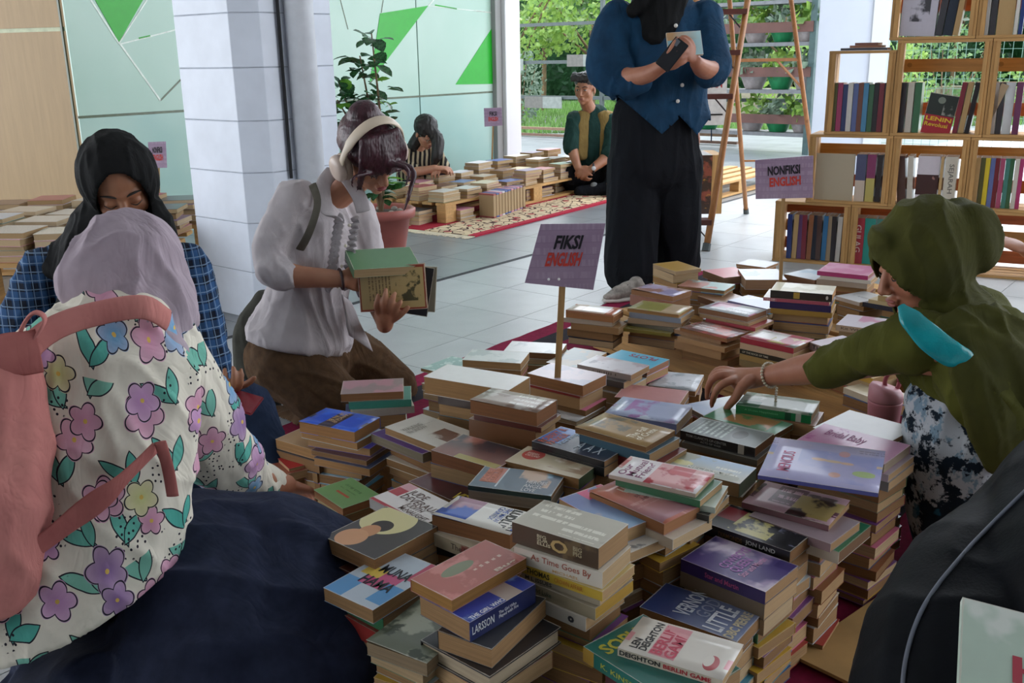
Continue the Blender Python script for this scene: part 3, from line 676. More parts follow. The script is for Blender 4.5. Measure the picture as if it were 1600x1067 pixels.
S('beach house paperback',D(label='pale paperback with a seaside house and a yellow oval, right of the white novel',a=(1156,756),b=(1029,726),c=(1183,731),z=.31,t=.03,cov=cv('B7B7A6',(('g',1,'8FB0D0'),('o',.2,.42,.14,.14,'D8CF8E'),('b',12,.58,'8E9078'),('t',.6,.3,.9,.6,'E8EADF',4))),spine='r',spc='4F5B48',pg='A5885E',texts=(('top','NECESSITY',.3,.22,.5,.14,'E8E6DC',.03,0),)))
# --- right column, near to far
S('thriller with red capitals',D(label='white thriller with black and pink capitals and an apple, near bottom centre',a=(1129,1063),b=(965,1012),c=(1164,1009),z=.235,t=.014,cov=cv('DAD3C8',(('r',.27,.1,.52,.96,'DC9AA0'),('o',.83,.32,.07,.2,'B85A5E'),('o',.80,.36,.045,.15,'DAD3C8'),('b',9,.66,'EFECE6'))),spine='f',spc=cv('C4B8A4'),pg='C9AE86',curl=.002,
   texts=(('top','LEN\nDEIGHTON',.25,.12,.82,.17,'1E1E20',.03,1),('top','BERLIN\nGAME',.52,.12,.82,.24,'C44A5E',.03,1),('f','DEIGHTON',.02,.22,.4,.6,'1A1A1E',.03),('f','BERLIN GAME',.45,.22,.45,.55,'A82A34',.03))),base=.02,lower=[
   D(label='large teal paperback with yellow author name, under the thriller with red capitals',a=(1046,1095),b=(911,1010),c=(1130,1040),t=.026,L=.2,W=.14,cov=cv('1F6B62',(('b',9,.62,'2A7F74'),)),spine='f',spc=cv('14665C',(('r',0,0,.12,1,'B08A3A'),)),pg='B3936A',texts=(('top','SOPHIE',.22,.1,.8,.14,'B5B03A',.03,1),('f','K. KINSELLA',.2,.3,.5,.35,'A8A83A',.01))),
   D(label='black and red paperback under the teal paperback at the bottom edge',t=.03,cov=cv('1A1416'),spine='f',spc=cv('5A1A20',(('o',.3,.5,.08,.5,'101014'),)),dx=-.02)],fsp=.2)
S('blue thriller with white capitals',D(label='dark blue paperback with big white capitals, behind the thriller with red capitals',a=(1152,1003),b=(999,948),c=(1191,961),z=.205,t=.026,cov=cv('2A3A6C',(('g',0,'76809E'),('b',6,.62,'12182E'))),spine='k',pg='9C7A50',
   texts=(('top','VERNON',.46,.2,.9,.17,'B9BEC8',.02,1),('top','GOD',.62,.35,.6,.14,'8890A4',.005,1),('top','LITTLE',.82,.08,.8,.19,'D3D6DC',.02,1),('top','DBC PIERRE',.95,.02,.9,.1,'C9BC9C',.03,1))),base=.02,fsp=.1)
S('purple fantasy paperback',D(label='purple paperback with misty pale cover and lilac lettering, fourth stack up at the right',a=(1196,925),b=(1064,873),c=(1245,883),z=.255,t=.024,cov=cv('4B3A78',(('b',5,.46,'A48FB4'),('b',9,.58,'C9B9CC'),('r',.8,.75,1,1,'3A2A6A'))),spine='f',spc='2E1C52',pg='B3936A',
   texts=(('top','COWBOYS\nQUEEN',.62,.2,.75,.26,'B57AC0',.02,1),('top','Star and Martin',.7,.15,.7,.08,'D9A0C8',.01,1),('f','Star and Martin',.3,.3,.4,.4,'B04A78',.01))),base=.02,lower=[D(t=.03,cov=cv('6A5A48'),cn='brown',dx=.0)],fsp=.1)
S('black thriller with gold foil',D(label='black paperback with gold foil title and spaced white capitals on the spine',a=(1225,859),b=(1100,816),c=(1261,838),z=.27,t=.024,L=.175,W=.1,cov=cv('16161C',(('r',0,.4,.25,.9,'8C2A34'),('B',.25,.1,.7,.9,'C9BE7A',24,.45),('B',.7,.2,1,1,'7A7A90',30,.5))),spine='f',spc='121216',pg='8E6A40',
   texts=(('f','DIAMONDS',.18,.3,.28,.4,'7A5A30',.01),('f','JON LAND',.5,.3,.34,.45,'C9CCC8',.02))),base=.02,fsp=.2)
S('crowd paperback',D(label='pinkish paperback with maroon panel and a painted crowd, directly under the lilac magazine',a=(1295,821),b=(1159,784),c=(1327,785),z=.285,t=.012,cov=cv('B9949C',(('r',.22,.3,.55,.97,'5A2A3A'),('t',.26,.35,.5,.9,'C9A0B0',4),('r',.5,.1,.98,.8,'A8925A'),('B',.5,.0,1,.9,'3A2420',16,.48))),spine='f',spc='7A5258',pg='B3936A',curl=.005),lower=[
   D(label='grey-pink paperback with faint spine lettering, second under the crowd paperback',a=(1298,850),b=(1170,805),c=(1335,812),t=.017,cov=cv('A8949A'),spine='f',spc=cv('8E767C',(('T',.2,.2,.7,.8,'B04A78',20),)),pg='B3936A'),
   D(label='white book with green cover edge and dark spine capitals, third under the crowd paperback',a=(1311,863),b=(1185,820),c=(1346,816),t=.024,cov=cv('1F7A58'),spine='f',spc='C9C0B0',pg='7A5A3A',texts=(('f','KEEP SIX',.35,.35,.25,.35,'2A2A2A',.02),))],base=.02,fsp=.1)
S('lilac magazine',D(label='lilac magazine-sized book with pink title and faint dancing figures, right of the pile',a=(1356,768),b=(1184,742),c=(1371,705),z=.36,t=.008,L=.212,W=.2,cov=cv('B5B1D6',(('B',.28,.1,1,.8,'9FA3D2',5,.45),('o',.46,.58,.07,.035,'DDBBA4'),('o',.58,.57,.08,.03,'D8BFA0'),('o',.70,.56,.06,.03,'DDBBA4'),('o',.66,.78,.05,.07,'CFA0A4'),('o',.62,.26,.05,.06,'D4A79C'),('o',.86,.36,.10,.07,'B7CB90'),('b',30,.64,'C4B8D4'),('t',.78,.85,.95,.95,'8A86A8',20))),spine='f',spc='4A4A8C',pg='C9C4C4',curl=.002,
   texts=(('top','MENCIUS',.24,.18,.5,.11,'C4557E',.01,1),)),lower=[D(label='dark thin book directly under the lilac magazine',t=.012,cov=cv('3A2E4A'),dx=-.01,dy=.0,L=.18,W=.13)],fill=False)
S('pink baby name book',D(label='pink book with scribbled magenta title, tucked behind the lilac magazine',a=(1380,725),b=(1243,688),c=(1398,698),z=.335,t=.02,L=.19,W=.13,cov=cv('CE8FB4',(('B',0,.0,.5,1,'B9609A',26,.62),)),spine='k',pg='B9AFA0',texts=(('top','Bridal Baby',.15,.45,.45,.35,'A0407E',.006,0),)),base=.02,lower=[D(t=.015,cov=cv('C9B9C6'),cn='lilac-grey',dx=.01),D(t=.02,cov=cv('7A7A78'),cn='grey',dx=.012)],fsp=.1)
S('green hardcover',D(label='green plastic-wrapped hardcover with a white spine sticker, beside the reaching hand',a=(1263,649),b=(1150,632),c=(1277,631),z=.315,t=.02,L=.175,W=.1,cov=cv('8E9484',(('b',7,.52,'5F7A5A'),('b',12,.6,'B9BDB0'),('r',0,.0,.3,.4,'3F6B50'))),spine='f',spc=cv('0F6B3A',(('r',.8,0,.87,1,'A9A79A'),('r',.66,0,.74,1,'0A3A22'))),pg='C9B08A',curl=.003,
   texts=(('f','A Dozen Happinesses',.12,.4,.45,.3,'5FA878',.004),)),lower=[D(label='tan book under the green plastic-wrapped hardcover',t=.03,cov='8E5A3A',dx=.012,dy=-.008,spine='k',pg='B3936A')])
S('green orange children book',D(label='green paperback with an orange picture, between the black-spined paperback and the green hardcover',a=(1209,680),b=(1098,650),c=(1242,663),z=.295,t=.014,cov=cv('4F8F6A',(('r',.25,.15,.85,.95,'A8794A'),('b',12,.55,'3F7A44'),('r',.88,0,1,1,'6FA080'))),spine='k',pg='A5805A'))
S('black-spined grey paperback',D(label='grey paperback with rows of white text and a black spine bearing a library sticker',a=(1180,700),b=(1063,672),c=(1208,677),z=.305,t=.022,cov=cv('6F7A78',(('T',.1,.1,.55,.9,'B4C2BC',14),('o',.68,.5,.09,.25,'3F4646'),('r',0,.93,1,1,'9AA4A2'))),spine='f',spc=cv('15161A',(('r',.78,0,.86,1,'9C968A'),)),pg='9C7048',
   texts=(('f','TOM CLANCY\'S OP-CENTER',.08,.5,.55,.28,'9A9E9C',.012),('f','ACTS OF WAR',.28,.15,.28,.22,'9A9E9C',.01))),lower=[D(t=.014,cov=cv('55524A'),cn='dark grey',dx=.01,dy=-.01)])
# --- middle
S('tan hardcover',D(label='plain tan book with a grey engraving and white title lettering',a=(1018,701),b=(898,668),c=(1044,671),z=.355,t=.012,L=.178,W=.115,cov=cv('9E7E4C',(('B',.08,.3,.55,.95,'6B6450',24,.48),)),spine='k',pg='8E6A42',curl=.002,texts=(('top','The Fall\nof Crete',.84,.2,.62,.2,'E6DCC4',.02,1),)),
   lower=[D(t=.022,cov=cv('3A5A6A'),cn='teal-edged',dx=.012,rot=-2),D(label='dark red book under the plain tan book with white title',t=.02,cov=cv('6A1F28'),dx=.03,spine='f',spc='6A1F28')])
S('blue detective paperback',D(label='dark blue paperback with red author name and white scratchy star shapes',a=(944,721),b=(831,689),c=(986,695),z=.325,t=.014,cov=cv('1C2E44',(('r',.0,.2,.28,1,'2A6CB8'),('b',5,.6,'3A6FA8'))),spine='f',spc='12141A',pg='B99C78',
   texts=(('top','ROBERT B.\nPARKER',.26,.08,.85,.22,'B8604A',.02,1),('top','A A X',.5,.2,.35,.35,'C9D4DC',.0,0),('top','Pale Kings',.36,.2,.7,.08,'9AB4D0',.01,1))),lower=[D(t=.02,cov=cv('1A1A1E'),cn='black-spined',spine='f',dx=.0)])
S('red oval romance',D(label='cream paperback with a red oval label and an embracing couple',a=(905,748),b=(789,720),c=(940,723),z=.305,t=.024,cov=cv('C2B496',(('o',.2,.62,.14,.28,'B8443A'),('B',.45,.2,1,.85,'A08468',9,.5),('B',.5,.4,.9,.95,'E0D6C8',11,.54))),spine='r',spc='4E6048',pg='AB8658',
   texts=(('top','BARBARA\nCARTLAND',.11,.5,.19,.22,'E8C8B8',.02,0),)))
S('blue family saga',D(label='blue grey paperback with red capitals and white figures, dark green spine',a=(861,775),b=(731,758),c=(892,743),z=.30,t=.01,cov=cv('4F6270',(('r',.08,.25,.3,.95,'B0604A'),('b',8,.56,'8FB4C8'),('B',.5,.3,.9,1,'C4A890',9,.47),('r',.30,.1,.32,1,'B9C4C8'))),spine='f',spc='1D332C',pg='A98862',
   texts=(('top','JACKIE\nCOLLINS',.26,.25,.7,.17,'D08A70',.02,1),('top','HEROES\nANGEL\nLOVE',.62,.05,.25,.5,'D8D8D8',.01,0))),lower=[D(label='spiral-edged pale paper block under the blue grey paperback with red capitals',t=.022,cov='9A948A',spine='k',pg='9A8F80',dx=.0)])
S('sunset paperback',D(label='paperback with a dark red to yellow sunset cover, under the thick tan stack',a=(775,733),b=(673,703),c=(818,704),z=.30,t=.03,cov=cv('7A4236',(('g',1,'241A22'),('r',.35,0,.98,.2,'9C8A3A'),('B',.0,.3,.4,1,'B06A5A',5,.5))),spine='k',pg='9C6A44',texts=(('top','WEST\nOF SEA',.45,.55,.25,.3,'4A3A40',.01,0),)))
S('white letter-cover book',D(label='white book with brown hand-drawn ornament at its right, beside the blue book stack',a=(684,699),b=(601,667),c=(732,672),z=.275,t=.018,cov=cv('CBC6BA',(('B',.6,.3,1,.75,'6A4432',8,.42),('T',.3,.15,.36,.85,'9A948A',8))),spine='k',pg='A98A60',texts=(('top','WALKING\nIN SNOW',.42,.1,.5,.2,'8A8478',.002,1),)),lower=[D(label='purple-covered book under the white letter-cover book',t=.022,cov=cv('4A2A78'),dx=-.03,dy=-.02,spine='k',pg='8E8A7A')])
S('thick tan stack',D(label='thick tan paperback with pale painted cover, topmost of the tall tan stack before the sign',a=(839,645),b=(734,625),c=(873,625),z=.365,t=.033,cov=cv('A59488',(('b',9,.52,'7E6658'),('t',.5,.2,.9,.9,'D0CCC4',4),('b',14,.62,'B9B0A8'))),spine='k',pg='9C6C44',curl=.002),lower=[D(t=.012,cov=cv('5A2A22'),cn='red-brown',dx=.01),D(t=.045,cov=cv('7A5236'),cn='thick brown',dx=-.004)],fsp=0)
S('blank white reference book',D(label='very wide book with a blank white cover, left of the sign stick',a=(795,610),b=(662,588),c=(831,594),z=.36,t=.045,L=.24,W=.11,cov=cv('E8E6E2'),spine='k',pg='AC8A5C'),lower=[D(t=.02,cov=cv('3A2A22'),cn='dark brown',dx=.02,L=.2)],fsp=0)
S('pale book at the back left',D(label='pale grey paperback behind the blank white reference book',a=(819,568),b=(722,562),c=(845,549),z=.30,t=.022,L=.17,W=.105,cov=cv('CFD3CE',(('b',12,.55,'AEB8B4'),)),spine='k',pg='A98A60'),fsp=0)
S('white book behind the sign stick',D(label='white book directly behind the sign stick at the back of the pile',a=(876,553),b=(787,548),c=(890,536),z=.28,t=.02,L=.17,W=.105,cov=cv('DEDFDC',(('b',12,.6,'BFC4C4'),)),spine='k',pg='8E6A48'),fsp=0)
S('teal magazine',D(label='teal speckled book at the far left edge of the pile, beside the brown trousers',a=(722,590),b=(657,575),c=(762,578),z=.26,t=.01,L=.16,W=.14,cov=cv('8FB4AC',(('b',40,.55,'C4D8D0'),)),spine='k',pg='9A7A50'),fsp=0)
S('pink-white paperback by the stick',D(label='pale pink paperback with a long tan side, just right of the sign stick',a=(917,604),b=(824,583),c=(950,597),z=.32,t=.03,L=.175,W=.11,cov=cv('D6C6CE',(('b',10,.55,'B9B4C4'),)),spine='k',pg='AC7C50'),lower=[D(t=.006,cov=cv('8C2A2A'),cn='thin red',dx=-.01),D(t=.03,cov=cv('B08A60'),cn='tan',dx=-.01)],fsp=0)
S('crinkled magazine',D(label='crinkled white magazine pages lying under the pale pink paperback by the sign stick',a=(880,655),b=(800,636),c=(935,625),z=.235,t=.01,L=.2,W=.14,cov=cv('C9C6C4',(('b',14,.5,'7A7A80'),('b',22,.6,'E8E6E4'))),spine='k',pg='B3A890',curl=.008),fsp=0)
S('white Shakespeare volume',D(label='white book with a foggy cover and grey spine, before the cyan book',a=(986,586),b=(902,569),c=(1022,572),z=.305,t=.017,cov=cv('D2CDD0',(('b',7,.5,'B9A8AC'),('B',.1,.2,.8,.6,'9A949C',20,.56))),spine='f',spc=cv('9C8E86',(('T',.3,.3,.75,.7,'5A4A44',24),)),pg='B3936A',hard=False),lower=[D(t=.018,cov=cv('55504E'),cn='dark grey',spine='f',dx=-.01,dy=-.02)],fsp=0)
S('cyan book',D(label='cyan book with a red title upside down, behind the foggy white book',a=(1010,578),b=(935,562),c=(1028,568),z=.29,t=.018,L=.16,W=.12,cov=cv('5AB4D0'),spine='k',pg='A87A60',texts=(('top','PLOTS',.85,.88,.55,.22,'9A3A50',.02,2),)),fsp=0)
S('grey brown tilted book',D(label='grey brown patterned book left of the foggy white book',a=(905,575),b=(853,566),c=(950,553),z=.27,t=.02,L=.11,W=.17,cov=cv('8E7E68',(('b',10,.5,'6F7A78'),)),spine='k',pg='A98458'),fsp=0)
S('lilac and blue paperback',D(label='pale blue and lilac scribbled paperback, in front of the dull pink book',a=(1057,663),b=(944,645),c=(1071,635),z=.30,t=.024,W=.125,cov=cv('A9B2D0',(('B',.2,.0,.55,1,'A878B0',14,.5),('B',.7,.0,1,.6,'A890BC',5,.5),('b',18,.6,'D0D8E8'))),spine='f',spc='6F7CA8',pg='C9B9A0',curl=.003))
S('dull pink book',D(label='dull pink book with faint banding, lying behind the lilac and blue paperback',a=(1062,632),b=(960,620),c=(1081,606),z=.27,t=.02,L=.17,W=.11,cov=cv('BC7F7C',(('b',6,.52,'A86A6A'),)),spine='k',pg='A98A68'),fsp=0)
S('white crumpled book',D(label='white book with crumpled plastic, behind the dull pink book',a=(1075,611),b=(1012,605),c=(1088,592),z=.245,t=.014,L=.13,W=.15,cov=cv('C9CBD0',(('b',18,.52,'A0A6AC'),)),spine='k',pg='B3936A',curl=.006),fsp=0)
S('blue art book under the hand',D(label='pale art book with a blue lower half, right under the reaching fingers',a=(1103,651),b=(1068,632),c=(1140,628),z=.262,t=.014,L=.09,W=.18,cov=cv('8C9CB8',(('g',1,'D4D6CC'),('b',9,.63,'4A7C88'))),spine='k',pg='8A7A70'),fsp=0)
S('white book beneath the hand',D(label='white book lying left of the green plastic-wrapped hardcover',a=(1148,655),b=(1108,640),c=(1180,625),z=.24,t=.012,L=.1,W=.17,cov=cv('D8D8D2'),spine='k',pg='C9B9A0'),fsp=0)
S('white sheet book',D(label='blank white book behind the pink baby name book, beside the tumbler',a=(1345,690),b=(1270,668),c=(1395,672),z=.31,t=.012,L=.16,W=.16,cov=cv('E2E2DE'),spine='k',pg='B3936A'),fsp=0)
# --- left
S('blue-covered thick paperback',D(label='thick paperback with bright blue cover and a dark central band, on the left stack',a=(552,675),b=(467,659),c=(598,658),z=.27,t=.027,L=.165,W=.108,cov=cv('1F52C8',(('r',.34,0,.58,1,'2A1A30'),('b',8,.56,'2F6AE0'))),spine='k',pg='A87E4E',curl=.002,
   texts=(('top','TANGLED\nUP IN BLUE',.35,.93,.85,.18,'C9A878',.01,3),)),lower=[
   D(label='pale-covered book with tan pages, second in the left stack under the bright blue cover',a=(573,695),b=(470,672),c=(616,675),t=.02,L=.175,cov=cv('B9CCD0'),spine='k',pg='B08A5A'),
   D(label='violet-covered book, third in the left stack under the bright blue cover',a=(594,704),b=(480,685),c=(630,686),t=.02,L=.18,cov=cv('4A3FA8'),spine='k',pg='B3936A'),
   D(label='thin plum book, fourth in the left stack under the bright blue cover',t=.013,cov=cv('5A3A4A'),dx=.03,spine='k',pg='8E6E48'),
   D(label='slate-covered book jutting right, fifth in the left stack under the bright blue cover',t=.02,cov=cv('3F4A68'),dx=.045,dy=-.01,spine='k',pg='B08A5A')],base=.05,fsp=0)
S('long tan left book',D(label='long tan paperback lying at the left end of the pile, behind the red cover',a=(500,706),b=(430,686),c=(520,686),z=.20,t=.025,L=.15,W=.11,cov=cv('B08A5A'),spine='k',pg='B08A5A'),base=.02,fsp=0)
S('mauve cover left stack',D(label='tan-sided paperback with mauve cover, topmost of the small stack before the brown trousers',a=(613,612),b=(532,616),c=(653,597),z=.27,t=.022,L=.165,W=.11,cov=cv('9C8A88',(('b',9,.5,'B88C94'),)),spine='k',pg='A87E56'),lower=[
   D(t=.02,cov=cv('3F8A78'),cn='teal-covered',dx=.02,dy=-.004,pg='A87E56'),D(t=.02,cov=cv('A8A298'),cn='grey',dx=.02,dy=-.01,rot=8,spine='f')],base=.02,fsp=0)
S('red self-help book',D(label='bright red paperback with white capitals, by the sleeve cuff of the floral blouse',a=(456,737),b=(423,706),c=(498,722),z=.155,t=.008,L=.13,W=.10,cov=cv('B9202C'),spine='k',pg='C9AE86',texts=(('top','THINK\nLIKE A\nWINNER',.1,.95,.7,.5,'E8D8D4',.03,3),)),base=.02,lower=[D(t=.02,cov=cv('9C5A44'),cn='rust-covered',dx=.01,dy=-.02)],fsp=.1)
S('light green guide',D(label='light green paperback with a red line of lettering, at the fingertips of the floral-bloused person',a=(548,803),b=(490,765),c=(580,782),z=.17,t=.02,L=.13,W=.10,cov=cv('7FB070',(('r',.3,.35,.7,.42,'C05A40'),('t',.2,.55,.7,.8,'5A8A50',6))),spine='k',pg='B3825A'),base=.02,fsp=.1)
# --- pallets below the front pile
def pallet(label,o,X,Lx,Wy,h,nb=7):
    Y=Vector((-X.y,X.x,0)); t=thing('wooden_pallet',label,'pallet',M=rotM(X,Y,Vector((0,0,1)),o))
    for k in range(nb):
        y=k*(Wy-.09)/(nb-1); box('plank',0,y,h-.018,Lx,y+.09,h,PINE(0),t,.002)
    for y in (0,Wy/2-.04,Wy-.08):
        for x in (0,Lx/2-.06,Lx-.12): box('block',x,y,.018,x+.12,y+.08,h-.018,PINE(1),t,.002)
        box('bottom_board',0,y,0,Lx,y+.08,.018,PINE(0),t,.002)
    return t
XB=(at(1290,682)-at(1022,582)); XB.z=0; XB.normalize(); YB=Vector((-XB.y,XB.x,0))
PB=at(1022,580); PB.z=0
def cleats(p,Lx,Wy,h):
    box('side_board',0,-.018,.03,Lx,-.001,h-.004,PINE(0),p,.002); box('side_board',-.018,0,.03,-.001,Wy,h-.004,PINE(1),p,.002)
p=pallet('rough pine pallet carrying the rear group of books, behind the reaching hand',PB-XB*.36+YB*.0+Vector((0,0,.004)),XB,1.3,1.3,.136,10); cleats(p,1.3,1.3,.136)
p=pallet('pine pallet buried under the middle of the front book pile',XF*PS0+YF*PT0+Vector((0,0,.004)),XF,PS1-PS0,PT1-PT0,.138,6)
# --- rear group
def SB(short,top,lower=(),**k): S(short,top,base=.141,lower=lower,group=GROUP_B,**k)
SB('ochre book',D(label='flat ochre-covered book, topmost at the far left of the rear group near the shoe',a=(1075,431),b=(1020,412),c=(1107,421),z=.29,t=.014,L=.17,W=.12,cov=cv('B8924A'),spine='k',pg='B9A78A'),fsp=0)
SB('bright pink cover',D(label='book with bright pink cover, right of the ochre-covered book',a=(1137,436),b=(1098,422),c=(1172,422),z=.25,t=.03,L=.16,W=.15,cov=cv('D8707C',(('b',6,.6,'E08A94'),)),spine='k',pg='A08872'),fsp=0)
SB('big white book',D(label='big white book with faint print, left of the second sign stick',a=(1215,437),b=(1165,437),c=(1222,419),z=.26,t=.04,L=.16,W=.2,cov=cv('D6DADF',(('b',9,.58,'B4C4D0'),)),spine='k',pg='B99C84'),fsp=0)
SB('pale spread book',D(label='pale blue and white book, right of the second sign stick before the crates',a=(1275,438),b=(1225,428),c=(1290,418),z=.24,t=.03,L=.15,W=.16,cov=cv('C4D0D8',(('b',7,.55,'A0BCCC'),)),spine='k',pg='A88A78'),fsp=0)
SB('painting cover',D(label='book with red and teal painted cover, behind the mixed lilac cover',a=(1141,455),b=(1059,446),c=(1166,447),z=.25,t=.017,L=.19,W=.12,cov=cv('A06A5C',(('b',6,.52,'7FA8A8'),('r',.5,0,1,1,'93B8B4'),('B',.3,.1,.8,.9,'B4685A',12,.5))),spine='k',pg='A98A5E',hard=True),fsp=0)
SB('mixed lilac cover',D(label='curling book with brown and lilac printed cover, above the olive and beige book',a=(1065,466),b=(986,452),c=(1099,454),z=.275,t=.02,L=.185,W=.125,cov=cv('9C7468',(('b',9,.5,'B9AAC4'),('r',.6,.1,1,.7,'9C92B4'))),spine='k',pg='A87E5A',curl=.004),lower=[D(t=.04,cov=cv('8E5A44'),cn='thick tan',dx=-.004,pg='A87E58')],fsp=0)
SB('olive and beige book',D(label='large beige book with an olive front panel, on the front edge of the rear pallet',a=(1060,492),b=(980,482),c=(1087,481),z=.27,t=.011,L=.19,W=.13,cov=cv('B79E7C',(('r',.0,.1,.62,1,'8A843C'),('b',20,.62,'A09A50'))),spine='k',pg='B9925E',curl=.002),lower=[
  D(t=.018,cov=cv('8A92A0'),cn='pale grey',dx=.008,pg='C9AE86'),D(t=.018,cov=cv('B39A80'),cn='bent tan',dx=.0,rot=6,pg='B08A5C'),D(t=.012,cov=cv('6A665A'),cn='grey',dx=-.01,rot=-4),D(label='olive green book jutting forward, bottom of the stack under the olive and beige book',t=.012,cov=cv('8A7E3A'),dx=-.02,dy=-.03,rot=3,pg='9C8A4A')],fsp=0)
SB('pink-white glossy book',D(label='book with glossy pink and white cover, centre of the rear group',a=(1172,496),b=(1092,481),c=(1205,485),z=.275,t=.018,L=.19,W=.125,cov=cv('BFC4C8',(('B',0,.1,.5,1,'C48AA4',8,.48),('t',.45,.1,.9,.6,'6F7478',5))),spine='k',pg='9C7458',curl=.002),lower=[D(t=.01,cov=cv('A88A68'),cn='thin tan',dx=.01,dy=-.01),D(t=.012,cov=cv('B04A54'),cn='red-covered',dx=.035,dy=-.01)],fsp=0)
SB('pale blue book',D(label='pale blue book behind the glossy pink and white one',a=(1195,482),b=(1137,469),c=(1211,475),z=.245,t=.018,L=.175,W=.12,cov=cv('B4BED6',(('b',8,.56,'D0D4E0'),)),spine='f',spc='7F7AA4',pg='A08A7A'),fsp=0)
SB('red flat paperback',D(label='flat paperback with red and dark picture cover, front edge of the rear pallet',a=(1145,532),b=(1062,512),c=(1157,521),z=.245,t=.012,L=.19,W=.12,cov=cv('6A4038',(('B',.3,.0,1,1,'A8483C',9,.46),('t',.05,.3,.5,.9,'B9AEA8',5))),spine='k',pg='A87A50',curl=.002),lower=[D(t=.014,cov=cv('9C7A5A'),cn='tan',dx=-.03,dy=.01,pg='B08458'),D(t=.017,cov=cv('B08A60'),cn='wide tan',dx=.0,dy=-.01,pg='B98E5C'),D(t=.03,cov=cv('A8845C'),cn='thick tan',dx=-.02,dy=-.0)],fsp=0)
SB('red and white hardback',D(label='red book with white glare and picture cover, nearest the olive sleeve on the rear pallet',a=(1235,543),b=(1157,526),c=(1262,528),z=.262,t=.018,L=.185,W=.125,cov=cv('A03A4A',(('r',.06,.3,.6,.95,'C9C4C0'),('b',9,.6,'7A8478'),('B',.45,.1,.95,.8,'A89A50',14,.5))),spine='f',spc='A02A3C',pg='8A6440',curl=.001),lower=[  # the white glare is painted into the cover as a pale block
  D(label='cream-spined book, second under the red book with white glare',t=.02,cov='C9AE8C',spine='f',spc='C4A586',pg='C9AE86'),D(label='black-spined book with white lettering, third under the red book with white glare',t=.015,cov=cv('2A2A24'),spine='f',spc='24241E',texts=(('f','OF THE ROCK OF TIME',.05,.3,.5,.4,'C9C4B0',.01),)),D(label='tan-spined book, fourth under the red book with white glare',t=.018,cov='A88A54',spine='f',spc='A88A54'),D(t=.02,cov='8E7A54',cn='tan',spine='f')],fsp=0)
SB('black stack hardback',D(label='thick black-spined book with sunlit pale cover, on the tallest stack of the rear group',a=(1296,460),b=(1204,453),c=(1321,449),z=.345,t=.026,L=.2,W=.13,cov=cv('C9C2A4',(('b',9,.5,'E4E0CC'),('r',0,0,.15,1,'9C8E50'))),spine='f',spc=cv('22201E',(('r',.38,.1,.48,.9,'A88A3A'),('o',.92,.5,.02,.25,'C9C4BA'))),pg='C49A66'),lower=[
  D(label='thin pink book jutting left, second in the tallest stack of the rear group',t=.012,cov=cv('C9C0B0'),spine='f',spc=cv('A04A5C',(('t',.02,.1,.2,.9,'D8C8C0',2),)),L=.215,dx=-.015,pg='D9CFB4'),
  D(label='navy book with yellow page edges, third in the tallest stack of the rear group',t=.023,cov=cv('262050'),spine='f',spc='262050',pg='B4902E',dx=-.0),
  D(label='yellow ochre book, fourth in the tallest stack of the rear group',t=.018,cov=cv('9C7A38'),spine='f',spc='9C7A38',pg='A07E3A',dx=.004)],fsp=0)
SB('magenta hardback',D(label='magenta book with pink cover, right under the crate shelf',a=(1368,432),b=(1277,423),c=(1371,412),z=.30,t=.017,L=.19,W=.18,cov=cv('C46A96',(('b',8,.52,'CF8AAC'),)),spine='f',spc='A8306A',pg='B99A86',hard=True),lower=[D(t=.014,cov=cv('C4BCB0'),cn='cream',dx=.012),D(t=.02,cov=cv('9C8A7A'),cn='grey',dx=.0)],fsp=0)
SB('white tilted book',D(label='white book between the tallest stack and the magenta book',a=(1352,475),b=(1305,462),c=(1366,455),z=.235,t=.014,L=.12,W=.15,cov=cv('C9CBCC',(('t',.2,.3,.8,.5,'9A9CA0',5),)),spine='f',spc='B4A8A0',pg='C4B094'),fsp=0)
SB('pink-grey book pair',D(label='pale book with pinkish print and tan spine, above the olive sleeve',a=(1385,517),b=(1306,507),c=(1400,490),z=.27,t=.02,L=.17,W=.15,cov=cv('B9AEB8',(('B',.3,.3,1,1,'B0688A',8,.5),)),spine='f',spc=cv('B39E88'),pg='B3936A',texts=(('f','Kit Whitfield',.1,.35,.6,.4,'4A3E3A',.004),)),fsp=0)
SB('book marked THE',D(label='pale pink book with black capitals on its spine, just left of the olive sleeve',a=(1320,553),b=(1264,534),c=(1342,535),z=.26,t=.024,L=.15,W=.14,cov=cv('C4B4BC',(('b',6,.56,'A8A0A8'),)),spine='f',spc='B09C94',pg='B3936A',texts=(('f','THE',.1,.3,.35,.5,'2A2628',.01),)),fsp=0)
SB('cream book before the face',D(label='cream block-like book with dark lettering, before the face of the person in olive',a=(1412,468),b=(1372,461),c=(1420,448),z=.27,t=.02,L=.1,W=.15,cov=cv('C9BC9C'),spine='f',spc='B09A6C',pg='B99A6C',texts=(('f','M',.75,.2,.15,.6,'3A3020',.02),)),lower=[D(t=.014,cov=cv('C4B48E'),cn='cream',L=.15,dx=-.01,spine='f',spc='C4B48E'),D(t=.017,cov=cv('1F2A44'),cn='navy',L=.16,dx=-.03,spine='f')],fsp=0)
SB('open thin booklet',D(label='thin curling booklet at the left end of the rear group, near the sign',a=(970,494),b=(884,484),c=(979,488),z=.262,t=.006,L=.18,W=.09,cov=cv('C9B4A4',(('r',.3,.2,.8,1,'E0DCD8'),('r',.8,0,1,1,'B4684A'))),spine='f',spc='B07A58',pg='B98E6A',curl=.004),lower=[D(t=.02,cov=cv('A8744A'),cn='rust tan',dx=.0,pg='9C6C40'),D(t=.016,cov=cv('B9AA98'),cn='grey-edged',dx=-.01,rot=4,pg='A8957C'),D(t=.024,cov=cv('9C7850'),cn='tan',dx=.02)],fsp=0)
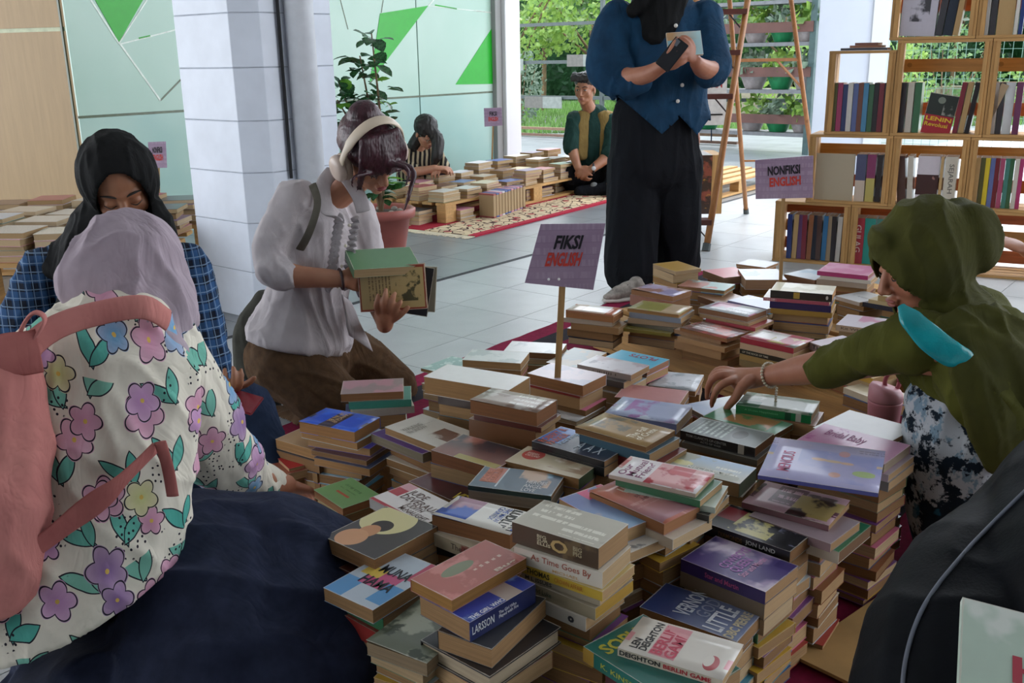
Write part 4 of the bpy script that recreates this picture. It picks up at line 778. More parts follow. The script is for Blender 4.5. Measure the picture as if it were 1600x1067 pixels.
SB('small brown book behind',D(label='brown book with rounded edge, partly hidden behind the mixed lilac cover',a=(1125,474),b=(1090,462),c=(1135,462),z=.225,t=.025,L=.13,W=.14,cov=cv('8E6A50'),spine='k',pg='8A6648'),fsp=0)
SB('grey curled magazine',D(label='dull grey curled magazine below the tallest stack of the rear group',a=(1265,505),b=(1195,492),c=(1290,490),z=.215,t=.01,L=.18,W=.14,cov=cv('6F6862',(('b',8,.55,'8A8480'),)),spine='f',spc='8A7E60',pg='8E7A5A',curl=.006),fsp=0)
SB('far white sheet book',D(label='flat white book at the far left rear corner, behind the bright pink cover',a=(1195,418),b=(1150,412),c=(1215,407),z=.22,t=.012,L=.14,W=.13,cov=cv('CDD0D2',(('b',8,.58,'AAB4BC'),)),spine='k',pg='A88A6A'),fsp=0)
for k,(a,b,c,z,cc,n_) in enumerate((((1345,585),(1300,570),(1375,560),.22,'B9923A','yellow-spined'),((1400,590),(1352,575),(1420,560),.2,'A8402A','red'),((1370,625),(1318,605),(1395,600),.19,'C9BCA0','cream'))):
    SB(f'{n_} book below the sleeve',D(label=f'{n_} book in the shade below the olive sleeve, left of the tumbler',a=a,b=b,c=c,z=z,t=.018,L=.15,W=.11,cov=cv(cc),spine='f',spc=cc,pg='A88A60'),fsp=.6)
# ================================================ RUGS
def cloth_mat(name,fn,rough=.95,weave=700,bump=.25):
    m=bpy.data.materials.new(name); m.use_nodes=True; N=NT(m); N.b.inputs['Roughness'].default_value=rough; N.b.inputs['Specular IOR Level'].default_value=.2
    N.col(fn(N)); w=N.n('TexWave'); w.inputs['Scale'].default_value=weave*.8; w.inputs['Distortion'].default_value=2; N.l(N.obj(),w.inputs['Vector'])
    q=N.n('TexNoise'); q.inputs['Scale'].default_value=4.5; q.inputs['Detail'].default_value=3; q.inputs['Distortion'].default_value=1.8; N.l(N.scale(N.obj(),1.6,1.6,.8),q.inputs['Vector'])
    rd=N.m('ABSOLUTE',N.m('SUBTRACT',q.outputs['Fac'],.5)); q2=N.noise(N.scale(N.obj(),1.5,1.5,.7),16,3)
    hgt=N.m('ADD',N.m('MULTIPLY',rd,1.0),N.m('ADD',N.m('MULTIPLY',q2,.18),N.m('MULTIPLY',w.outputs['Fac'],.012*bump/.25)))
    N.bump(hgt,.55 if not name.endswith('rug') else .05,.05); return m
ra_=at(640,592); rb2=at(945,476); RX=(rb2-ra_); RX.z=0; RX.normalize(); RY=Vector((RX.y,-RX.x,0))
bm=bmesh.new(); nx=60
Lr=3.2; Wr=3.0; o0=ra_-RX*1.0
gv=[[bm.verts.new((Lr*i/nx,-Wr*j/40+(.012*noise.noise(Vector((i*.4,j*.4,0)))),.004+.002*noise.noise(Vector((i*.5,j*.5,3))))) for j in range(41)] for i in range(nx+1)]
for i in range(nx):
    for j in range(40): bm.faces.new((gv[i][j],gv[i+1][j],gv[i+1][j+1],gv[i][j+1]))
bmesh.ops.reverse_faces(bm,faces=bm.faces[:])
def rfm(N):
    X,Y,Z=N.xyz(N.obj()); f=N.noise(N.obj(),60,3); Y=N.m('MULTIPLY',Y,-1)
    cur=N.mix(N.m('GREATER_THAN',N.m('SINE',N.m('MULTIPLY',Y,16)),.1),lin('7A1538'),lin('302E34'))
    cur=N.mix(N.m('LESS_THAN',Y,.09),cur,lin('8C1A42'))
    return N.mix(N.m('MULTIPLY',N.ramp(f,.4,.7),.3),cur,lin('2A1018'))
MR=rotM(RX,-RY,Vector((0,0,1)),Vector((o0.x,o0.y,0)))
o=link('rug',bm,cloth_mat('striped_rug',rfm),M=MR); tag(o,'striped magenta and black rug under the front book pile','rug')
md=o.modifiers.new('s','SOLIDIFY'); md.thickness=.003
bm=bmesh.new(); q=[at(1238,1022,.02),at(1460,870,.02),at(1640,960,.02),at(1420,1110,.02)]
a=[bm.verts.new((p.x,p.y,.012)) for p in q]; b=[bm.verts.new((p.x,p.y,.019)) for p in q]
bm.faces.new(a); bm.faces.new(b)
for i in range(4): bm.faces.new((a[i],a[(i+1)%4],b[(i+1)%4],b[i]))
bmesh.ops.recalc_face_normals(bm,faces=bm.faces[:])
o=link('cardboard_sheet',bm,mat('cardboard','A98450',.85,.12,8,.15)); tag(o,'brown cardboard sheet on the rug, between the pile and the dark bag','cardboard')
def persian(N):
    O=N.obj(); X,Y,Z=N.xyz(O); v=N.n('TexVoronoi'); v.inputs['Scale'].default_value=9; N.l(O,v.inputs['Vector'])
    cur=N.mix(N.ramp(v.outputs['Distance'],.25,.3),lin('A8343E'),lin('D3BE9C'))
    v2=N.n('TexVoronoi',feature='DISTANCE_TO_EDGE'); v2.inputs['Scale'].default_value=16; N.l(O,v2.inputs['Vector'])
    cur=N.mix(N.m('LESS_THAN',v2.outputs['Distance'],.05),cur,lin('4A2E2C'))
    cur=N.mix(N.m('GREATER_THAN',Y,.42),cur,N.mix(N.ramp(v.outputs['Distance'],.2,.3),lin('D0B490'),lin('9C2434')))
    return N.mix(N.m('LESS_THAN',Y,.055),cur,lin('A8283C'))
fa=at(742,371); fb=at(1000,304); FX=(fb-fa); FX.z=0; FX.normalize(); FYv=Vector((-FX.y,FX.x,0))
pr=thing('persian_rug','red and cream patterned rug with a fringed end, under the far book display','rug',M=rotM(FX,FYv,Vector((0,0,1)),fa))
box('pile',0,0,.001,3.2,1.25,.012,cloth_mat('patterned_rug',persian),pr)
bm=bmesh.new(); rr=random.Random(5)
for k in range(260):
    y=1.25*k/260; l=rr.uniform(.05,.09); beam(bm,(0,y,.006),(-l,y+rr.uniform(-.01,.01),.003),.005,.003)
o=link('fringe',bm,mat('fringe_cotton','D8CBB0',.9),pr); o['kind']='stuff'
# ================================================ SIGNS
def sign_mat():
    m=bpy.data.materials.new('sign_print'); m.use_nodes=True; N=NT(m); N.b.inputs['Roughness'].default_value=.4
    X,Y,Z=N.xyz(N.obj('Generated')); f=N.noise(N.obj(),7,3)
    row=N.m('FRACT',N.m('MULTIPLY',Z,5.5)); bk=N.noise(N.scale(N.obj(),130,1,14),1,1)
    cur=N.mix(N.ramp(f,.3,.7),lin('8E7690'),lin('A48FA6'))
    cur=N.mix(N.m('MULTIPLY',N.m('MULTIPLY',N.m('LESS_THAN',row,.55),N.ramp(bk,.45,.6)),.28),cur,lin('C0AEC2'))
    cur=N.mix(N.m('MULTIPLY',N.m('GREATER_THAN',row,.92),.2),cur,lin('6F5870'))
    N.col(cur); return m
SM=sign_mat(); STK=wood_mat('sign_stick','B08A58',.7,2)
def sign(label,tl,tr,br,bl,Y,l1,l2,sb,zb,big=True,yr=None):
    """flat card on a stick; corners in the picture, card in the vertical plane through depth Y"""
    n=Vector((0,-1,0)) if yr is None else Matrix.Rotation(yr,3,'Z')@Vector((0,-1,0))
    c=P((tl[0]+br[0])/2,(tl[1]+br[1])/2,Y); q=[on(*p,c,n) for p in (tl,tr,br,bl)]
    t=thing('shop_sign',label,'sign',loc=c)
    bm=bmesh.new(); a=[bm.verts.new(p-c) for p in q]; b=[bm.verts.new(p-c-n*.003) for p in q]; bm.faces.new(a); bm.faces.new(b[::-1])
    for i in range(4): bm.faces.new((a[i],b[i],b[(i+1)%4],a[(i+1)%4]))
    bmesh.ops.recalc_face_normals(bm,faces=bm.faces[:]); link('card',bm,SM,t)
    X=(q[1]-q[0]); Yv=(q[0]-q[3]); w_=X.length; h_=Yv.length
    for st,u,v,ww,hh,col in ((l1,*(.30,.57,.42,.24),'14121C'),(l2,*(.24,.28,.54,.24),'C23A2E')):
        if len(st)>6 and col=='14121C': u,ww=.21,.56
        text(t,st,q[3]-c+X*u+Yv*v+n*.001,X,Yv,ww*w_,hh*h_,ink(col),'lettering',.035,0)
    for u in (.36,.52) if big else ():
        bm=bmesh.new(); ell(bm,q[3]-c+X*u+Yv*.06+n*.002,(.0035,.002,.0035),n=10); link('pin',bm,mat('white_pin','F2F2F2',.3),t)
    bot=P(*sb,Y); bot.z=zb; top=(q[2]+q[3])/2-c+Yv*.25; bm=bmesh.new(); beam(bm,bot-c-n*.008,top-n*.008,.016 if big else .012,.008,up=Vector((0,1,0))); link('stick',bm,STK,t)
sign('mauve card sign lettered FIKSI ENGLISH on a wooden stick, rising from the front book pile',(845,350),(946,349),(927,453),(820,442),2.36,'FIKSI','ENGLISH',(866,618),.146)
sign('wide mauve card sign lettered NONFIKSI ENGLISH on a stick before the crate shelf',(1180,250),(1271,243),(1270,309),(1181,311),3.62,'NONFIKSI','ENGLISH',(1222,440),.142,False)
sign('small mauve sign on a stick by the white post, behind the far book display',(756,169),(784,168),(785,196),(757,198),8.3,'FIKSI','ENGLISH',(766,262),.0,False)
sign('small mauve sign on a stick at far left, between the black headscarf and the pillar',(231,222),(259,221),(261,262),(234,263),5.6,'NONFIKSI','ENGLISH',(246,380),.0,False)
# ================================================ STEPLADDER
LW=wood_mat('ladder_wood','A9713F',.5,2,.3)
f1=at(1103,392); f2=at(1166,334); f3=at(1280,334); f2.z=f3.z=f1.z=0
top1=P(1168,2,f1.y+.42); ld=thing('stepladder','tall wooden stepladder with dark brown treads, right of the standing person in blue','ladder',loc=f1)
def leg(a,b,ext=1.12,r=.02):
    bm=bmesh.new(); a=a-f1; b=b-f1; tube(bm,[a,a+(b-a)*ext],[r,r*.9],10,caps=False); o=link('leg',bm,LW,ld,True)
    bm=bmesh.new(); tube(bm,[a,a+(b-a).normalized()*.045],[r*1.25,r*1.2],10,caps=False); link('rubber_foot',bm,mat('rubber','4A5152',.7),o)
f0=f1+Vector((-.48,.05,0)); top0=top1+Vector((-.30,.02,0))
leg(f1,top1); leg(f0,top0)
t2=P(1140,0,f1.y+.62); t3=P(1236,0,f1.y+.72)
leg(f2,t2,1.1,.016); leg(f3,t3,1.1,.016)
for y in (346,150,82,18):
    zz=None; a,b=f1-f1,top1-f1
    # parameter along the leg whose picture row is y
    lo,hi=0,1.2
    for _ in range(40):
        mid=(lo+hi)/2; q=f1+(top1-f1)*mid-CAM; yy=533.5-F*q.dot(UP)/q.dot(FW)
        if yy>y: lo=mid
        else: hi=mid
    p=(top1-f1)*lo; q=(f0-f1)+(top0-f0)*lo
    bm=bmesh.new(); beam(bm,q,p,.10,.03); link('tread',bm,mat('tread_brown','5A2F28',.5,.2,9),ld)
    bm=bmesh.new(); beam(bm,p+Vector((-.10,0,-.01)),p+Vector((-.02,0,-.10)),.008,.008); link('bracket',bm,mat('bracket_metal','4A4044',.5),ld)
def lp(a,b,k): return (a+(b-a)*k)-f1
bm=bmesh.new(); beam(bm,lp(f2,t2,.75),lp(f3,t3,.75),.02,.02); link('cross_brace',bm,LW,ld); bm=bmesh.new(); beam(bm,lp(f2,t2,.28)*1,lp(f3,t3,.28),.012,.012); link('cross_brace',bm,LW,ld); bm=bmesh.new(); beam(bm,lp(f2,t2,.75)*.35+lp(f3,t3,.75)*.65,lp(f3,t3,.62),.012,.012); link('cross_brace',bm,LW,ld)
# poster board and pallets standing behind the ladder
pb=P(1118,150,6.3)
t=thing('notice_board','white printed poster board leaning behind the stepladder, lettered AN in red','poster',loc=pb)
box('board',-.12,0,-.18,.07,.015,.22,mat('poster_white','D6D6D4',.6),t); text(t,'AN',(-.03,-.001,.05),(1,0,0),(0,0,1),.07,.06,ink('9C2E34'),'lettering',.02,0)
bm=bmesh.new(); bx(bm,-.03,-.003,-.12,.05,0,-.11); link('printed_bar',bm,ink('1A1A1A'),t)
cb=P(1106,285,6.15); 
t=thing('painted_box','wooden crate side with a dark flower painting, behind the legs of the person in blue','box',loc=(cb.x,cb.y,0))
box('crate_side',.02,-.02,.13,.09,.3,.50,PINE(2),t); box('painting',-.25,-.02,.13,.019,.28,.50,cover_mat('3A2C26',(('b',9,.52,'8A4A3A'),('b',14,.6,'B98A3A'))),t)
p0=at(1085,330); XP=DA.copy()
pallet('low pine pallet on the floor behind the ladder',Vector((p0.x+.05,p0.y+.25,.004)),DA,1.6,.8,.12,6)
# ================================================ CRATE SHELF
SA=at(1202,407); SBp=at(1291,414); SX=(SBp-SA); SX.z=0; SX.normalize(); SN=Vector((SX.y,-SX.x,0)); SA=SA+Vector((0,0,0)); SA.z=0
MS=rotM(SX,-SN,Vector((0,0,1)),SA)
def suv(px,py): p=on(px,py,SA,SN)-SA; return p.dot(SX),p.z
CW=[wood_mat('pine','C79A5E',axis=0),wood_mat('pine','C79A5E',axis=2)]
def crate(label,u0,z0,u1,z1,dp=.26,back=3,horiz=True):
    t=thing('wooden_crate',label,'crate',M=MS@Matrix.Translation((u0,0,z0)),group='pine crates stacked as a shelf'); w_=u1-u0; h=z1-z0; th_=.014
    box('bottom_board',0,0,0,w_,dp,th_,CW[0],t,.0015); box('top_board',0,0,h-th_,w_,dp,h,CW[0],t,.0015)
    for x in (0,w_-th_):
        for k in range(3): box('side_slat',x,.005+k*dp/3,th_,x+th_,k*dp/3+dp/3-.006,h-th_,CW[1],t,.0015)
    for x in (th_,w_-th_-.02): box('corner_post',x,.0,th_,x+.02,.03,h-th_,CW[1],t,.0015)
    for k in range(back):
        zc=th_+(h-2*th_)*(k+.5)/back; box('back_slat',0,dp,zc-.035,w_,dp+.01,zc+.03,CW[0] if k%2 else wood_mat('pine_red','B5683F',axis=0),t,.0015)
    return t
def U(px,py): return suv(px,py)[0]
def Zp(px,py): return suv(px,py)[1]
u12,zt=suv(1212,315); 
z1=Zp(1215,314); z2=Zp(1262,210); z3=Zp(1290,80); z3b=Zp(1400,181); z4=Zp(1400,62)
z2=Zp(1330,211)
uA=U(1206,408); uB=U(1327,360); uC=U(1262,260); uD=U(1392,260); uE=U(1512,260); uF=U(1291,150); uG=U(1398,120); uH=U(1545,120); uI=U(1392,30); uJ=U(1527,30)
z3c=z2+.0; 
crate('bottom left crate of the shelf, holding a slanting row of thin books',uA,.0,uB,z1)
crate('bottom crate behind the olive headscarf, holding a red and a teal book',uB+.002,.0,uB+.46,z1)
crate('bottom right crate of the shelf behind the back of the olive headscarf',uB+.464,.0,uB+.95,z1)
crate('second-tier left crate right behind the NONFIKSI sign',uC,z1+.001,uD,z2,back=2)
crate('second-tier middle crate above the olive headscarf, holding white hardbacks',uD+.002,z1+.001,uE,z2+.0,back=2)
crate('second-tier right crate with a row of colourful spines at the picture edge',uE+.002,z1+.001,uE+.46,z2,back=2)
crate('small third-tier crate left, topped by flat books',uF,z2+.001,uG-.002,z3,back=0)
zU=z2+.001; hU=Zp(1450,62)-zU
crate('third-tier crate holding the LENIN book',uG,zU,uH,zU+hU,back=2)
crate('third-tier right crate at the picture edge, holding grey and white books',uH+.002,zU,uH+.46,zU+hU,back=2)
crate('top crate holding the white book with a drawn boot',uI,zU+hU+.001,uJ,zU+hU+.34,back=1)
crate('top right crate at the upper corner of the picture',uJ+.002,zU+hU+.001,uJ+.46,zU+hU+.34,back=1)
for px,py0,py1 in ((1345,200,85),(1375,200,85)): 
    u=U(px,140); t=None
def shelf_row(items,zb,grp,where,dep=.13):
    """items: (px0,px1,pytop,colour,label or None,lean,texts)"""
    for k,it in enumerate(items):
        a,b,yt,c,lab=it[:5]; lean=it[5] if len(it)>5 else 0; tx=it[6] if len(it)>6 else None
        u0,u1=U(a,(yt+40)),U(b,(yt+40)); h=Zp((a+b)/2,yt)-zb; w_=max(u1-u0-.001,.006); h=max(.12,min(h,.245))
        L_,W_=h,dep
        M=MS@Matrix.Translation((u0+w_,.03+.004*(k%3),zb+.0155))@Matrix.Rotation(lean,4,'Y')@Matrix.Rotation(-PI/2,4,'Y')
        # local x up, y back, z to the left
        cc=c if not isinstance(c,str) else cover_mat(c)
        t=book(lab or f"{where}, {COLN.get(c,'worn') if isinstance(c,str) else 'printed'} spine, {ORDN[k]} from the left",M,L_,W_,w_,cc,spine='f',spc=cc,pg='C4AA82',group=grp)
        if tx: 
            s_,cl=tx; text(t,s_,(L_*.85,-.0005,w_*.75),(-1,0,0),(0,0,-1),L_*.6,w_*.5,ink(cl),'title',.01)
ORDN=['first','second','third','fourth','fifth','sixth','seventh','eighth','ninth','tenth','eleventh','twelfth','thirteenth','fourteenth','fifteenth']
COLN={'2A3F7A':'blue','6A4A78':'purple','B99A6A':'tan','7A2A38':'maroon','8E5A3A':'brown','1F2A3A':'dark navy','2F6F9C':'sky blue','A89478':'beige','26242A':'black','D0CEC8':'white','4A3430':'dark brown','A8386A':'magenta','1F8A80':'teal','9C2E3E':'red','5A5F3A':'olive','3A6A4A':'green','C4C0B4':'pale','C9B430':'yellow','5A6A9C':'slate blue','B9B4B0':'light grey','7A4A3A':'rust brown','4A8AB0':'blue','3A3A40':'charcoal','6A3A5A':'plum','A04A68':'pink','8A8E8A':'grey','C8CDD0':'white grey','3F7A70':'green teal'}
R=lambda *x: x
SPL='books in the lower crates of the shelf'; SPU='books in the upper crates of the shelf'
def row(x0,x1,y,cols,lj=0.0):
    n=len(cols); return [(x0+(x1-x0)*k/n,x0+(x1-x0)*(k+1)/n,y+((k*7)%5-2)*1.6,c,None,lj*((k*5)%3-1)) for k,c in enumerate(cols)]
shelf_row(row(1228,1320,338,['2A3F7A','B99A6A','6A4A78','7A2A38','8E5A3A','1F2A3A','4A3430','2F6F9C','A89478','26242A','D0CEC8','4A3430'],.015),.0,SPL,'bottom left crate book')
shelf_row([(1330,1348,338,'9C2E3E','red book with GULAG in pale capitals on its spine, in a bottom crate',0,('GULAG','D8C8C4')),(1349,1366,325,'1F8A80','bright teal book, tallest in the bottom crate beside the olive headscarf'),(1367,1380,326,'3F7A70',None)],0,SPL,'book right of the red GULAG spine')
shelf_row([(1273,1334,222,cover_mat('B9A890',(('r',.0,.0,1,1,'B0A48C'),)),'large pale green and beige book standing face-out beside the NONFIKSI sign')],z1,SPL,'x',.02)
shelf_row([(1335,1351,236,cover_mat('4A5070',(('r',0,0,.45,1,'C9B9A8'),)),'dark blue and beige spine in the second-tier left crate, left of the yellowish spine'),(1352,1366,236,cover_mat('8A3A68',(('r',0,0,.5,1,'C4B86A'),)),'magenta and yellowish spine in the second-tier left crate'),(1367,1376,240,'26242A',None),(1377,1386,244,'3A3A40',None)],z1,SPL,'book at the right of the second-tier left crate')
shelf_row([(1404,1418,240,'4A3430',None,-.1),(1419,1428,236,'C4C0B4',None,-.05),(1431,1466,236,cover_mat('CFC9D2',(('r',.2,0,.62,1,'3A2226'),('b',12,.7,'A07870'))),'white hardback with a dark picture block, above the olive headscarf'),(1467,1472,240,'B99A6A',None),(1474,1494,238,cover_mat('D4D0C2'),'white spine lettered SEJARAH, above the olive headscarf',0,('SEJARAH','6A6A64'))],z1,SPL,'book in the second-tier middle crate')
shelf_row(row(1514,1598,242,['4A3430','B99A6A','5A5F3A','C9B430','5A6A9C','7A2A38','A04A68','3F7A70','3A6A4A','C4C0B4','A8386A']),z1,SPL,'second-tier right crate book')
shelf_row(row(1297,1394,134,['5A5F3A','A8386A','2A3F7A','D0CEC8','5A6A9C','7A4A3A','4A8AB0','3A6A4A','26242A','7A2A38','1F2A3A','6A3A5A']),z2,SPU,'small third-tier crate book')
shelf_row([(1404,1417,90,'26242A',None),(1418,1428,98,'C4C0B4',None),(1429,1440,100,'3A6A4A',None)],zU,SPU,'third-tier crate book left of LENIN')
lu0,lu1=U(1443,140),U(1490,140); lh=Zp(1470,102)-zU-.02
M=MS@Matrix.Translation((lu0,.06,zU+.016))@Matrix.Rotation(.16,4,'Y')@Matrix.Rotation(PI/2,4,'X')
book('red and black book lettered LENIN in yellow, facing out of a third-tier crate',M,lu1-lu0,.20,.02,cover_mat('A32634',(('r',0,.48,1,1,'26302C'),('o',.45,.85,.13,.08,'7A8478'),('B',.55,.5,1,.75,'8E9088',9,.5))),spine='l',pg='B99A6C',group=SPU,
   texts=(('top','LENIN',.06,.34,.88,.10,'D8B42E',.03,0),('top','Revolusi',.06,.2,.8,.10,'D8B42E',.02,0)))
shelf_row([(1494,1502,100,'7A2A38',None,.1),(1503,1512,100,'B99A6A',None,.1),(1513,1521,100,'26242A',None,.12),(1532,1545,108,'A89478',None,.35)],zU,SPU,'leaning book right of the LENIN cover')
shelf_row([(1554,1562,96,'B9B4B0',None),(1563,1572,92,'3A3A40',None),(1573,1588,90,'C8CDD0',None),(1589,1600,96,'6A3A5A',None)],zU,SPU,'third-tier right crate book')
hz=zU+hU+.016
shelf_row([(1406,1462,-14,cover_mat('BDBAC6',(('B',.3,.2,.85,.75,'3A3A40',7,.47),)),'white book with a dark drawn boot and the cut-off word HOMKA, in the top crate',.03),(1463,1474,-20,'3A3A40',None,.1),(1475,1490,-20,'1F2A3A',None,.1),(1491,1500,-20,'B99A6A',None,.1)],zU+hU,SPU,'top crate book right of the drawn boot')
shelf_row([(1531,1546,-10,'C8CDD0',None),(1547,1557,-12,'3A3A40',None),(1558,1585,-12,'B99A6A',None),(1586,1592,-12,'D0CEC8',None),(1593,1600,-12,'2A3F7A',None)],zU+hU,SPU,'top right crate book')
for k,(a,b,c) in enumerate(((1312,1385,'3A3A40'),(1326,1376,'8E5A3A'),(1334,1370,'7A4A3A'))):
    u0,u1=U(a,75),U(b,75); book(f"{('charcoal','brown','rust brown')[k]} book lying flat on the small third-tier crate, {('lowest','middle','topmost')[k]}",MS@Matrix.Translation((u0,.03,z3+.001+k*.0125)),u1-u0,.17,.012,COLN and cover_mat(c),spine='f',group=SPU)
# ================================================ FAR BOOK DISPLAY
XA=FX; YA=Vector((-XA.y,XA.x,0))
pf=at(697,352); pf.z=0.013
far1=pallet('pine pallet carrying the far book display on the patterned rug',pf-DA*.0,XA,2.3,.7,.135,6)
FARG='books of the far display'
rf=random.Random(21)
PALE=['D9D2C4','C9C4BC','B9AFA0','D4CCD4','8E7A9C','4A5F9C','9C4A50','5A7A5A','D8CDB0','B4BCC8','6A4A3A','34363E','C98A9C']
PN={'D9D2C4':'cream','C9C4BC':'pale grey','B9AFA0':'beige','D4CCD4':'pinkish white','8E7A9C':'mauve','4A5F9C':'blue','9C4A50':'red','5A7A5A':'green','D8CDB0':'cream','B4BCC8':'pale blue','6A4A3A':'brown','34363E':'black','C98A9C':'pink'}
meshc={}
def small_book(label,p,X,L,W,t,c,pg,grp):
    key=(c,pg)
    if key not in meshc:
        bm=bmesh.new(); bx(bm,0,0,0,1,1,.06); bx(bm,0,0,.94,1,1,1); bx(bm,.01,.01,.06,.99,.99,.94,1); me=bpy.data.meshes.new('book'); bm.to_mesh(me); bm.free()
        me.materials.append(mat('small_cover',c,.35,.15,30)); me.materials.append(page_mat(pg)); meshc[key]=me
    Y=Vector((-X.y,X.x,0)); M=rotM(X,Y,Vector((0,0,1)),p)@Matrix.Diagonal((L,W,t,1))
    o=linkme('book',meshc[key],M=M); tag(o,label,'book',grp); return o
def pile(p,X,n,where,tmin=.014,tmax=.03,topc=None,L=.2,W=.14,grp=FARG,jt=8,keep=9):
    z=p.z
    for k in range(n):
        t=rf.uniform(tmin,tmax); a=math.radians(rf.uniform(-jt,jt)); R=Matrix.Rotation(a,3,'Z'); c=topc if (k==n-1 and topc) else rf.choice(PALE)
        pos={0:'lowest',n-1:'topmost'}.get(k,ORD[n-1-k]+' from top'); LL=L*rf.uniform(.88,1); WW=W*rf.uniform(.88,1)
        if n-1-k>=keep:
            X2=R@X; hbook(rotM(X2,Vector((-X2.y,X2.x,0)),Vector((0,0,1)),Vector((p.x,p.y,z))),LL,WW,t,c,rf.choice(PAGES)); z+=t+.0005; continue
        small_book(f"{PN.get(c,'violet')} book, {pos}, {where}",Vector((p.x,p.y,z)),R@X,LL,WW,t,c,rf.choice(PAGES),grp); z+=t+.0005
names=['stack at the near end']+[o_+' stack from near end' for o_ in ('second','third','fourth','fifth','sixth','seventh','eighth','ninth')]
PAGES=['C9B694','D0BE9C','BDA47C','D9CBB0']
for j in range(3):
    for i in range(9):
        n=(4,3,4,4,5,5,6,5,6)[i]-(1 if j==0 and i in(0,3) else 0)+(j==2)
        p=pf+XA*(.02+i*.25)+YA*(.02+j*.225); p.z=.15
        pile(p+Vector((rf.uniform(-.01,.01),0,0)),XA,n,f"far pallet {('front','middle','back')[j]} row, {names[i]}",keep=(3,0,0)[j] if i<9 else 0)
for i,(px,py,n,w_,tc) in enumerate(((720,346,3,'stack at the near corner of the patterned rug',None),(823,318,4,'rug stack right of the upright row',None),(846,312,4,'second rug stack right of the upright row',None),(868,303,4,'third rug stack right of the upright row',None),(893,298,5,'rug stack topped by violet','8A2FA0'))):
    p=at(px,py,.013); pile(p,XA,n,f"{w_}",L=.17,W=.2,tmin=.02,topc=tc)
for k in range(11):   # upright row on the rug
    p=at(772+k*4.6,341-k*1.6,.013); c=rf.choice(PALE)
    R=Matrix.Rotation(-.12+.01*k,3,'Y')
    o=small_book(f"upright {PN[c]} book on the patterned rug, {ORDN[k]} from the left of the standing row",p,XA,.03,.13,.17,c,'C9B694',FARG)
for i,(px,py,n) in enumerate(((633,352,4),(655,352,4),(640,338,7),(668,335,6))):
    p=at(px,py,.013); pile(p,XA,n,f"stack {('left of the far pallet beside the plant pot','at the left end of the far pallet','behind the plant pot leaves','just left of the far pallet front')[i]}",L=.17,W=.18,keep=2)
# ================================================ LEFT BACKGROUND DISPLAY
LG='books of the left background display'
pl=at(0,520,0); 
def lft(px,py,Y): return P(px,py,Y)
pl0=Vector((-2.95,4.05,.004))
lp1=pallet('pine pallet behind the plaid sleeve at the left picture edge',pl0,Vector((1,0,0)),1.35,1.25,.30,6)
for i in range(6):
    for j in range(4):
        n=(5,4,6,5,4,5)[i] if j<3 else 5
        pile(Vector((-2.93+i*.225,4.08+j*.3,.305)),Vector((1,0,0)),n,f"left display {('front','second','third','back')[j]} row, {ORDN[i]} stack from left",keep=(3,0,0,0)[j],L=.2,W=.2,tmin=.018,tmax=.032,grp=LG)
pile(Vector((-2.62,4.55,.47)),Vector((1,0,0)),4,'the tall stack topped by a thick cream book, left of the black headscarf',L=.2,W=.15,tmin=.02,tmax=.05,topc='D9D2C4',grp=LG) if False else None
# ================================================ POTTED SHRUB
pp0=at(600,398,0); pp0.z=0
pt=thing('potted_shrub','tall dark-leaved shrub in a ribbed terracotta pot, behind the headphones wearer','plant',loc=(pp0.x-.02,pp0.y+.14,0))
bm=bmesh.new(); lathe(bm,[(.13,0),(.135,.01),(.17,.20),(.20,.205),(.205,.25),(.19,.26),(.175,.25),(.17,.215)],64,ribs=lambda a,z: (.02*math.cos(a*20) if .01<z<.2 else 0)); link('pot',bm,mat('terracotta_plastic','A35A50',.45,.08,8),pt,True)
bm=bmesh.new(); lathe(bm,[(.168,.20),(.17,.225),(.1,.235),(.01,.24)],24); link('soil',bm,mat('soil','4A3A2C',.95,.4,20,.5),pt,True)
bm=bmesh.new()
for k in range(12): a=k*.9; ell(bm,(.11*math.cos(a),.11*math.sin(a),.24),(.02,.016,.014),n=8)
link('pebbles',bm,mat('pebble','9C948A',.8,.3,14),pt,True)['kind']='stuff'
rr=random.Random(9); stems=[]
for k in range(5):
    a=k*1.3; e=Vector((math.cos(a)*.12-.12,math.sin(a)*.1,1.25-.12*k)); m_=Vector((math.cos(a)*.06-.03,math.sin(a)*.05,.6)); bm=bmesh.new(); p,r=catmull([(0,0,.22),m_,e],[.012,.009,.004]); tube(bm,p,r,7); link('stem',bm,mat('bark','6B5840',.9,.3,12),pt,True); stems.append((m_,e))
bm=bmesh.new()
outl=[(0,0),(.25,.26),(.55,.36),(.8,.24),(1,0)]
cvx=[bm.verts.new((x,0,-.25*x*x)) for x,_ in outl]; lv=[bm.verts.new((x,y,.06-.25*x*x)) for x,y in outl[1:-1]]; rv=[bm.verts.new((x,-y,.06-.25*x*x)) for x,y in outl[1:-1]]
for sd_ in (lv,rv):
    bm.faces.new((cvx[0],cvx[1],sd_[0])); bm.faces.new((cvx[1],cvx[2],sd_[1],sd_[0])); bm.faces.new((cvx[2],cvx[3],sd_[2],sd_[1])); bm.faces.new((cvx[3],cvx[4],sd_[2]))
bmesh.ops.recalc_face_normals(bm,faces=bm.faces[:])
mel=bpy.data.meshes.new('leaf'); bm.to_mesh(mel); bm.free()
for p in mel.polygons: p.use_smooth=True
LDK=leaf_mat('shrub_leaf','16301F','3B6A3F',.25); LDK.node_tree.nodes['Principled BSDF'].inputs['Roughness'].default_value=.25
mel.materials.append(LDK); mel2=mel.copy(); mel2.materials.clear(); mel2.materials.append(leaf_mat('shrub_leaf_young','4A8A2C','7FB83F',.4))
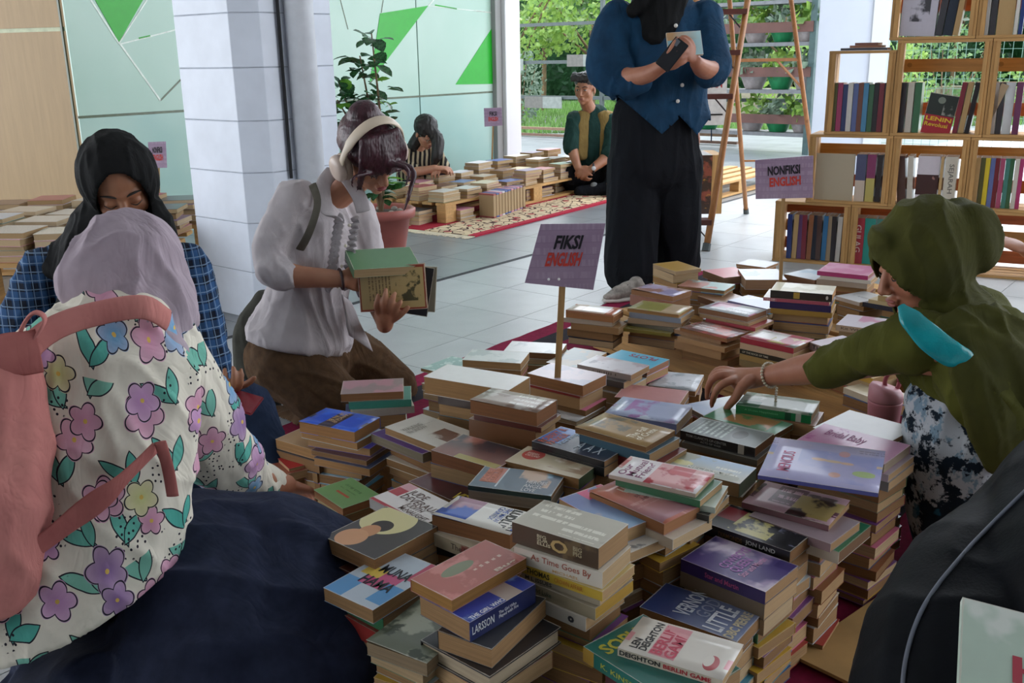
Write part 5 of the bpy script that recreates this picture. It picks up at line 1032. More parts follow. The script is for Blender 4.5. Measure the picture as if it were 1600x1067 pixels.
for k in range(230):
    m_,e=rr.choice(stems); t_=rr.random()**.7; b=m_.lerp(e,t_) if rr.random()<.85 else Vector((0,0,.3)).lerp(m_,rr.random()); a=rr.uniform(0,2*PI); el=rr.uniform(-.5,.7); s=rr.uniform(.07,.12)
    b=b+Vector((math.cos(a),math.sin(a),0))*rr.uniform(.0,.07)
    M=Matrix.Translation(b)@Matrix.Rotation(a,4,'Z')@Matrix.Rotation(-el,4,'Y')@Matrix.Rotation(rr.uniform(-.5,.5),4,'X')@Matrix.Scale(s,4); linkme('leaf',mel2 if rr.random()<.1 else mel,pt,M=M)
# ================================================ PEOPLE
def PT(st): return [P(*[float(v) for v in q.split(',')]) for q in st.split()]
def skin_mat(name,c,c2):
    m=bpy.data.materials.new(name); m.use_nodes=True; N=NT(m); f=N.noise(N.obj(),14,3); N.col(N.mix(N.ramp(f,.35,.7),lin(c),lin(c2))); N.b.inputs['Roughness'].default_value=.5
    N.b.inputs['Subsurface Weight'].default_value=.08; N.b.inputs['Subsurface Radius'].default_value=(.02,.008,.004); N.bump(N.noise(N.obj(),220,2),.06,.001); return m
SK1=skin_mat('skin_warm','A87258','9A6049'); SK2=skin_mat('skin_tan','9A6A4E','8A583E'); SK3=skin_mat('skin_light','B98468','A97258')
def headframe(c,f,r):
    f=Vector(f).normalized(); r=Vector(r); r=(r-f*r.dot(f)).normalized(); u=r.cross(f); return rotM(r,f,u,c)
def add_head(B,HM,s=1.0,neck=None,ears=True):
    M3=HM.to_3x3()
    def w(x,y,z): return HM@(Vector((x,y,z))*s)
    def e(c,r): B.e(w(*c),[q*s for q in r],M3)
    e((0,-.012,.03),(.073,.092,.082)); e((0,.02,-.02),(.061,.062,.078)); e((0,.032,-.07),(.045,.046,.036)); e((0,.062,-.094),(.019,.018,.015))
    for x in(-1,1):
        e((x*.036,.050,-.030),(.023,.021,.024)); e((x*.010,.091,-.036),(.0075,.0085,.0065)); e((x*.030,.070,.002),(.0155,.0125,.009))
        if ears: e((x*.076,-.004,-.012),(.007,.017,.029))
    B.t([w(0,.077,.016),w(0,.092,-.012),w(0,.101,-.031)],[.0075*s,.009*s,.0105*s])
    B.t([w(-.042,.064,.020),w(0,.078,.024),w(.042,.064,.020)],[.008*s]*3)
    e((0,.084,-.057),(.021,.010,.0062)); e((0,.082,-.067),(.018,.010,.0068))
    if neck is not None: B.t([w(0,-.02,-.05),w(0,-.028,-.11),neck],[.054*s,.050*s,.056*s])
def face(body,HM,s=1.0,look='down',lip='8A4A44',brow='1C1512'):
    """features with a look of their own: brows, eyes or lashes, lips"""
    bm=bmesh.new()
    for x in(-1,1): tube(bm,*catmull([HM@(Vector((x*.012,.0815,.023))*s),HM@(Vector((x*.030,.0800,.030))*s),HM@(Vector((x*.048,.066,.023))*s)],[.0022*s,.0030*s,.0012*s]),8)
    for k,x in enumerate((0,)): link('eyebrows',bm,mat('brow_hair',brow,.8),body,True)
    bm=bmesh.new()
    for x in(-1,1):
        if look=='down': tube(bm,*catmull([HM@(Vector((x*.017,.0805,-.002))*s),HM@(Vector((x*.030,.0835,-.0055))*s),HM@(Vector((x*.044,.0745,-.001))*s)],[.0008*s,.0017*s,.0009*s]),6)
        else: ell(bm,HM@(Vector((x*.030,.0745,.002))*s),(.0120*s,.0085*s,.0042*s),HM.to_3x3())
    link('eyelashes' if look=='down' else 'eyes',bm,mat('lash','17110F',.6) if look=='down' else mat('eye_white','CFC9C2',.2),body,True)
    if look!='down':
        bm=bmesh.new()
        for x in(-1,1): ell(bm,HM@(Vector((x*.030,.0808,.002))*s),(.0050*s,.0038*s,.0048*s),HM.to_3x3())
        link('irises',bm,mat('iris','1E1410',.2),body,True)
        bm=bmesh.new()
        for x in(-1,1): tube(bm,*catmull([HM@(Vector((x*.016,.080,.004))*s),HM@(Vector((x*.030,.0865,.0085))*s),HM@(Vector((x*.044,.074,.004))*s)],[.0008*s,.0014*s,.0008*s]),6)
        link('eyelashes',bm,mat('lash','17110F',.6),body,True)
    bm=bmesh.new()
    ell(bm,HM@(Vector((0,.0875,-.057))*s),(.0185*s,.0085*s,.0042*s),HM.to_3x3()); ell(bm,HM@(Vector((0,.0862,-.0665))*s),(.0165*s,.0085*s,.0050*s),HM.to_3x3()); link('lips',bm,mat('lip_'+lip,lip,.4,.05),body,True)
def hand(B,wr,f,n,side,sc=1.0,curl=(25,28,32,36),spread=6,thumb=(.55,30)):
    """wr wrist, f finger direction, n the way the palm faces, side +1/-1: thumb along f x n times side"""
    f=Vector(f).normalized(); n=Vector(n); n=(n-f*n.dot(f)).normalized(); l=f.cross(n)*side
    wr=Vector(wr); pl=.085*sc
    B.e(wr+f*pl*.55,(.040*sc,.048*sc,.014*sc),Matrix((l,f,n)).transposed())
    B.t([wr-f*.01*sc,wr+f*.02*sc,wr+f*.05*sc],[(.026*sc,.019*sc),(.029*sc,.017*sc),(.036*sc,.014*sc)],side=l)
    B.e(wr+f*.032*sc+l*.022*sc+n*.006*sc,(.017*sc,.028*sc,.014*sc),Matrix((l,f,n)).transposed())
    for i,(off,ln,c) in enumerate(zip((.029,.010,-.010,-.028),(.072,.080,.073,.057),curl)):
        b=wr+f*pl*(.55)+l*off*sc*.8; k=wr+f*(pl-(.004,0,.003,.010)[i]*sc)+l*off*sc
        a=math.radians((1.5-i)*spread*.6); d=(f*math.cos(a)+l*math.sin(a)).normalized(); pts=[b,k]; cur=k; ang=0; R_=.0088*sc if i<3 else .0076*sc
        for j,q in enumerate((.42,.33,.25)):
            ang+=math.radians(c*(.8,1.2,.8)[j]); dd=d*math.cos(ang)+n*math.sin(ang); cur=cur+dd*ln*q*sc; pts.append(cur)
        B.t(pts,[R_*1.15,R_*1.1,R_,R_*.93,R_*.72],k=3,n=10)
    tb=wr+f*.022*sc+l*.026*sc; ta=thumb[0]; d=(f*math.cos(ta)+l*math.sin(ta)).normalized(); pts=[wr+f*.015*sc+l*.012*sc,tb+d*.012*sc]; cur=pts[-1]; ang=0
    for q in (.034,.030,.024):
        ang+=math.radians(thumb[1]*.5); dd=d*math.cos(ang)+n*math.sin(ang)*.8+f*math.sin(ang)*.3; cur=cur+dd.normalized()*q*sc; pts.append(cur)
    B.t(pts,[.013*sc,.0125*sc,.0105*sc,.0098*sc,.0075*sc],k=3,n=10)
def fingers(B,*paths):
    for p,r in paths: B.t(PT(p),r,k=4,n=10)
def hijab(name,B,HM,m,parent,op=(.054,.078,-.012),vox=.007,disp=None,s=1.0,thick=.003,ymin=.02):
    o=B.build(name,m,vox,4,parent,disp)
    if op:
        inv=HM.inverted(); me=o.data; bm=bmesh.new(); bm.from_mesh(me); kill=[]
        for v in bm.verts:
            q=inv@v.co/s
            if q.y>ymin and (q.x/op[0])**2+((q.z-op[2])/op[1])**2<1: kill.append(v)
        bmesh.ops.delete(bm,geom=kill,context='VERTS')
        for v in {v for e in bm.edges if e.is_boundary for v in e.verts}:
            q=inv@v.co/s; k=math.sqrt((q.x/op[0])**2+((q.z-op[2])/op[1])**2)
            if k>1e-4 and q.y>ymin: q.x/=k; q.z=op[2]+(q.z-op[2])/k; v.co=HM@(q*s)
        bm.to_mesh(me); bm.free()
        md=o.modifiers.new('s','SOLIDIFY'); md.thickness=thick; md.offset=-1
    return o
def plain(c,c2=None,sc=25,rough=.9,bump=.25):
    def fn(N): return N.mix(N.ramp(N.noise(N.obj(),sc,3),.3,.7),lin(c),lin(c2 or c))
    return cloth_mat('fabric_'+c,fn,rough,900,bump)
def person(B,label,m,vox=.0045): return tag(B.build('person',m,vox,2),label,'person')
def crop(o,fn,snap=None):
    bm=bmesh.new(); bm.from_mesh(o.data); bmesh.ops.delete(bm,geom=[v for v in bm.verts if fn(v.co)],context='VERTS')
    if snap:
        for v in {v for e in bm.edges if e.is_boundary for v in e.verts}: v.co=snap(v.co)
    bm.to_mesh(o.data); bm.free()
def shell(o,t=.003):
    md=o.modifiers.new('s','SOLIDIFY'); md.thickness=t; md.offset=-1; return o
# ---------------------------------------------- floral blouse (foreground left, seen from behind)
def floral(N):
    O=N.obj(); x,y,z=N.xyz(O); cx=N.n('CombineXYZ'); N.l(N.m('ADD',x,N.m('MULTIPLY',y,.55)),cx.inputs[0]); N.l(z,cx.inputs[1]); V=cx.outputs[0]
    dis=N.n('VectorMath',operation='SCALE'); dis.inputs['Scale'].default_value=.012; nc=N.n('TexNoise'); nc.inputs['Scale'].default_value=14; N.l(O,nc.inputs['Vector'])
    sb=N.n('VectorMath',operation='SUBTRACT'); N.l(nc.outputs['Color'],sb.inputs[0]); sb.inputs[1].default_value=(.5,.5,.5); N.l(sb.outputs[0],dis.inputs[0]); ad=N.n('VectorMath',operation='ADD'); N.l(V,ad.inputs[0]); N.l(dis.outputs[0],ad.inputs[1]); V=ad.outputs[0]
    def cells(scale,seed):
        mp=N.n('Mapping'); mp.inputs['Location'].default_value=(seed,seed*.7,0); N.l(V,mp.inputs[0])
        v=N.n('TexVoronoi',voronoi_dimensions='2D'); v.inputs['Scale'].default_value=scale; v.inputs['Randomness'].default_value=.62; N.l(mp.outputs[0],v.inputs['Vector'])
        d=N.n('VectorMath',operation='SUBTRACT'); N.l(mp.outputs[0],d.inputs[0]); N.l(v.outputs['Position'],d.inputs[1]); dx,dy,_=N.xyz(d.outputs[0])
        c=N.n('SeparateColor'); N.l(v.outputs['Color'],c.inputs[0]); return dx,dy,c.outputs
    cur=N.mix(N.ramp(N.noise(O,5,2),.3,.7),lin('DAD4C4'),lin('E0DACB'))
    ink_=lin('23202C')
    # leaves
    dx,dy,c=cells(10.5,3.3)
    for k,(ao,ln) in enumerate(((.5,.040),(-.45,.030))):
        a=N.m('ADD',N.m('MULTIPLY',N.m('SUBTRACT',c[0],.5),1.4),ao); ca=N.m('COSINE',a); sa=N.m('SINE',a)
        u=N.m('ADD',N.m('MULTIPLY',dx,ca),N.m('MULTIPLY',dy,sa)); v=N.m('SUBTRACT',N.m('MULTIPLY',dy,ca),N.m('MULTIPLY',dx,sa)); v=N.m('SUBTRACT',v,ln*.75)
        wd=N.m('MULTIPLY',N.m('SUBTRACT',1,N.m('POWER',N.m('ABSOLUTE',N.m('DIVIDE',v,ln)),2)),.0125)
        ex=N.m('SUBTRACT',N.m('ABSOLUTE',u),wd)
        fill=N.m('LESS_THAN',ex,0); rim=N.m('MULTIPLY',N.m('LESS_THAN',N.m('ABSOLUTE',N.m('ADD',ex,.001)),.0011),N.m('LESS_THAN',N.m('ABSOLUTE',v),ln))
        cur=N.mix(fill,cur,N.mix(c[1],lin('4FA79A'),lin('7DB8A4'))); cur=N.mix(rim,cur,ink_)
    # dots
    dx,dy,c=cells(85,1.1); big=N.n('TexVoronoi',voronoi_dimensions='2D'); 
    r=N.m('SQRT',N.m('ADD',N.m('MULTIPLY',dx,dx),N.m('MULTIPLY',dy,dy))); gate=N.ramp(N.noise(O,13,1),.60,.61); cur=N.mix(N.m('MULTIPLY',N.m('LESS_THAN',r,.0021),gate),cur,ink_)
    # flowers
    for seed,sc,R0_ in ((7.7,9.0,.029),(12.4,7.4,.026)):
        dx,dy,c=cells(sc,seed); a=N.m('ADD',N.m('ARCTAN2',dy,dx),N.m('MULTIPLY',c[0],6)); r=N.m('SQRT',N.m('ADD',N.m('MULTIPLY',dx,dx),N.m('MULTIPLY',dy,dy)))
        pr_=N.m('ADD',.70,N.m('MULTIPLY',N.m('ABSOLUTE',N.m('SINE',N.m('MULTIPLY',a,2.5))),.38)); R_=N.m('MULTIPLY',pr_,N.m('MULTIPLY',N.m('ADD',.8,N.m('MULTIPLY',c[1],.45)),R0_))
        rc=N.n('ValToRGB'); rc.color_ramp.interpolation='CONSTANT'; el_=rc.color_ramp.elements
        for i,(p_,cc) in enumerate(((0,'C98FA8'),(.3,'B98AB8'),(.48,'5F9AC0'),(.66,'D09AAE'),(.8,'C9CC8A'),(.9,'8A6A9C'))):
            e=el_[i] if i<2 else el_.new(p_); e.position=p_; e.color=lin(cc)
        N.l(c[2],rc.inputs[0]); col=N.mix(N.m('MULTIPLY',N.ramp(r,.0,.03),.35),rc.outputs[0],lin('E4C9D4'))
        cur=N.mix(N.m('LESS_THAN',r,R_),cur,col); cur=N.mix(N.m('LESS_THAN',r,.0035),cur,lin('D8B45A'))
        cur=N.mix(N.m('LESS_THAN',N.m('ABSOLUTE',N.m('SUBTRACT',r,N.m('MULTIPLY',R_,.93))),.0012),cur,ink_)
    return cur
HM=headframe(P(206,436,1.74),(.55,.75,-.35),(.8,-.55,.05))
B=Blob(); add_head(B,HM,1,P(190,520,1.66))
B.t(PT('190,520,1.66 150,640,1.6 135,800,1.55 150,920,1.55'),[.06,.09,.085,.085])
B.t(PT('262,560,1.72 345,700,1.78 425,758,1.95'),[.045,.037,.026]); B.t(PT('425,758,1.95 447,757,2.02'),[.026,.024])
wr=P(446,757,2.02); hand(B,wr,P(487,768,2.1)-wr,(0.1,.1,-1),1,.92,(30,34,38,42),5,(.5,40))
p1=person(B,'person squatting at left in floral blouse, lavender headscarf and navy skirt, back to us',SK1)
FL=cloth_mat('floral_fabric',floral,.8,900,.2)
B=Blob()
B.t(PT('185,500,1.66 165,570,1.62 150,700,1.56 122,850,1.50 100,960,1.45 85,1040,1.42'),[(.105,.08),(.170,.12),(.180,.13),(.185,.14),(.195,.15),(.205,.155)],side=(1,-.1,0))
B.e(P(100,560,1.6),(.08,.08,.08)); B.e(P(258,545,1.70),(.072,.07,.075))
B.t(PT('255,545,1.70 300,640,1.74 345,712,1.80 400,748,1.92 430,758,1.99'),[.075,.085,.075,.046,.034])
o=B.build('blouse',FL,.007,5,p1,folds(.009,(.5,.1,-1),16,4,2)); fold=None
invc=None
def cutp(pts,Y):  # keep everything above the hem polyline (picture rows at depth Y)
    return None
hemv=[(-200,1030),(0,1023),(94,1019),(156,998),(203,963),(235,924),(252,880),(300,850),(420,840),(700,900)]
def pix(co):
    v=co-CAM; d=v.dot(FW); return 800+F*v.dot(RT)/d,533.5-F*v.dot(UP)/d
def hemrow(x):
    for (a,b),(c,d) in zip(hemv,hemv[1:]):
        if a<=x<=c: return b+(d-b)*(x-a)/(c-a)
    return 1e9
# the hem is a real slanting cut: a plane through three points of it
h1,h2,h3=P(0,1023,1.34),P(140,1003,1.30),P(252,870,1.50)
hn=(h2-h1).cross(h3-h1).normalized(); hn=hn if hn.z>0 else -hn
crop(o,lambda c:(c-h1).dot(hn)<0 and c.y<1.68,lambda c:c-hn*(c-h1).dot(hn) if abs((c-h1).dot(hn))<.012 else c); shell(o,.004)
NAVY=plain('20242F','191C26',12,.85)
DEN=plain('2A3148','20263A',30,.85)
B=Blob()
B.e(P(165,1010,1.58),(.16,.15,.12)); B.e(P(110,1120,1.52),(.17,.14,.10))
B.t(PT('220,905,1.62 330,868,1.62 450,856,1.66 524,862,1.70'),[(.15,.13),(.12,.115),(.098,.095),(.075,.07)],side=(0,.4,1))
B.t(PT('524,866,1.70 533,930,1.62 505,1010,1.50 470,1090,1.45'),[(.07,.07),(.085,.075),(.12,.09),(.13,.09)])
B.t(PT('330,880,1.60 330,980,1.50 310,1090,1.42'),[.13,.16,.16])
B.t(PT('440,860,1.64 430,980,1.52 420,1090,1.42'),[.10,.12,.13])
B.t(PT('200,1030,1.55 180,1130,1.45'),[.16,.2])
o=B.build('skirt',DEN,.008,6,p1,folds(.016,(1,.15,-.45),11,2.5,5)); crop(o,lambda c:c.z<.015)
LAV=plain('9C8E98','A89AA4',20,.8,.15)
B=Blob(); w_=lambda x,y,z: HM@Vector((x,y,z))
B.e(w_(0,-.008,.008),(.098,.108,.114),HM.to_3x3(),24); B.e(w_(0,-.075,-.015),(.075,.052,.07),HM.to_3x3())
B.t(PT('215,470,1.72 205,515,1.69 195,545,1.66'),[(.105,.10),(.105,.10),(.12,.105)],side=(1,0,0))
B.t(PT('170,490,1.70 120,500,1.66 85,520,1.63'),[(.06,.035),(.05,.03),(.03,.02)]); B.t(PT('250,480,1.72 280,500,1.75'),[.05,.035])
hijab('headscarf',B,HM,LAV,p1,(.05,.07,-.01),.006,folds(.012,(.25,.2,-1),17,2.5,1,.2))
PINK=plain('B5736E','C07F78',14,.85); PINK2=plain('A8625F','B5706A',14,.85)
bp=thing('backpack','salmon pink backpack cut off by the left picture edge, worn over the floral blouse','backpack',loc=P(-40,720,1.42)); bl=bp.location.copy()
B=Blob(); B.t([q-bl for q in PT('-30,590,1.44 -50,700,1.40 -60,800,1.36 -60,900,1.34')],[(.10,.07),(.13,.09),(.13,.10),(.12,.09)],side=(1,.1,0)); B.build('bag_body',PINK,.007,4,bp,folds(.008,(0,0,1),12,6,8))
def strap(name,st,w_,t,m,par,base,side=(0,0,1)):
    bm=bmesh.new(); p,r=catmull([q-base for q in PT(st)],[(w_,t)]*len(st.split()),6); tube(bm,p,r,12,side,False); return link(name,bm,m,par,True)
strap('shoulder_strap','8,590,1.44 40,548,1.46 90,510,1.50 160,488,1.54 225,480,1.555 262,500,1.60',.020,.006,PINK,bp,bl,(0,.25,1))
strap('top_flap','-30,575,1.40 10,556,1.41 40,552,1.42 62,548,1.43',.035,.008,PINK2,bp,bl,(0,0,1))
strap('hang_loop','22,545,1.43 38,505,1.43 55,488,1.43 70,500,1.43 50,535,1.43 34,552,1.43',.009,.003,PINK,bp,bl,(.2,-1,0))
strap('lower_strap','-20,905,1.30 40,868,1.34 110,815,1.37 180,760,1.385 242,700,1.44',.019,.004,PINK2,bp,bl,(.5,0,.9))
strap('strap_tail','250,690,1.43 262,730,1.43 270,775,1.43',.010,.003,PINK2,bp,bl,(1,0,.2))
# ---------------------------------------------- black headscarf and plaid shirt
HM=headframe(P(187,286,2.42),(.32,-.72,-.52),(-.93,-.33,-.10))
B=Blob(); add_head(B,HM,1,P(180,400,2.5)); B.t(PT('180,400,2.5 175,520,2.5 190,640,2.45'),[.06,.11,.12])
B.t(PT('55,440,2.45 20,560,2.4 60,640,2.3'),[.04,.04,.03]); B.t(PT('300,430,2.5 325,540,2.4 345,602,2.33'),[.042,.036,.026])
wr=P(345,604,2.33); hand(B,wr,P(365,612,2.2)-wr,(0,.3,1),-1,.9,(35,38,40,42))
p2=person(B,'person seated in a black headscarf and blue plaid shirt, head bowed, behind the lavender headscarf',SK2)
face(p2,HM)
def plaid(N):
    O=N.obj(); x,y,z=N.xyz(O); u=N.m('ADD',x,N.m('MULTIPLY',y,.5))
    a=N.m('GREATER_THAN',N.m('SINE',N.m('MULTIPLY',u,170)),.0); b=N.m('GREATER_THAN',N.m('SINE',N.m('MULTIPLY',z,150)),.0)
    cur=N.mix(N.m('MULTIPLY',N.m('ADD',a,b),.5),lin('0E1526'),lin('2F5480')); f=N.m('GREATER_THAN',N.m('SINE',N.m('MULTIPLY',u,340)),.93); g=N.m('GREATER_THAN',N.m('SINE',N.m('MULTIPLY',z,300)),.93)
    return N.mix(N.m('MULTIPLY',N.m('MAXIMUM',f,g),.55),cur,lin('8FA8C4'))
B=Blob(); B.t(PT('180,390,2.52 175,440,2.52 175,560,2.5 185,680,2.45'),[(.13,.09),(.21,.12),(.20,.13),(.20,.14)],side=(1,0,0))
B.t(PT('75,425,2.48 45,500,2.43 15,580,2.36 30,640,2.3'),[.075,.072,.065,.05]); B.t(PT('285,415,2.5 308,480,2.45 330,560,2.38 340,592,2.35'),[.07,.062,.05,.042])
B.build('shirt',cloth_mat('plaid_fabric',plaid,.85,900,.2),.008,4,p2,folds(.007,(0,0,1),18,8,3))
BLK=plain('08090A','0D0E10',12,.8)
B=Blob(); B.e(HM@Vector((0,-.010,.014)),(.095,.108,.118),HM.to_3x3(),24); B.t(PT('178,340,2.44 165,385,2.45 160,440,2.42 150,520,2.40'),[(.085,.08),(.11,.10),(.12,.09),(.07,.06)],side=(1,0,0))
B.t(PT('150,370,2.46 110,395,2.45 85,420,2.42'),[.06,.05,.03]); B.t(PT('230,330,2.42 248,370,2.42 255,420,2.42'),[.045,.05,.04]); B.t(PT('140,420,2.36 120,480,2.34 110,560,2.33'),[.05,.05,.035])
hijab('headscarf',B,HM,BLK,p2,(.062,.098,-.010),.006,folds(.006,(0,0,1),26,5,4))
B=Blob(); B.t(PT('200,680,2.45 300,640,2.42 385,640,2.38'),[.13,.10,.075]); B.t(PT('385,640,2.38 420,720,2.3 455,790,2.25'),[.075,.06,.05]); B.t(PT('160,690,2.45 120,760,2.4'),[.14,.12]); B.e(P(200,740,2.4),(.26,.2,.12))
o=B.build('jeans',plain('1F2C44','26344E',30),.008,4,p2,folds(.006,(1,0,0),18,6,2)); crop(o,lambda c:c.z<.012)
ph=thing('mobile_phone','dark red phone held by the person in plaid, left of the hanging grey strap','phone',M=headframe(P(362,623,2.26),(1,-.2,-.25),(.1,.8,.3))); 
box('phone_case',-.035,-.07,-.004,.035,.07,.004,mat('phone_case','7A2630',.3),ph,.003); box('screen',-.031,-.066,.0042,.031,.066,.0046,mat('phone_screen','0A0A0E',.1),ph)
# ---------------------------------------------- headphones, white shirt
HM=headframe(P(578,240,2.88),(.50,-.52,-.60),(-.84,-.42,-.10))
hw=lambda x,y,z: HM@Vector((x,y,z))
B=Blob(); add_head(B,HM,.98,P(505,318,3.0)); B.t(PT('505,318,3.0 498,400,3.0 478,500,3.02'),[.055,.09,.09])
B.t(PT('462,318,2.91 434,365,2.87 424,410,2.84 455,430,2.82 500,434,2.81 533,436,2.80'),[.038,.038,.036,.036,.030,.025]); wr=P(533,436,2.80); hand(B,wr,P(580,428,2.83)-wr,(.1,1,.15),-1,.95,(18,20,22,24),5,(.5,20))
B.t(PT('560,350,3.05 572,430,3.08 600,505,2.90'),[.042,.038,.024]); B.e(P(602,492,2.83),(.034,.018,.034)); B.t(PT('601,508,2.88 602,500,2.84 603,488,2.82'),[.026,.028,.030])
fingers(B,('592,490,2.81 588,478,2.785 590,468,2.78 591,460,2.78',[.010,.0095,.0085,.006]),('600,488,2.80 600,474,2.775 602,462,2.77 603,452,2.772',[.011,.010,.009,.0065]),('609,489,2.80 611,476,2.775 614,466,2.77 617,458,2.772',[.011,.010,.009,.0065]),('616,492,2.81 620,482,2.785 624,475,2.775 627,470,2.775',[.010,.009,.008,.006]),('612,500,2.83 622,494,2.81 632,486,2.795 638,480,2.79',[.012,.0115,.0095,.007]))
p3=person(B,'person kneeling in a white ruffled shirt, dark red hair under cream headphones, holding open books',SK3)
face(p3,HM,.98,lip='8A3F40')
WH=plain('C9C2C4','BDB5B8',20,.8,.3)
B=Blob()
B.t(PT('512,312,3.0 505,345,3.0 495,400,2.99 480,460,2.98 470,520,2.98'),[(.085,.06),(.150,.098),(.152,.108),(.138,.115),(.185,.165)],side=(.55,.83,0))
B.e(P(466,308,2.92),(.058,.058,.055)); B.t(PT('460,308,2.90 432,360,2.86 420,402,2.84 432,425,2.82'),[.058,.052,.052,.052]); B.t(PT('425,420,2.82 445,432,2.81'),[.058,.048])
B.e(P(558,335,3.06),(.06,.06,.06)); B.t(PT('558,335,3.06 575,400,3.08 580,450,3.04'),[.06,.055,.05])
o=B.build('shirt',WH,.007,4,p3,folds(.007,(-.2,0,1),20,6,6))
hem0=P(478,556,2.82); hn2=Vector((.22,.15,1)).normalized(); crop(o,lambda c:(c-hem0).dot(hn2)<0,lambda c:c-hn2*(c-hem0).dot(hn2) if abs((c-hem0).dot(hn2))<.012 else c); shell(o)
# open front flaps below the last button
for nm,pts in (('shirt_flap',((535,460,2.86),(548,470,2.9),(583,548,2.9),(545,525,2.86))),):
    bm=bmesh.new(); a=[P(*q) for q in pts]; g=[[a[0].lerp(a[1],j/8).lerp(a[3].lerp(a[2],j/8),i/8)+Vector((0,-.006*math.sin(i*1.3+j*.4),0)) for i in range(9)] for j in range(9)]
    vv=[[bm.verts.new(q) for q in r_] for r_ in g]
    for j in range(8):
        for i in range(8): bm.faces.new((vv[j][i],vv[j][i+1],vv[j+1][i+1],vv[j+1][i]))
    shell(link(nm,bm,WH,p3,True),.003)
# collar, ruffles, buttons
for st in ('520,268,2.93 505,290,2.90 512,330,2.86 535,345,2.84','540,275,2.9 560,305,2.88 568,330,2.87'):
    bm=bmesh.new(); tube(bm,*catmull(PT(st),[(.022,.004)]*len(st.split()),5),12,(1,0,-.6)); link('collar',bm,WH,p3,True)
for k,(x0,x1) in enumerate(((-11,-17),(9,14))):
    bm=bmesh.new(); q=[]; 
    for j in range(26):
        y=338+j*4.6; xx=545-(j/26)*18+(x0 if j%2 else x1); q.append(P(xx,y,2.845-(.006 if j%2 else 0)))
    tube(bm,*catmull(q,[(.013,.0016)]*26,3),8,(1,-.4,.25)); link('ruffle',bm,WH,p3,True)
for k in range(4): bm=bmesh.new(); ell(bm,P(546-k*6,352+k*32,2.835),(.005,.003,.005)); link('button',bm,mat('button','E4DCC8',.3),p3,True)
BRN=plain('5E4630','4C3826',40,.9)
B=Blob(); B.e(P(465,560,2.98),(.17,.15,.15)); B.t(PT('450,560,2.92 500,610,2.86 545,640,2.82'),[.125,.105,.08]); B.t(PT('545,650,2.84 480,670,2.92 430,665,3.0'),[.075,.075,.065])
B.t(PT('500,530,3.08 570,570,3.12 622,600,3.12'),[.12,.095,.072]); B.t(PT('622,608,3.12 560,620,3.2 500,620,3.25'),[.07,.06,.055])
o=B.build('trousers',BRN,.008,5,p3,folds(.008,(.8,0,-.5),16,4,7)); crop(o,lambda c:c.z<.012)
HAIR=mat('dyed_hair','3A1420',.38,.35,60,.5,stretch=(1,1,.08))
HM2=HM.copy()
B=Blob(); B.e(hw(0,-.022,.040),(.085,.098,.088),HM.to_3x3(),22); B.e(hw(.0,-.055,.105),(.05,.045,.04),HM.to_3x3()); B.e(hw(0,-.085,-.01),(.06,.04,.06),HM.to_3x3())
rr=random.Random(4)
for x in [-.066,-.056,-.047,-.036,-.024,-.012,.0,.012,.024,.036,.047,.056,.066]:
    L=.045+.03*rr.random()+(.055 if abs(x)>.05 else 0); B.t([hw(x*.8,.035,.105),hw(x,.078-abs(x)*.25,.065),hw(x*1.08+rr.uniform(-.004,.004),.098-abs(x)*.5,.03),hw(x*1.1,.100-abs(x)*.55,.060-L)],[.014,.012,.009,.003],k=4,n=8)
B.t([hw(.066,.03,.05),P(641,262,2.83),P(640,300,2.8),P(631,330,2.79)],[.013,.010,.007,.003],n=8); B.t([hw(-.055,.06,.03),hw(-.056,.078,-.01),P(556,275,2.75),P(552,296,2.75)],[.010,.008,.006,.002],n=8)
B.t([hw(.058,.05,.04),P(634,262,2.80),P(634,290,2.79)],[.012,.008,.003],n=8)
o=B.build('hair',HAIR,.0042,3,p3,folds(.0016,tuple(HM.to_3x3()@Vector((0,.3,1))),110,5,3))
hp=thing('headphones','cream over-ear headphones on the dark red hair, small floral stickers on the near cup','headphones',M=HM)
bm=bmesh.new(); arc=[]
for k in range(21):
    a=PI*k/20; arc.append((-math.cos(a)*.103,.012+.0*math.sin(a),-.01+math.sin(a)*.155))
tube(bm,[Vector(q) for q in arc],[(.006,.017) if 3<k<17 else (.005,.012) for k in range(21)],12,caps=True); link('headband',bm,mat('cream_plastic','C9B9A4',.4,.04),hp,True)
for x in (-1,1):
    bm=bmesh.new(); Mx=Matrix.Translation((x*.098,.0,-.02))@Matrix.Rotation(x*PI/2,4,'Y'); lathe(bm,[(.012,.020),(.030,.019),(.038,.012),(.040,0),(.036,-.006)][::-1],28,Mx); c=link('ear_cup',bm,mat('cream_cup','CDB9AC',.35,.05),hp,True)
    bm=bmesh.new(); Mx=Matrix.Translation((x*.084,.0,-.02))@Matrix.Rotation(x*PI/2,4,'Y'); lathe(bm,[(.030,-.014),(.038,-.010),(.041,0),(.038,.009),(.030,.010)],28,Mx); link('ear_cushion',bm,mat('cream_cushion','B9A594',.7),hp,True)
    if x<0:
        for (a,b,cc) in ((.012,.012,'9C5A6A'),(-.012,.006,'C08A3A'),(.0,-.014,'A87060')): bm=bmesh.new(); ell(bm,(x*.1185,a,-.02+b),(.0015,.007,.007)); link('sticker',bm,ink(cc),hp,True)
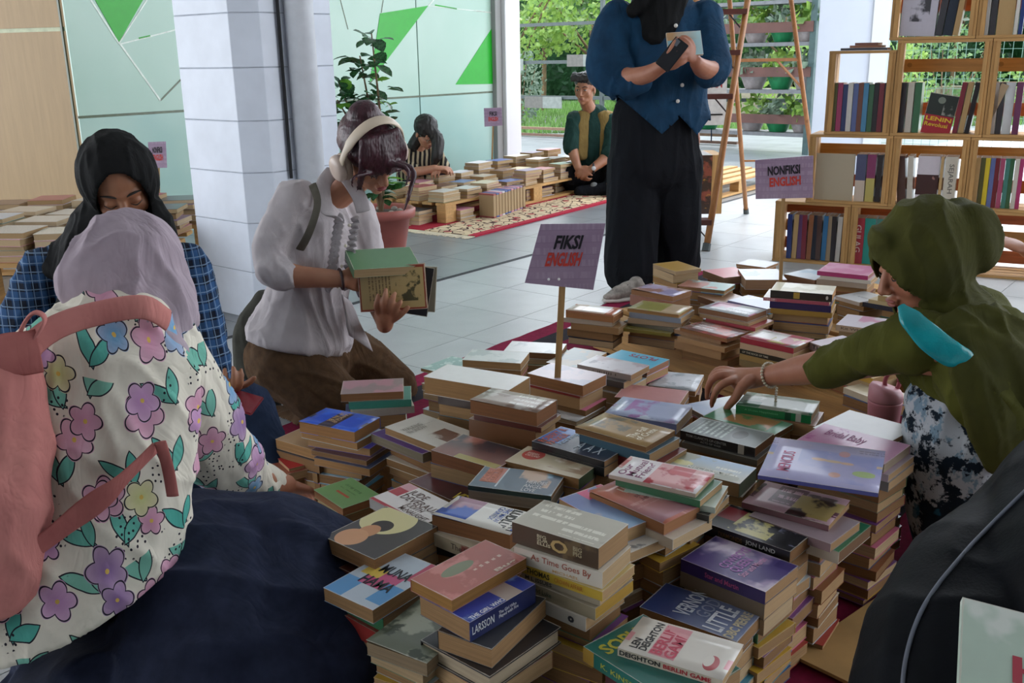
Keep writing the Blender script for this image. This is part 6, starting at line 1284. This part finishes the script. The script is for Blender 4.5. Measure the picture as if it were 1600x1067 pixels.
# books in the hands
def held(label,c,X,N_,L,W,t,cov,spine,pg='C9B48E',**k):
    X=Vector(X).normalized(); N_=Vector(N_); N_=(N_-X*N_.dot(X)).normalized(); Y=N_.cross(X); o=Vector(c)-X*L/2-Y*W/2-N_*t; return book(label,rotM(X,Y,N_,o),L,W,t,cov,spine=spine,pg=pg,**k)
cA=P(613,450,2.80)
held('red-bordered tan book with engraved figures, front book held by the kneeling reader',cA,P(665,446,2.8)-P(560,452,2.8),(0,-1,.12),.20,.135,.018,cover_mat('A8905E',(('r',0,0,1,1,'8C3A20'),('r',.03,.05,.97,.93,'B39A66'),('T',.15,.2,.5,.85,'7A6440',20),('B',.55,.2,.92,.88,'4A4424',22,.47),('B',.6,.5,.9,.9,'9C4A24',18,.56))),'l')
held('black book, behind the tan engraved book in the hands of the kneeling reader',P(628,450,2.835),P(680,455,2.83)-P(590,440,2.83),(0,-1,.1),.175,.15,.014,cover_mat('15141A'),'f')
held('grey board book at the back, right end of the books held by the kneeling reader',P(640,450,2.86),P(680,452,2.86)-P(590,446,2.86),(0,-1,.05),.16,.14,.012,cover_mat('7F7A6A'),'k')
held('green-covered thick book lying across the top of the books held by the kneeling reader',P(598,403,2.83),P(640,414,2.85)-P(540,420,2.78),(0,-.35,1),.20,.12,.028,cover_mat('5F8A62'),'l',spc=cover_mat('4F7F5C'))
bm=bmesh.new(); q=P(533,436,2.80); d=(P(580,428,2.83)-q).normalized(); s_=d.orthogonal().normalized(); t_=d.cross(s_)
tube(bm,[q+(s_*math.cos(a*.2618*1)+t_*math.sin(a*.2618))*.030 for a in range(25)],.0045,8,caps=False); o=link('bracelet',bm,mat('bead_dark','3A1F1E',.3),None,True); tag(o,'dark bead bracelet on the near wrist of the kneeling reader','bracelet')
GB=plain('4A4A42','3E3E38',20,.85)
bg_=thing('shoulder_bag','grey canvas backpack with hanging strap, behind the kneeling reader','backpack',loc=P(400,540,3.08)); b0=bg_.location.copy()
B=Blob(); B.t([q-b0 for q in PT('425,470,3.08 405,520,3.07 400,570,3.06 408,600,3.06')],[(.06,.035),(.085,.045),(.075,.05),(.04,.03)],side=(.8,.3,0)); B.build('bag_body',GB,.006,3,bg_,folds(.004,(0,0,1),16,6,3))
B=Blob(); B.t([q-b0 for q in PT('405,590,3.06 412,630,3.05 420,655,3.05')],[(.05,.03),(.06,.04),(.05,.035)],side=(1,0,0)); B.build('front_pocket',GB,.006,3,bg_)
for nm,st,w2 in (('strap','402,575,3.02 392,595,3.0 380,615,2.98 370,636,2.97',.008),('shoulder_strap','488,288,2.87 496,320,2.83 480,370,2.83 455,410,2.9',.012)): strap(nm,st,w2,.003,GB if w2<.01 else plain('6A665C','5F5B52',20),bg_,b0,(1,-.3,0))
# ---------------------------------------------- standing person in blue
HM=headframe(P(1040,-62,4.62),(.25,-.85,-.55),(-.95,-.25,0)); w4=4.65
B=Blob(); add_head(B,HM,1,P(1038,10,4.7)); B.t(PT('1038,10,4.7 1035,100,4.7 1030,200,4.7'),[.06,.13,.14]); 
B.t(PT('990,215,4.7 985,320,4.68 975,455,4.62'),[.09,.07,.045]); B.t(PT('1065,215,4.72 1060,320,4.75 1060,430,4.85'),[.09,.07,.045])
B.t(PT('965,45,4.68 968,115,4.58 1005,118,4.42 1035,103,4.34'),[.055,.05,.040,.029]); wr=P(1035,103,4.34); hand(B,wr,P(1058,92,4.32)-wr,(.2,.9,.3),1,1.0,(35,38,40,42),5,(.6,25))
B.t(PT('1105,45,4.7 1118,105,4.58 1100,108,4.45 1088,98,4.36'),[.055,.048,.042,.030]); wr=P(1088,98,4.36); hand(B,wr,(-.35,-.2,.6),(-.6,.5,.1),-1,1.0,(35,38,40,42),5,(.6,25))
p4=person(B,'person standing in a dark blue shirt and wide black trousers, reading, head above the picture',SK1,.005); face(p4,HM)
BLU=plain('17405F','12344F',15,.8)
B=Blob(); B.t(PT('1038,5,4.72 1038,30,4.72 1036,90,4.7 1034,150,4.7 1036,188,4.7'),[(.13,.09),(.22,.12),(.215,.14),(.215,.15),(.225,.16)],side=(1,.1,0))
B.t(PT('968,25,4.7 952,70,4.66 955,110,4.6 975,130,4.54 1000,128,4.47'),[(.085,.08),(.10,.09),(.11,.09),(.085,.07),(.055,.055)]); B.t(PT('955,120,4.6 958,155,4.58'),[.07,.015])
B.t(PT('1100,25,4.72 1112,70,4.66 1118,105,4.58 1105,118,4.52'),[.085,.078,.07,.062])
B.t(PT('1036,180,4.7 1036,225,4.7'),[(.23,.165),(.235,.17)],side=(1,.1,0))
o=B.build('shirt',BLU,.008,4,p4,folds(.010,(.25,0,1),11,3,9,.15))
def hem4(c):
    u=(c.x-P(1036,200,4.7).x)
    if c.y<4.7: return P(1036,[188,212,176,206,192][min(4,max(0,int((u+.26)/.105)))],4.7).z if False else P(1036,205-70*abs(u+.03)/.24 if u<.05 else 178+30*max(0,1-abs(u-.14)/.09),4.7).z
    return P(1036,190,4.7).z
crop(o,lambda c:c.z<hem4(c) and c.z<.98 and abs(c.x-P(1036,200,4.7).x)<.236 and c.y>4.4,lambda c:Vector((c.x,c.y,hem4(c))) if abs(c.z-hem4(c))<.014 else c); shell(o)
for k in range(3): bm=bmesh.new(); ell(bm,P((1056,1066,1059)[k],(40,133,158)[k],4.545-(.0 if k else -.01)),(.009,.006,.009)); link('button',bm,mat('pearl_button','D8D4CC',.25),p4,True)
BLK2=plain('0C0E14','11141B',10,.85)
B=Blob()
B.t(PT('1022,180,4.7 1022,260,4.7'),[(.20,.15),(.225,.16)],side=(1,0,0)); B.t(PT('992,250,4.7 988,340,4.68 985,428,4.64'),[(.135,.13),(.13,.13),(.125,.12)],side=(1,0,0)); B.t(PT('1055,250,4.72 1057,340,4.74 1058,412,4.8'),[(.13,.13),(.125,.13),(.118,.12)],side=(1,0,0))
B.build('trousers',BLK2,.009,4,p4,folds(.012,(0,0,1),10,1.5,11))
B=Blob(); B.e(HM@Vector((0,-.01,.014)),(.098,.11,.118),HM.to_3x3(),22); B.t(PT('1040,-10,4.66 1030,30,4.62 1020,60,4.58'),[(.11,.08),(.10,.06),(.05,.03)],side=(1,0,0)); B.t(PT('1005,0,4.62 988,18,4.6'),[.05,.03])
hijab('headscarf',B,HM,BLK,p4,(.055,.08,-.02),.008,folds(.007,(0,0,1),22,5,4))
def shoe(label,heel,toe,m,m2):
    d=(toe-heel); d.z=0; L=d.length; d.normalize(); Y=Vector((-d.y,d.x,0)); M=rotM(d,Y,Vector((0,0,1)),Vector((heel.x,heel.y,0))); t=thing('shoe',label,'shoe',M=M)
    bm=bmesh.new(); tube(bm,[(.0,0,.016),(L*.3,0,.014),(L*.7,0,.013),(L,0,.014)],[(.030,.014),(.034,.013),(.042,.013),(.022,.012)],14,(0,1,0)); link('sole',bm,m2,t,True)
    B=Blob(); B.t([(.0,0,.05),(L*.35,0,.055),(L*.7,0,.038),(L*.97,0,.028)],[(.030,.040),(.036,.042),(.040,.026),(.022,.015)],side=(0,1,0)); B.t([(L*.10,0,.05),(L*.13,0,.085)],[(.034,.03),(.034,.036)],side=(0,1,0)); B.e((L*.45,0,.055),(.07,.032,.028)); B.build('upper',m,.005,3,t)
    for k in range(4): bm=bmesh.new(); beam(bm,(L*(.42+.08*k),-.024,.083-.010*k),(L*(.42+.08*k),.024,.083-.010*k),.006,.004); link('lace',bm,mat('lace_dark','2A2628',.8),t)
shoe('grey and white chunky sneaker at the left foot-end of the wide black trousers',at(1000,468,0),at(945,474,0),mat('sneaker','9C948C',.6,.3,40),mat('sneaker_sole','CFCBC4',.6))
shoe('sneaker mostly hidden under the right leg of the wide black trousers',P(1062,428,4.85),P(1040,440,4.62),mat('sneaker','9C948C',.6,.3,40),mat('sneaker_sole','CFCBC4',.6))
held('small pale blue and tan picture book held by the standing person in blue',P(1070,68,4.36),(1,.05,.05),(.1,-.9,.45),.15,.11,.012,cover_mat('7FA8B4',(('r',0,.66,1,1,'A8835A'),('g',0,'A4C4C8'))),'k')
ph=thing('mobile_phone','dark phone held under the small book by the standing person in blue','phone',M=headframe(P(1050,85,4.31),(.6,.0,.75),(.75,-.3,-.5))); box('phone_case',-.035,-.07,-.004,.035,.07,.004,mat('phone_case_dark','14161C',.25),ph,.003); box('camera_bump',-.028,.035,.0042,-.004,.062,.007,mat('lens_grey','5A5E66',.2),ph)
# ---------------------------------------------- squatting man in olive vest
HM=headframe(P(914,139,8.1),(-.42,-.88,-.12),(-.88,.42,.02)); 
B=Blob(); add_head(B,HM,1.08,P(928,182,8.2)); B.t(PT('928,182,8.2 926,225,8.22'),[.065,.10]); 
B.t(PT('897,190,8.15 893,225,8.05 903,262,7.95'),[.055,.048,.032]); wr=P(903,262,7.95); hand(B,wr,(.45,-.2,-.9),(.6,.6,.2),1,1.05,(30,34,38,40))
B.t(PT('952,195,8.15 950,240,8.02 925,264,7.92'),[.055,.048,.034]); wr=P(925,264,7.92); hand(B,wr,(-.9,-.1,-.35),(0,.8,-.4),-1,1.05,(25,28,30,34))
p5=person(B,'man squatting on the far rug in an olive vest over a dark green shirt',SK2,.006); face(p5,HM,1.08,'open',lip='7A4840')
B=Blob(); B.t(PT('928,178,8.2 928,200,8.2 926,240,8.18 928,270,8.2'),[(.12,.09),(.20,.12),(.17,.12),(.18,.13)],side=(1,0,0)); B.t(PT('899,186,8.15 893,215,8.08 892,232,8.03'),[.075,.068,.062]); B.t(PT('955,190,8.15 955,225,8.05 950,240,8.0'),[.075,.068,.062])
B.build('shirt',plain('16302C','1D3A34',20),.009,3,p5,folds(.008,(0,0,1),14,6,1))
VST=plain('6E5A30','7C673A',14,.8)
for sx,st in ((-1,'912,178,8.13 907,205,8.09 905,245,8.06'),(1,'943,178,8.13 949,210,8.09 949,252,8.06')):
    B=Blob(); B.t(PT(st),[(.055,.030),(.070,.034),(.068,.034)],side=(1,0,0)); B.build('vest_front',VST,.007,3,p5,folds(.005,(0,0,1),14,6,2))
B=Blob(); B.t(PT('930,182,8.28 930,220,8.28 930,250,8.28'),[(.19,.07),(.18,.08),(.17,.08)],side=(1,0,0)); B.build('vest_back',VST,.009,3,p5)
B=Blob(); B.e(P(930,275,8.2),(.19,.16,.12)); B.t(PT('915,278,8.2 888,268,8.05'),[.11,.085]); B.t(PT('888,270,8.05 895,290,8.15'),[.085,.07]); B.t(PT('945,278,8.2 962,270,8.0'),[.11,.085]); B.t(PT('962,272,8.0 950,296,7.95 905,300,7.95'),[.085,.07,.05])
o=B.build('trousers',BLK2,.009,3,p5,folds(.006,(1,0,0),14,5,2)); crop(o,lambda c:c.z<.013)
B=Blob(); B.e(HM@Vector((0,-.022,.060)),(.088,.102,.078),HM.to_3x3(),20); rr=random.Random(2)
for k in range(14): x=-.075+.15*k/13; B.t([HM@Vector((x,.04,.12)),HM@Vector((x*1.05,.08,.105)),HM@Vector((x*1.1,.093,.075+rr.uniform(-.01,.01)))],[.018,.013,.006],n=8)
B.build('hair',mat('black_hair','17120F',.5,.3,50,.4),.006,2,p5,folds(.006,(0,1,0),50,10,3))
bm=bmesh.new(); q=P(927,263,7.92); tube(bm,[q+Vector((0,math.cos(a*.4)*.036,math.sin(a*.4)*.036)) for a in range(17)],(.009),8,caps=False); t=thing('wristwatch','round-faced wristwatch on the wrist of the squatting man','watch'); link('band',bm,mat('watch_band','2A2A2E',.5),t,True); bm=bmesh.new(); ell(bm,q+Vector((0,-.040,.004)),(.018,.006,.018)); link('dial',bm,mat('watch_dial','B9BCC0',.2),t,True)
shoe('grey shoe of the squatting man at the edge of the far rug',at(925,303,.02),at(950,300,.02),mat('grey_shoe','6F7272',.7),mat('sneaker_sole','CFCBC4',.6))
# ---------------------------------------------- far reader with long dark hair
HM=headframe(P(666,207,7.5),(.55,-.60,-.62),(-.75,-.62,-.05))
B=Blob(); add_head(B,HM,1.02,P(655,245,7.6)); B.t(PT('655,245,7.6 655,290,7.6'),[.06,.13]); B.t(PT('632,245,7.55 640,268,7.45 680,263,7.35'),[.045,.042,.028]); wr=P(680,263,7.35); hand(B,wr,(.9,-.1,0),(0,.2,-1),1,1,(30,30,34,38))
B.t(PT('682,240,7.6 690,262,7.5 700,268,7.4'),[.045,.04,.028]); wr=P(700,268,7.4); hand(B,wr,(-.7,-.5,.1),(0,0,-1),-1,1,(30,30,34,38))
p6=person(B,'person with long dark hair and glasses in a striped shirt, reading behind the far display',SK3,.006); face(p6,HM,1.02)
def stripes(N):
    O=N.obj(); x,y,z=N.xyz(O); return N.mix(N.m('GREATER_THAN',N.m('SINE',N.m('ADD',N.m('MULTIPLY',x,190),N.m('MULTIPLY',N.noise(O,6,2),5))),.1),lin('201C1E'),lin('B0A084'))
B=Blob(); B.t(PT('655,232,7.62 655,250,7.62 655,300,7.6'),[(.11,.08),(.185,.11),(.17,.12)],side=(1,.2,0)); B.t(PT('634,242,7.56 638,262,7.48 655,268,7.43'),[.065,.058,.045]); B.t(PT('680,240,7.6 690,255,7.54 695,264,7.46'),[.06,.055,.042])
B.build('shirt',cloth_mat('striped_fabric',stripes,.85,900,.2),.009,3,p6,folds(.006,(0,0,1),16,6,1))
B=Blob(); B.e(HM@Vector((0,-.025,.035)),(.088,.102,.095),HM.to_3x3(),20); B.t([HM@Vector((.05,-.03,.06)),P(682,215,7.45),P(683,240,7.42),P(676,258,7.42)],[.05,.05,.045,.02]); B.t([HM@Vector((-.05,-.04,.05)),P(648,225,7.56),P(645,250,7.6)],[.055,.05,.02])
B.build('hair',mat('black_hair','17120F',.5,.3,50,.4),.006,3,p6,folds(.005,(0,0,1),50,5,3))
o=Blob(); o.e(P(655,300,7.6),(.25,.25,.12)); o.t(PT('640,300,7.5 620,310,7.3'),[.1,.08]); q=o.build('trousers',plain('1A2233','222C40',20),.009,3,p6); crop(q,lambda c:c.z<.013)
gl=thing('eyeglasses','thin round eyeglasses on the far reader with long dark hair','glasses',M=HM)
for x in(-1,1):
    bm=bmesh.new(); tube(bm,[Vector((x*.031+math.cos(a*.3927)*.022,.096,.0+math.sin(a*.3927)*.020)) for a in range(17)],.0016,6,caps=False); link('rim',bm,mat('metal_rim','B9B2A4',.25,metal=.8),gl,True)
    bm=bmesh.new(); beam(bm,(x*.053,.094,.002),(x*.078,.0,.0),.002,.002); link('temple',bm,mat('metal_rim','B9B2A4',.25,metal=.8),gl)
# ---------------------------------------------- olive headscarf, reaching
HM=headframe(P(1441,408,1.97),(-.93,-.10,-.34),(-.10,.99,.0))
B=Blob(); add_head(B,HM,.97,P(1470,500,2.0)); B.t(PT('1470,500,2.0 1500,580,2.02 1540,680,2.05'),[.055,.11,.12])
B.t(PT('1425,545,1.93 1345,560,2.0 1270,575,2.1 1202,587,2.19'),[.05,.045,.037,.025])
B.t(PT('1204,586,2.19 1180,590,2.21 1158,592,2.22 1146,592,2.22'),[(.022,.019),(.024,.028),(.018,.036),(.014,.036)],side=(0,.5,-1)); B.e(P(1160,593,2.22),(.036,.030,.022),Matrix.Rotation(-.1,3,'Y'))
fingers(B,('1150,582,2.24 1136,578,2.25 1122,578,2.26 1112,588,2.27 1108,600,2.26',[.011,.0105,.0092,.0085,.0062]),('1150,586,2.23 1134,586,2.22 1116,590,2.22 1107,604,2.23 1105,622,2.24',[.012,.011,.0098,.009,.0066]),
 ('1152,592,2.21 1138,596,2.19 1124,604,2.18 1116,618,2.19 1112,634,2.21',[.012,.011,.0098,.009,.0066]),('1152,588,2.22 1140,584,2.23 1120,583,2.24 1110,595,2.25 1109,612,2.26',[.011,.0105,.009,.0085,.006]),
 ('1172,594,2.19 1158,606,2.17 1150,620,2.17 1140,632,2.18 1133,640,2.19',[.015,.0135,.0115,.0100,.0072]))
B.t(PT('1520,560,1.95 1530,610,1.88 1480,580,1.85'),[.05,.042,.028]); wr=P(1478,580,1.85); hand(B,wr,P(1448,556,1.84)-wr,(.2,.7,.3),1,.8,(50,55,60,60))
p7=person(B,'person in olive headscarf and blouse squatting at right, reaching onto the books',SK1); face(p7,HM,.97)
OLV=plain('4A4A1C','3E3E18',14,.85); OLV2=plain('55561F','474818',14,.85)
B=Blob(); B.e(HM@Vector((0,-.012,.016)),(.094,.112,.116),HM.to_3x3(),26); B.e(HM@Vector((0,-.100,.015)),(.078,.062,.080),HM.to_3x3()); B.e(HM@Vector((0,.070,.075)),(.045,.030,.030),HM.to_3x3())
B.t(PT('1455,450,1.98 1470,480,1.98 1500,520,1.96'),[(.075,.085),(.095,.085),(.13,.09)],side=(0,1,0))
o=hijab('headscarf',B,HM,OLV,p7,(.056,.086,-.040),.006,folds(.011,(-.45,0,1),15,2.5,12,.15),ymin=.05)
B=Blob(); B.t(PT('1475,490,1.99 1495,530,2.0 1525,600,2.03 1560,700,2.06 1590,760,2.08'),[(.12,.09),(.20,.135),(.20,.15),(.19,.16),(.17,.15)],side=(.2,1,0)); B.e(P(1430,535,1.90),(.075,.07,.065))
B.t(PT('1440,532,1.90 1390,540,1.93 1335,560,1.99 1290,578,2.05'),[(.072,.068),(.058,.056),(.050,.048),(.050,.047)]); B.t(PT('1318,562,2.02 1300,590,2.04'),[.045,.016]); B.t(PT('1520,540,1.87 1530,600,1.82 1560,650,1.8'),[.08,.08,.06])
B.build('blouse',OLV2,.007,4,p7,folds(.010,(-.7,0,.5),14,3,3))
B=Blob(); B.t(PT('1520,500,1.86 1560,560,1.80 1580,640,1.78 1585,720,1.80'),[(.09,.03),(.11,.035),(.10,.035),(.06,.02)],side=(1,.2,0)); B.t(PT('1450,500,1.88 1500,540,1.84 1540,600,1.82'),[(.03,.02),(.045,.025),(.05,.025)]); B.build('shawl_drape',OLV,.006,3,p7,folds(.012,(.4,0,-1),18,2,8))
def batik(N):
    O=N.obj(); n1=N.noise(O,11,5,.7); n2=N.noise(N.scale(O,1,1,.7),26,4,.65); cur=N.mix(N.ramp(n2,.56,.6),lin('B9BEC4'),lin('7F97A8')); cur=N.mix(N.ramp(n1,.465,.50),cur,lin('16222E')); return N.mix(N.m('MULTIPLY',N.ramp(N.noise(O,17,3),.62,.66),.8),cur,lin('27617A'))
B=Blob(); B.t(PT('1550,700,2.0 1500,645,1.96 1475,630,1.93'),[.15,.115,.08]); B.t(PT('1474,628,1.93 1480,700,1.93 1480,800,1.95 1465,870,1.97'),[(.065,.075),(.085,.09),(.085,.1),(.05,.07)]); B.t(PT('1510,680,1.95 1530,780,1.95 1540,860,1.98'),[.14,.13,.10]); B.e(P(1560,800,2.1),(.18,.16,.14))
B.t(PT('1465,860,1.95 1475,905,1.97'),[.05,.03])
o=B.build('skirt',cloth_mat('batik_fabric',batik,.85,900,.2),.008,4,p7,folds(.009,(0.1,0,1),15,2,5)); crop(o,lambda c:c.z<.013)
bm=bmesh.new(); tube(bm,*catmull(PT('1408,478,1.82 1425,500,1.80 1455,530,1.78 1485,552,1.77 1508,560,1.77 1520,580,1.77'),[(.008,.003),(.022,.006),(.027,.007),(.026,.007),(.018,.005),(.006,.003)],6),14,(1,.1,.6)); o=link('teal_pouch',bm,mat('teal_vinyl','128E96',.18,.15,20,.4),None,True); tag(o,'shiny teal vinyl strap bag tucked under the arm of the person in olive','bag')
bc=thing('bead_bracelet','pearly bead bracelet with a hanging tassel on the reaching wrist','bracelet')
q=P(1203,586,2.19); d=(P(1270,575,2.1)-q).normalized(); s_=Vector((0,0,1)); s_=(s_-d*s_.dot(d)).normalized(); t_=d.cross(s_)
bmb=bmesh.new(); bmesh.ops.create_icosphere(bmb,subdivisions=2,radius=.0036); mb=bpy.data.meshes.new('bead'); bmb.to_mesh(mb); bmb.free(); mb.materials.append(mat('pearl_bead','C9BFA8',.25)); 
for p in mb.polygons: p.use_smooth=True
for k in range(24): a=2*PI*k/24; linkme('bead',mb,bc,loc=q+(s_*math.cos(a)+t_*math.sin(a))*.0295)
for k in range(6): linkme('bead',mb,bc,loc=q+t_*-.012+d*.006+Vector((0,-.02,-.030-.0065*k)))
bm=bmesh.new(); tube(bm,[q+t_*-.012+d*.006+Vector((0,-.02,-.068)),q+t_*-.012+d*.006+Vector((.0,-.02,-.088))],[.002,.006],8); link('tassel',bm,mat('tassel_thread','D8D2C4',.8),bc,True)
# pink tumbler
tz=at(1377,688,.16); tb=thing('tumbler','pink insulated tumbler with a ring handle on its slanted lid, before the person in olive','tumbler',loc=(tz.x,tz.y,.160)); tb.scale=(1.08,1.08,1.05)
small_book('pale beige book directly under the pink tumbler',Vector((tz.x-.07,tz.y-.06,.012)),Vector((1,0,0)),.15,.13,.147,'B9AFA0','C9B694','books beside the tumbler')
bm=bmesh.new(); lathe(bm,[(.030,0),(.034,.004),(.036,.06),(.0385,.10),(.0385,.104)],32); link('cup',bm,mat('pink_matte','B5737E',.5,.04),tb,True)
bm=bmesh.new(); lathe(bm,[(.0375,.104),(.039,.108),(.0385,.125),(.033,.135),(.02,.137),(.002,.137)],32)
for v in bm.verts:
    if v.co.z>.12: v.co.z+=-v.co.x*.28+.004
link('lid',bm,mat('pink_lid','C48A94',.4,.04),tb,True)
bm=bmesh.new(); tube(bm,[Vector((.012+math.cos(a*.3927)*.017,0,.150+math.sin(a*.3927)*.026)) for a in range(17)],[(.0055,.0032)]*17,10,caps=False); link('ring_handle',bm,mat('pink_ring','A8555F',.4),tb,True)
# ---------------------------------------------- hand at the right picture edge
B=Blob(); B.t(PT('1680,420,3.05 1640,402,3.08 1606,392,3.1'),[.04,.034,.026]); wr=P(1606,392,3.1); hand(B,wr,P(1575,380,3.12)-wr,(-.1,.3,-.9),-1,.95,(22,25,28,30))
B.t(PT('1680,420,3.05 1760,330,3.1'),[.045,.055]); B.t(PT('1790,300,3.15 1800,420,3.15 1800,600,3.1'),[.12,.13,.14]); HMx=headframe(P(1790,215,3.15),(-1,.1,-.4),(.1,1,0)); add_head(B,HMx,1,P(1795,290,3.15))
p8=person(B,'person off the right edge, only a hand reaching in beside the olive headscarf',SK3,.007)
B=Blob(); B.t(PT('1795,300,3.15 1800,420,3.15 1800,560,3.1'),[(.19,.12),(.18,.13),(.2,.15)],side=(0,1,0)); B.t(PT('1760,330,3.1 1715,400,3.07'),[.07,.055]); B.build('shirt',plain('5A5F6A'),.01,3,p8)
B=Blob(); B.e(HMx@Vector((0,-.02,.03)),(.09,.105,.095),HMx.to_3x3()); B.build('hair',mat('black_hair','17120F',.5,.3,50,.4),.008,2,p8)
B=Blob(); B.t(PT('1800,560,3.1 1800,660,3.0 1800,760,2.9'),[.2,.17,.16]); q=B.build('trousers',BLK2,.012,3,p8); crop(q,lambda c:c.z<.01)
# ---------------------------------------------- dark bag bottom right, and the close book
db=thing('dark_leather_bag','large dark navy leatherette bag with piped seam, filling the bottom right corner','bag',loc=P(1560,1000,.95)); d0=db.location.copy()
B=Blob(); B.t([q-d0 for q in PT('1680,760,1.20 1630,850,1.10 1570,960,1.00 1545,1070,.92 1535,1180,.86')],[(.075,.07),(.10,.085),(.13,.10),(.145,.11),(.15,.11)],side=(1,.15,0)); B.t([q-d0 for q in PT('1720,820,1.1 1720,1000,.95 1720,1180,.88')],[.14,.16,.16])
LTH=mat('dark_leatherette','080B10',.55,.3,12,.12,spec=.10,bs=220); B.build('bag_body',LTH,.006,5,db,folds(.003,(1,0,1),12,8,3))
from mathutils.bvhtree import BVHTree
bb=[c for c in db.children if c.name.startswith('bag_body')][0].data; bt=BVHTree.FromPolygons([v.co for v in bb.vertices],[tuple(p.vertices) for p in bb.polygons]); pts=[]
for a,b in ((1606,765),(1580,790),(1550,820),(1520,850),(1494,880),(1468,912),(1446,945),(1430,980),(1418,1020),(1412,1060),(1410,1110)):
    h=bt.ray_cast(CAM-d0,ray(a,b))
    if h[0]: pts.append(h[0]+h[1]*.001)
bm=bmesh.new(); tube(bm,*catmull(pts,[.0024]*len(pts),6),10); link('piping',bm,mat('grey_piping','5F6470',.4),db,True)
M=headframe(P(1600,1040,.66),(.35,.8,.4),(.93,-.3,-.1)); M=rotM(M.col[0].xyz,M.col[1].xyz,M.col[2].xyz,P(1494,1078,.66))
book('pale green book with red letters in the bottom right corner, closest to us of all',M,.13,.085,.008,cover_mat('B9CCBC',(('b',9,.5,'D8DED6'),)),spine='l',pg='D8DCC4',texts=(('top','HO',.30,.18,.6,.30,'B03A4A',.02,0),))

o=link('books',HID,HML); tag(o,'the many further books buried in the piles and filling the background displays','books',kind='stuff')
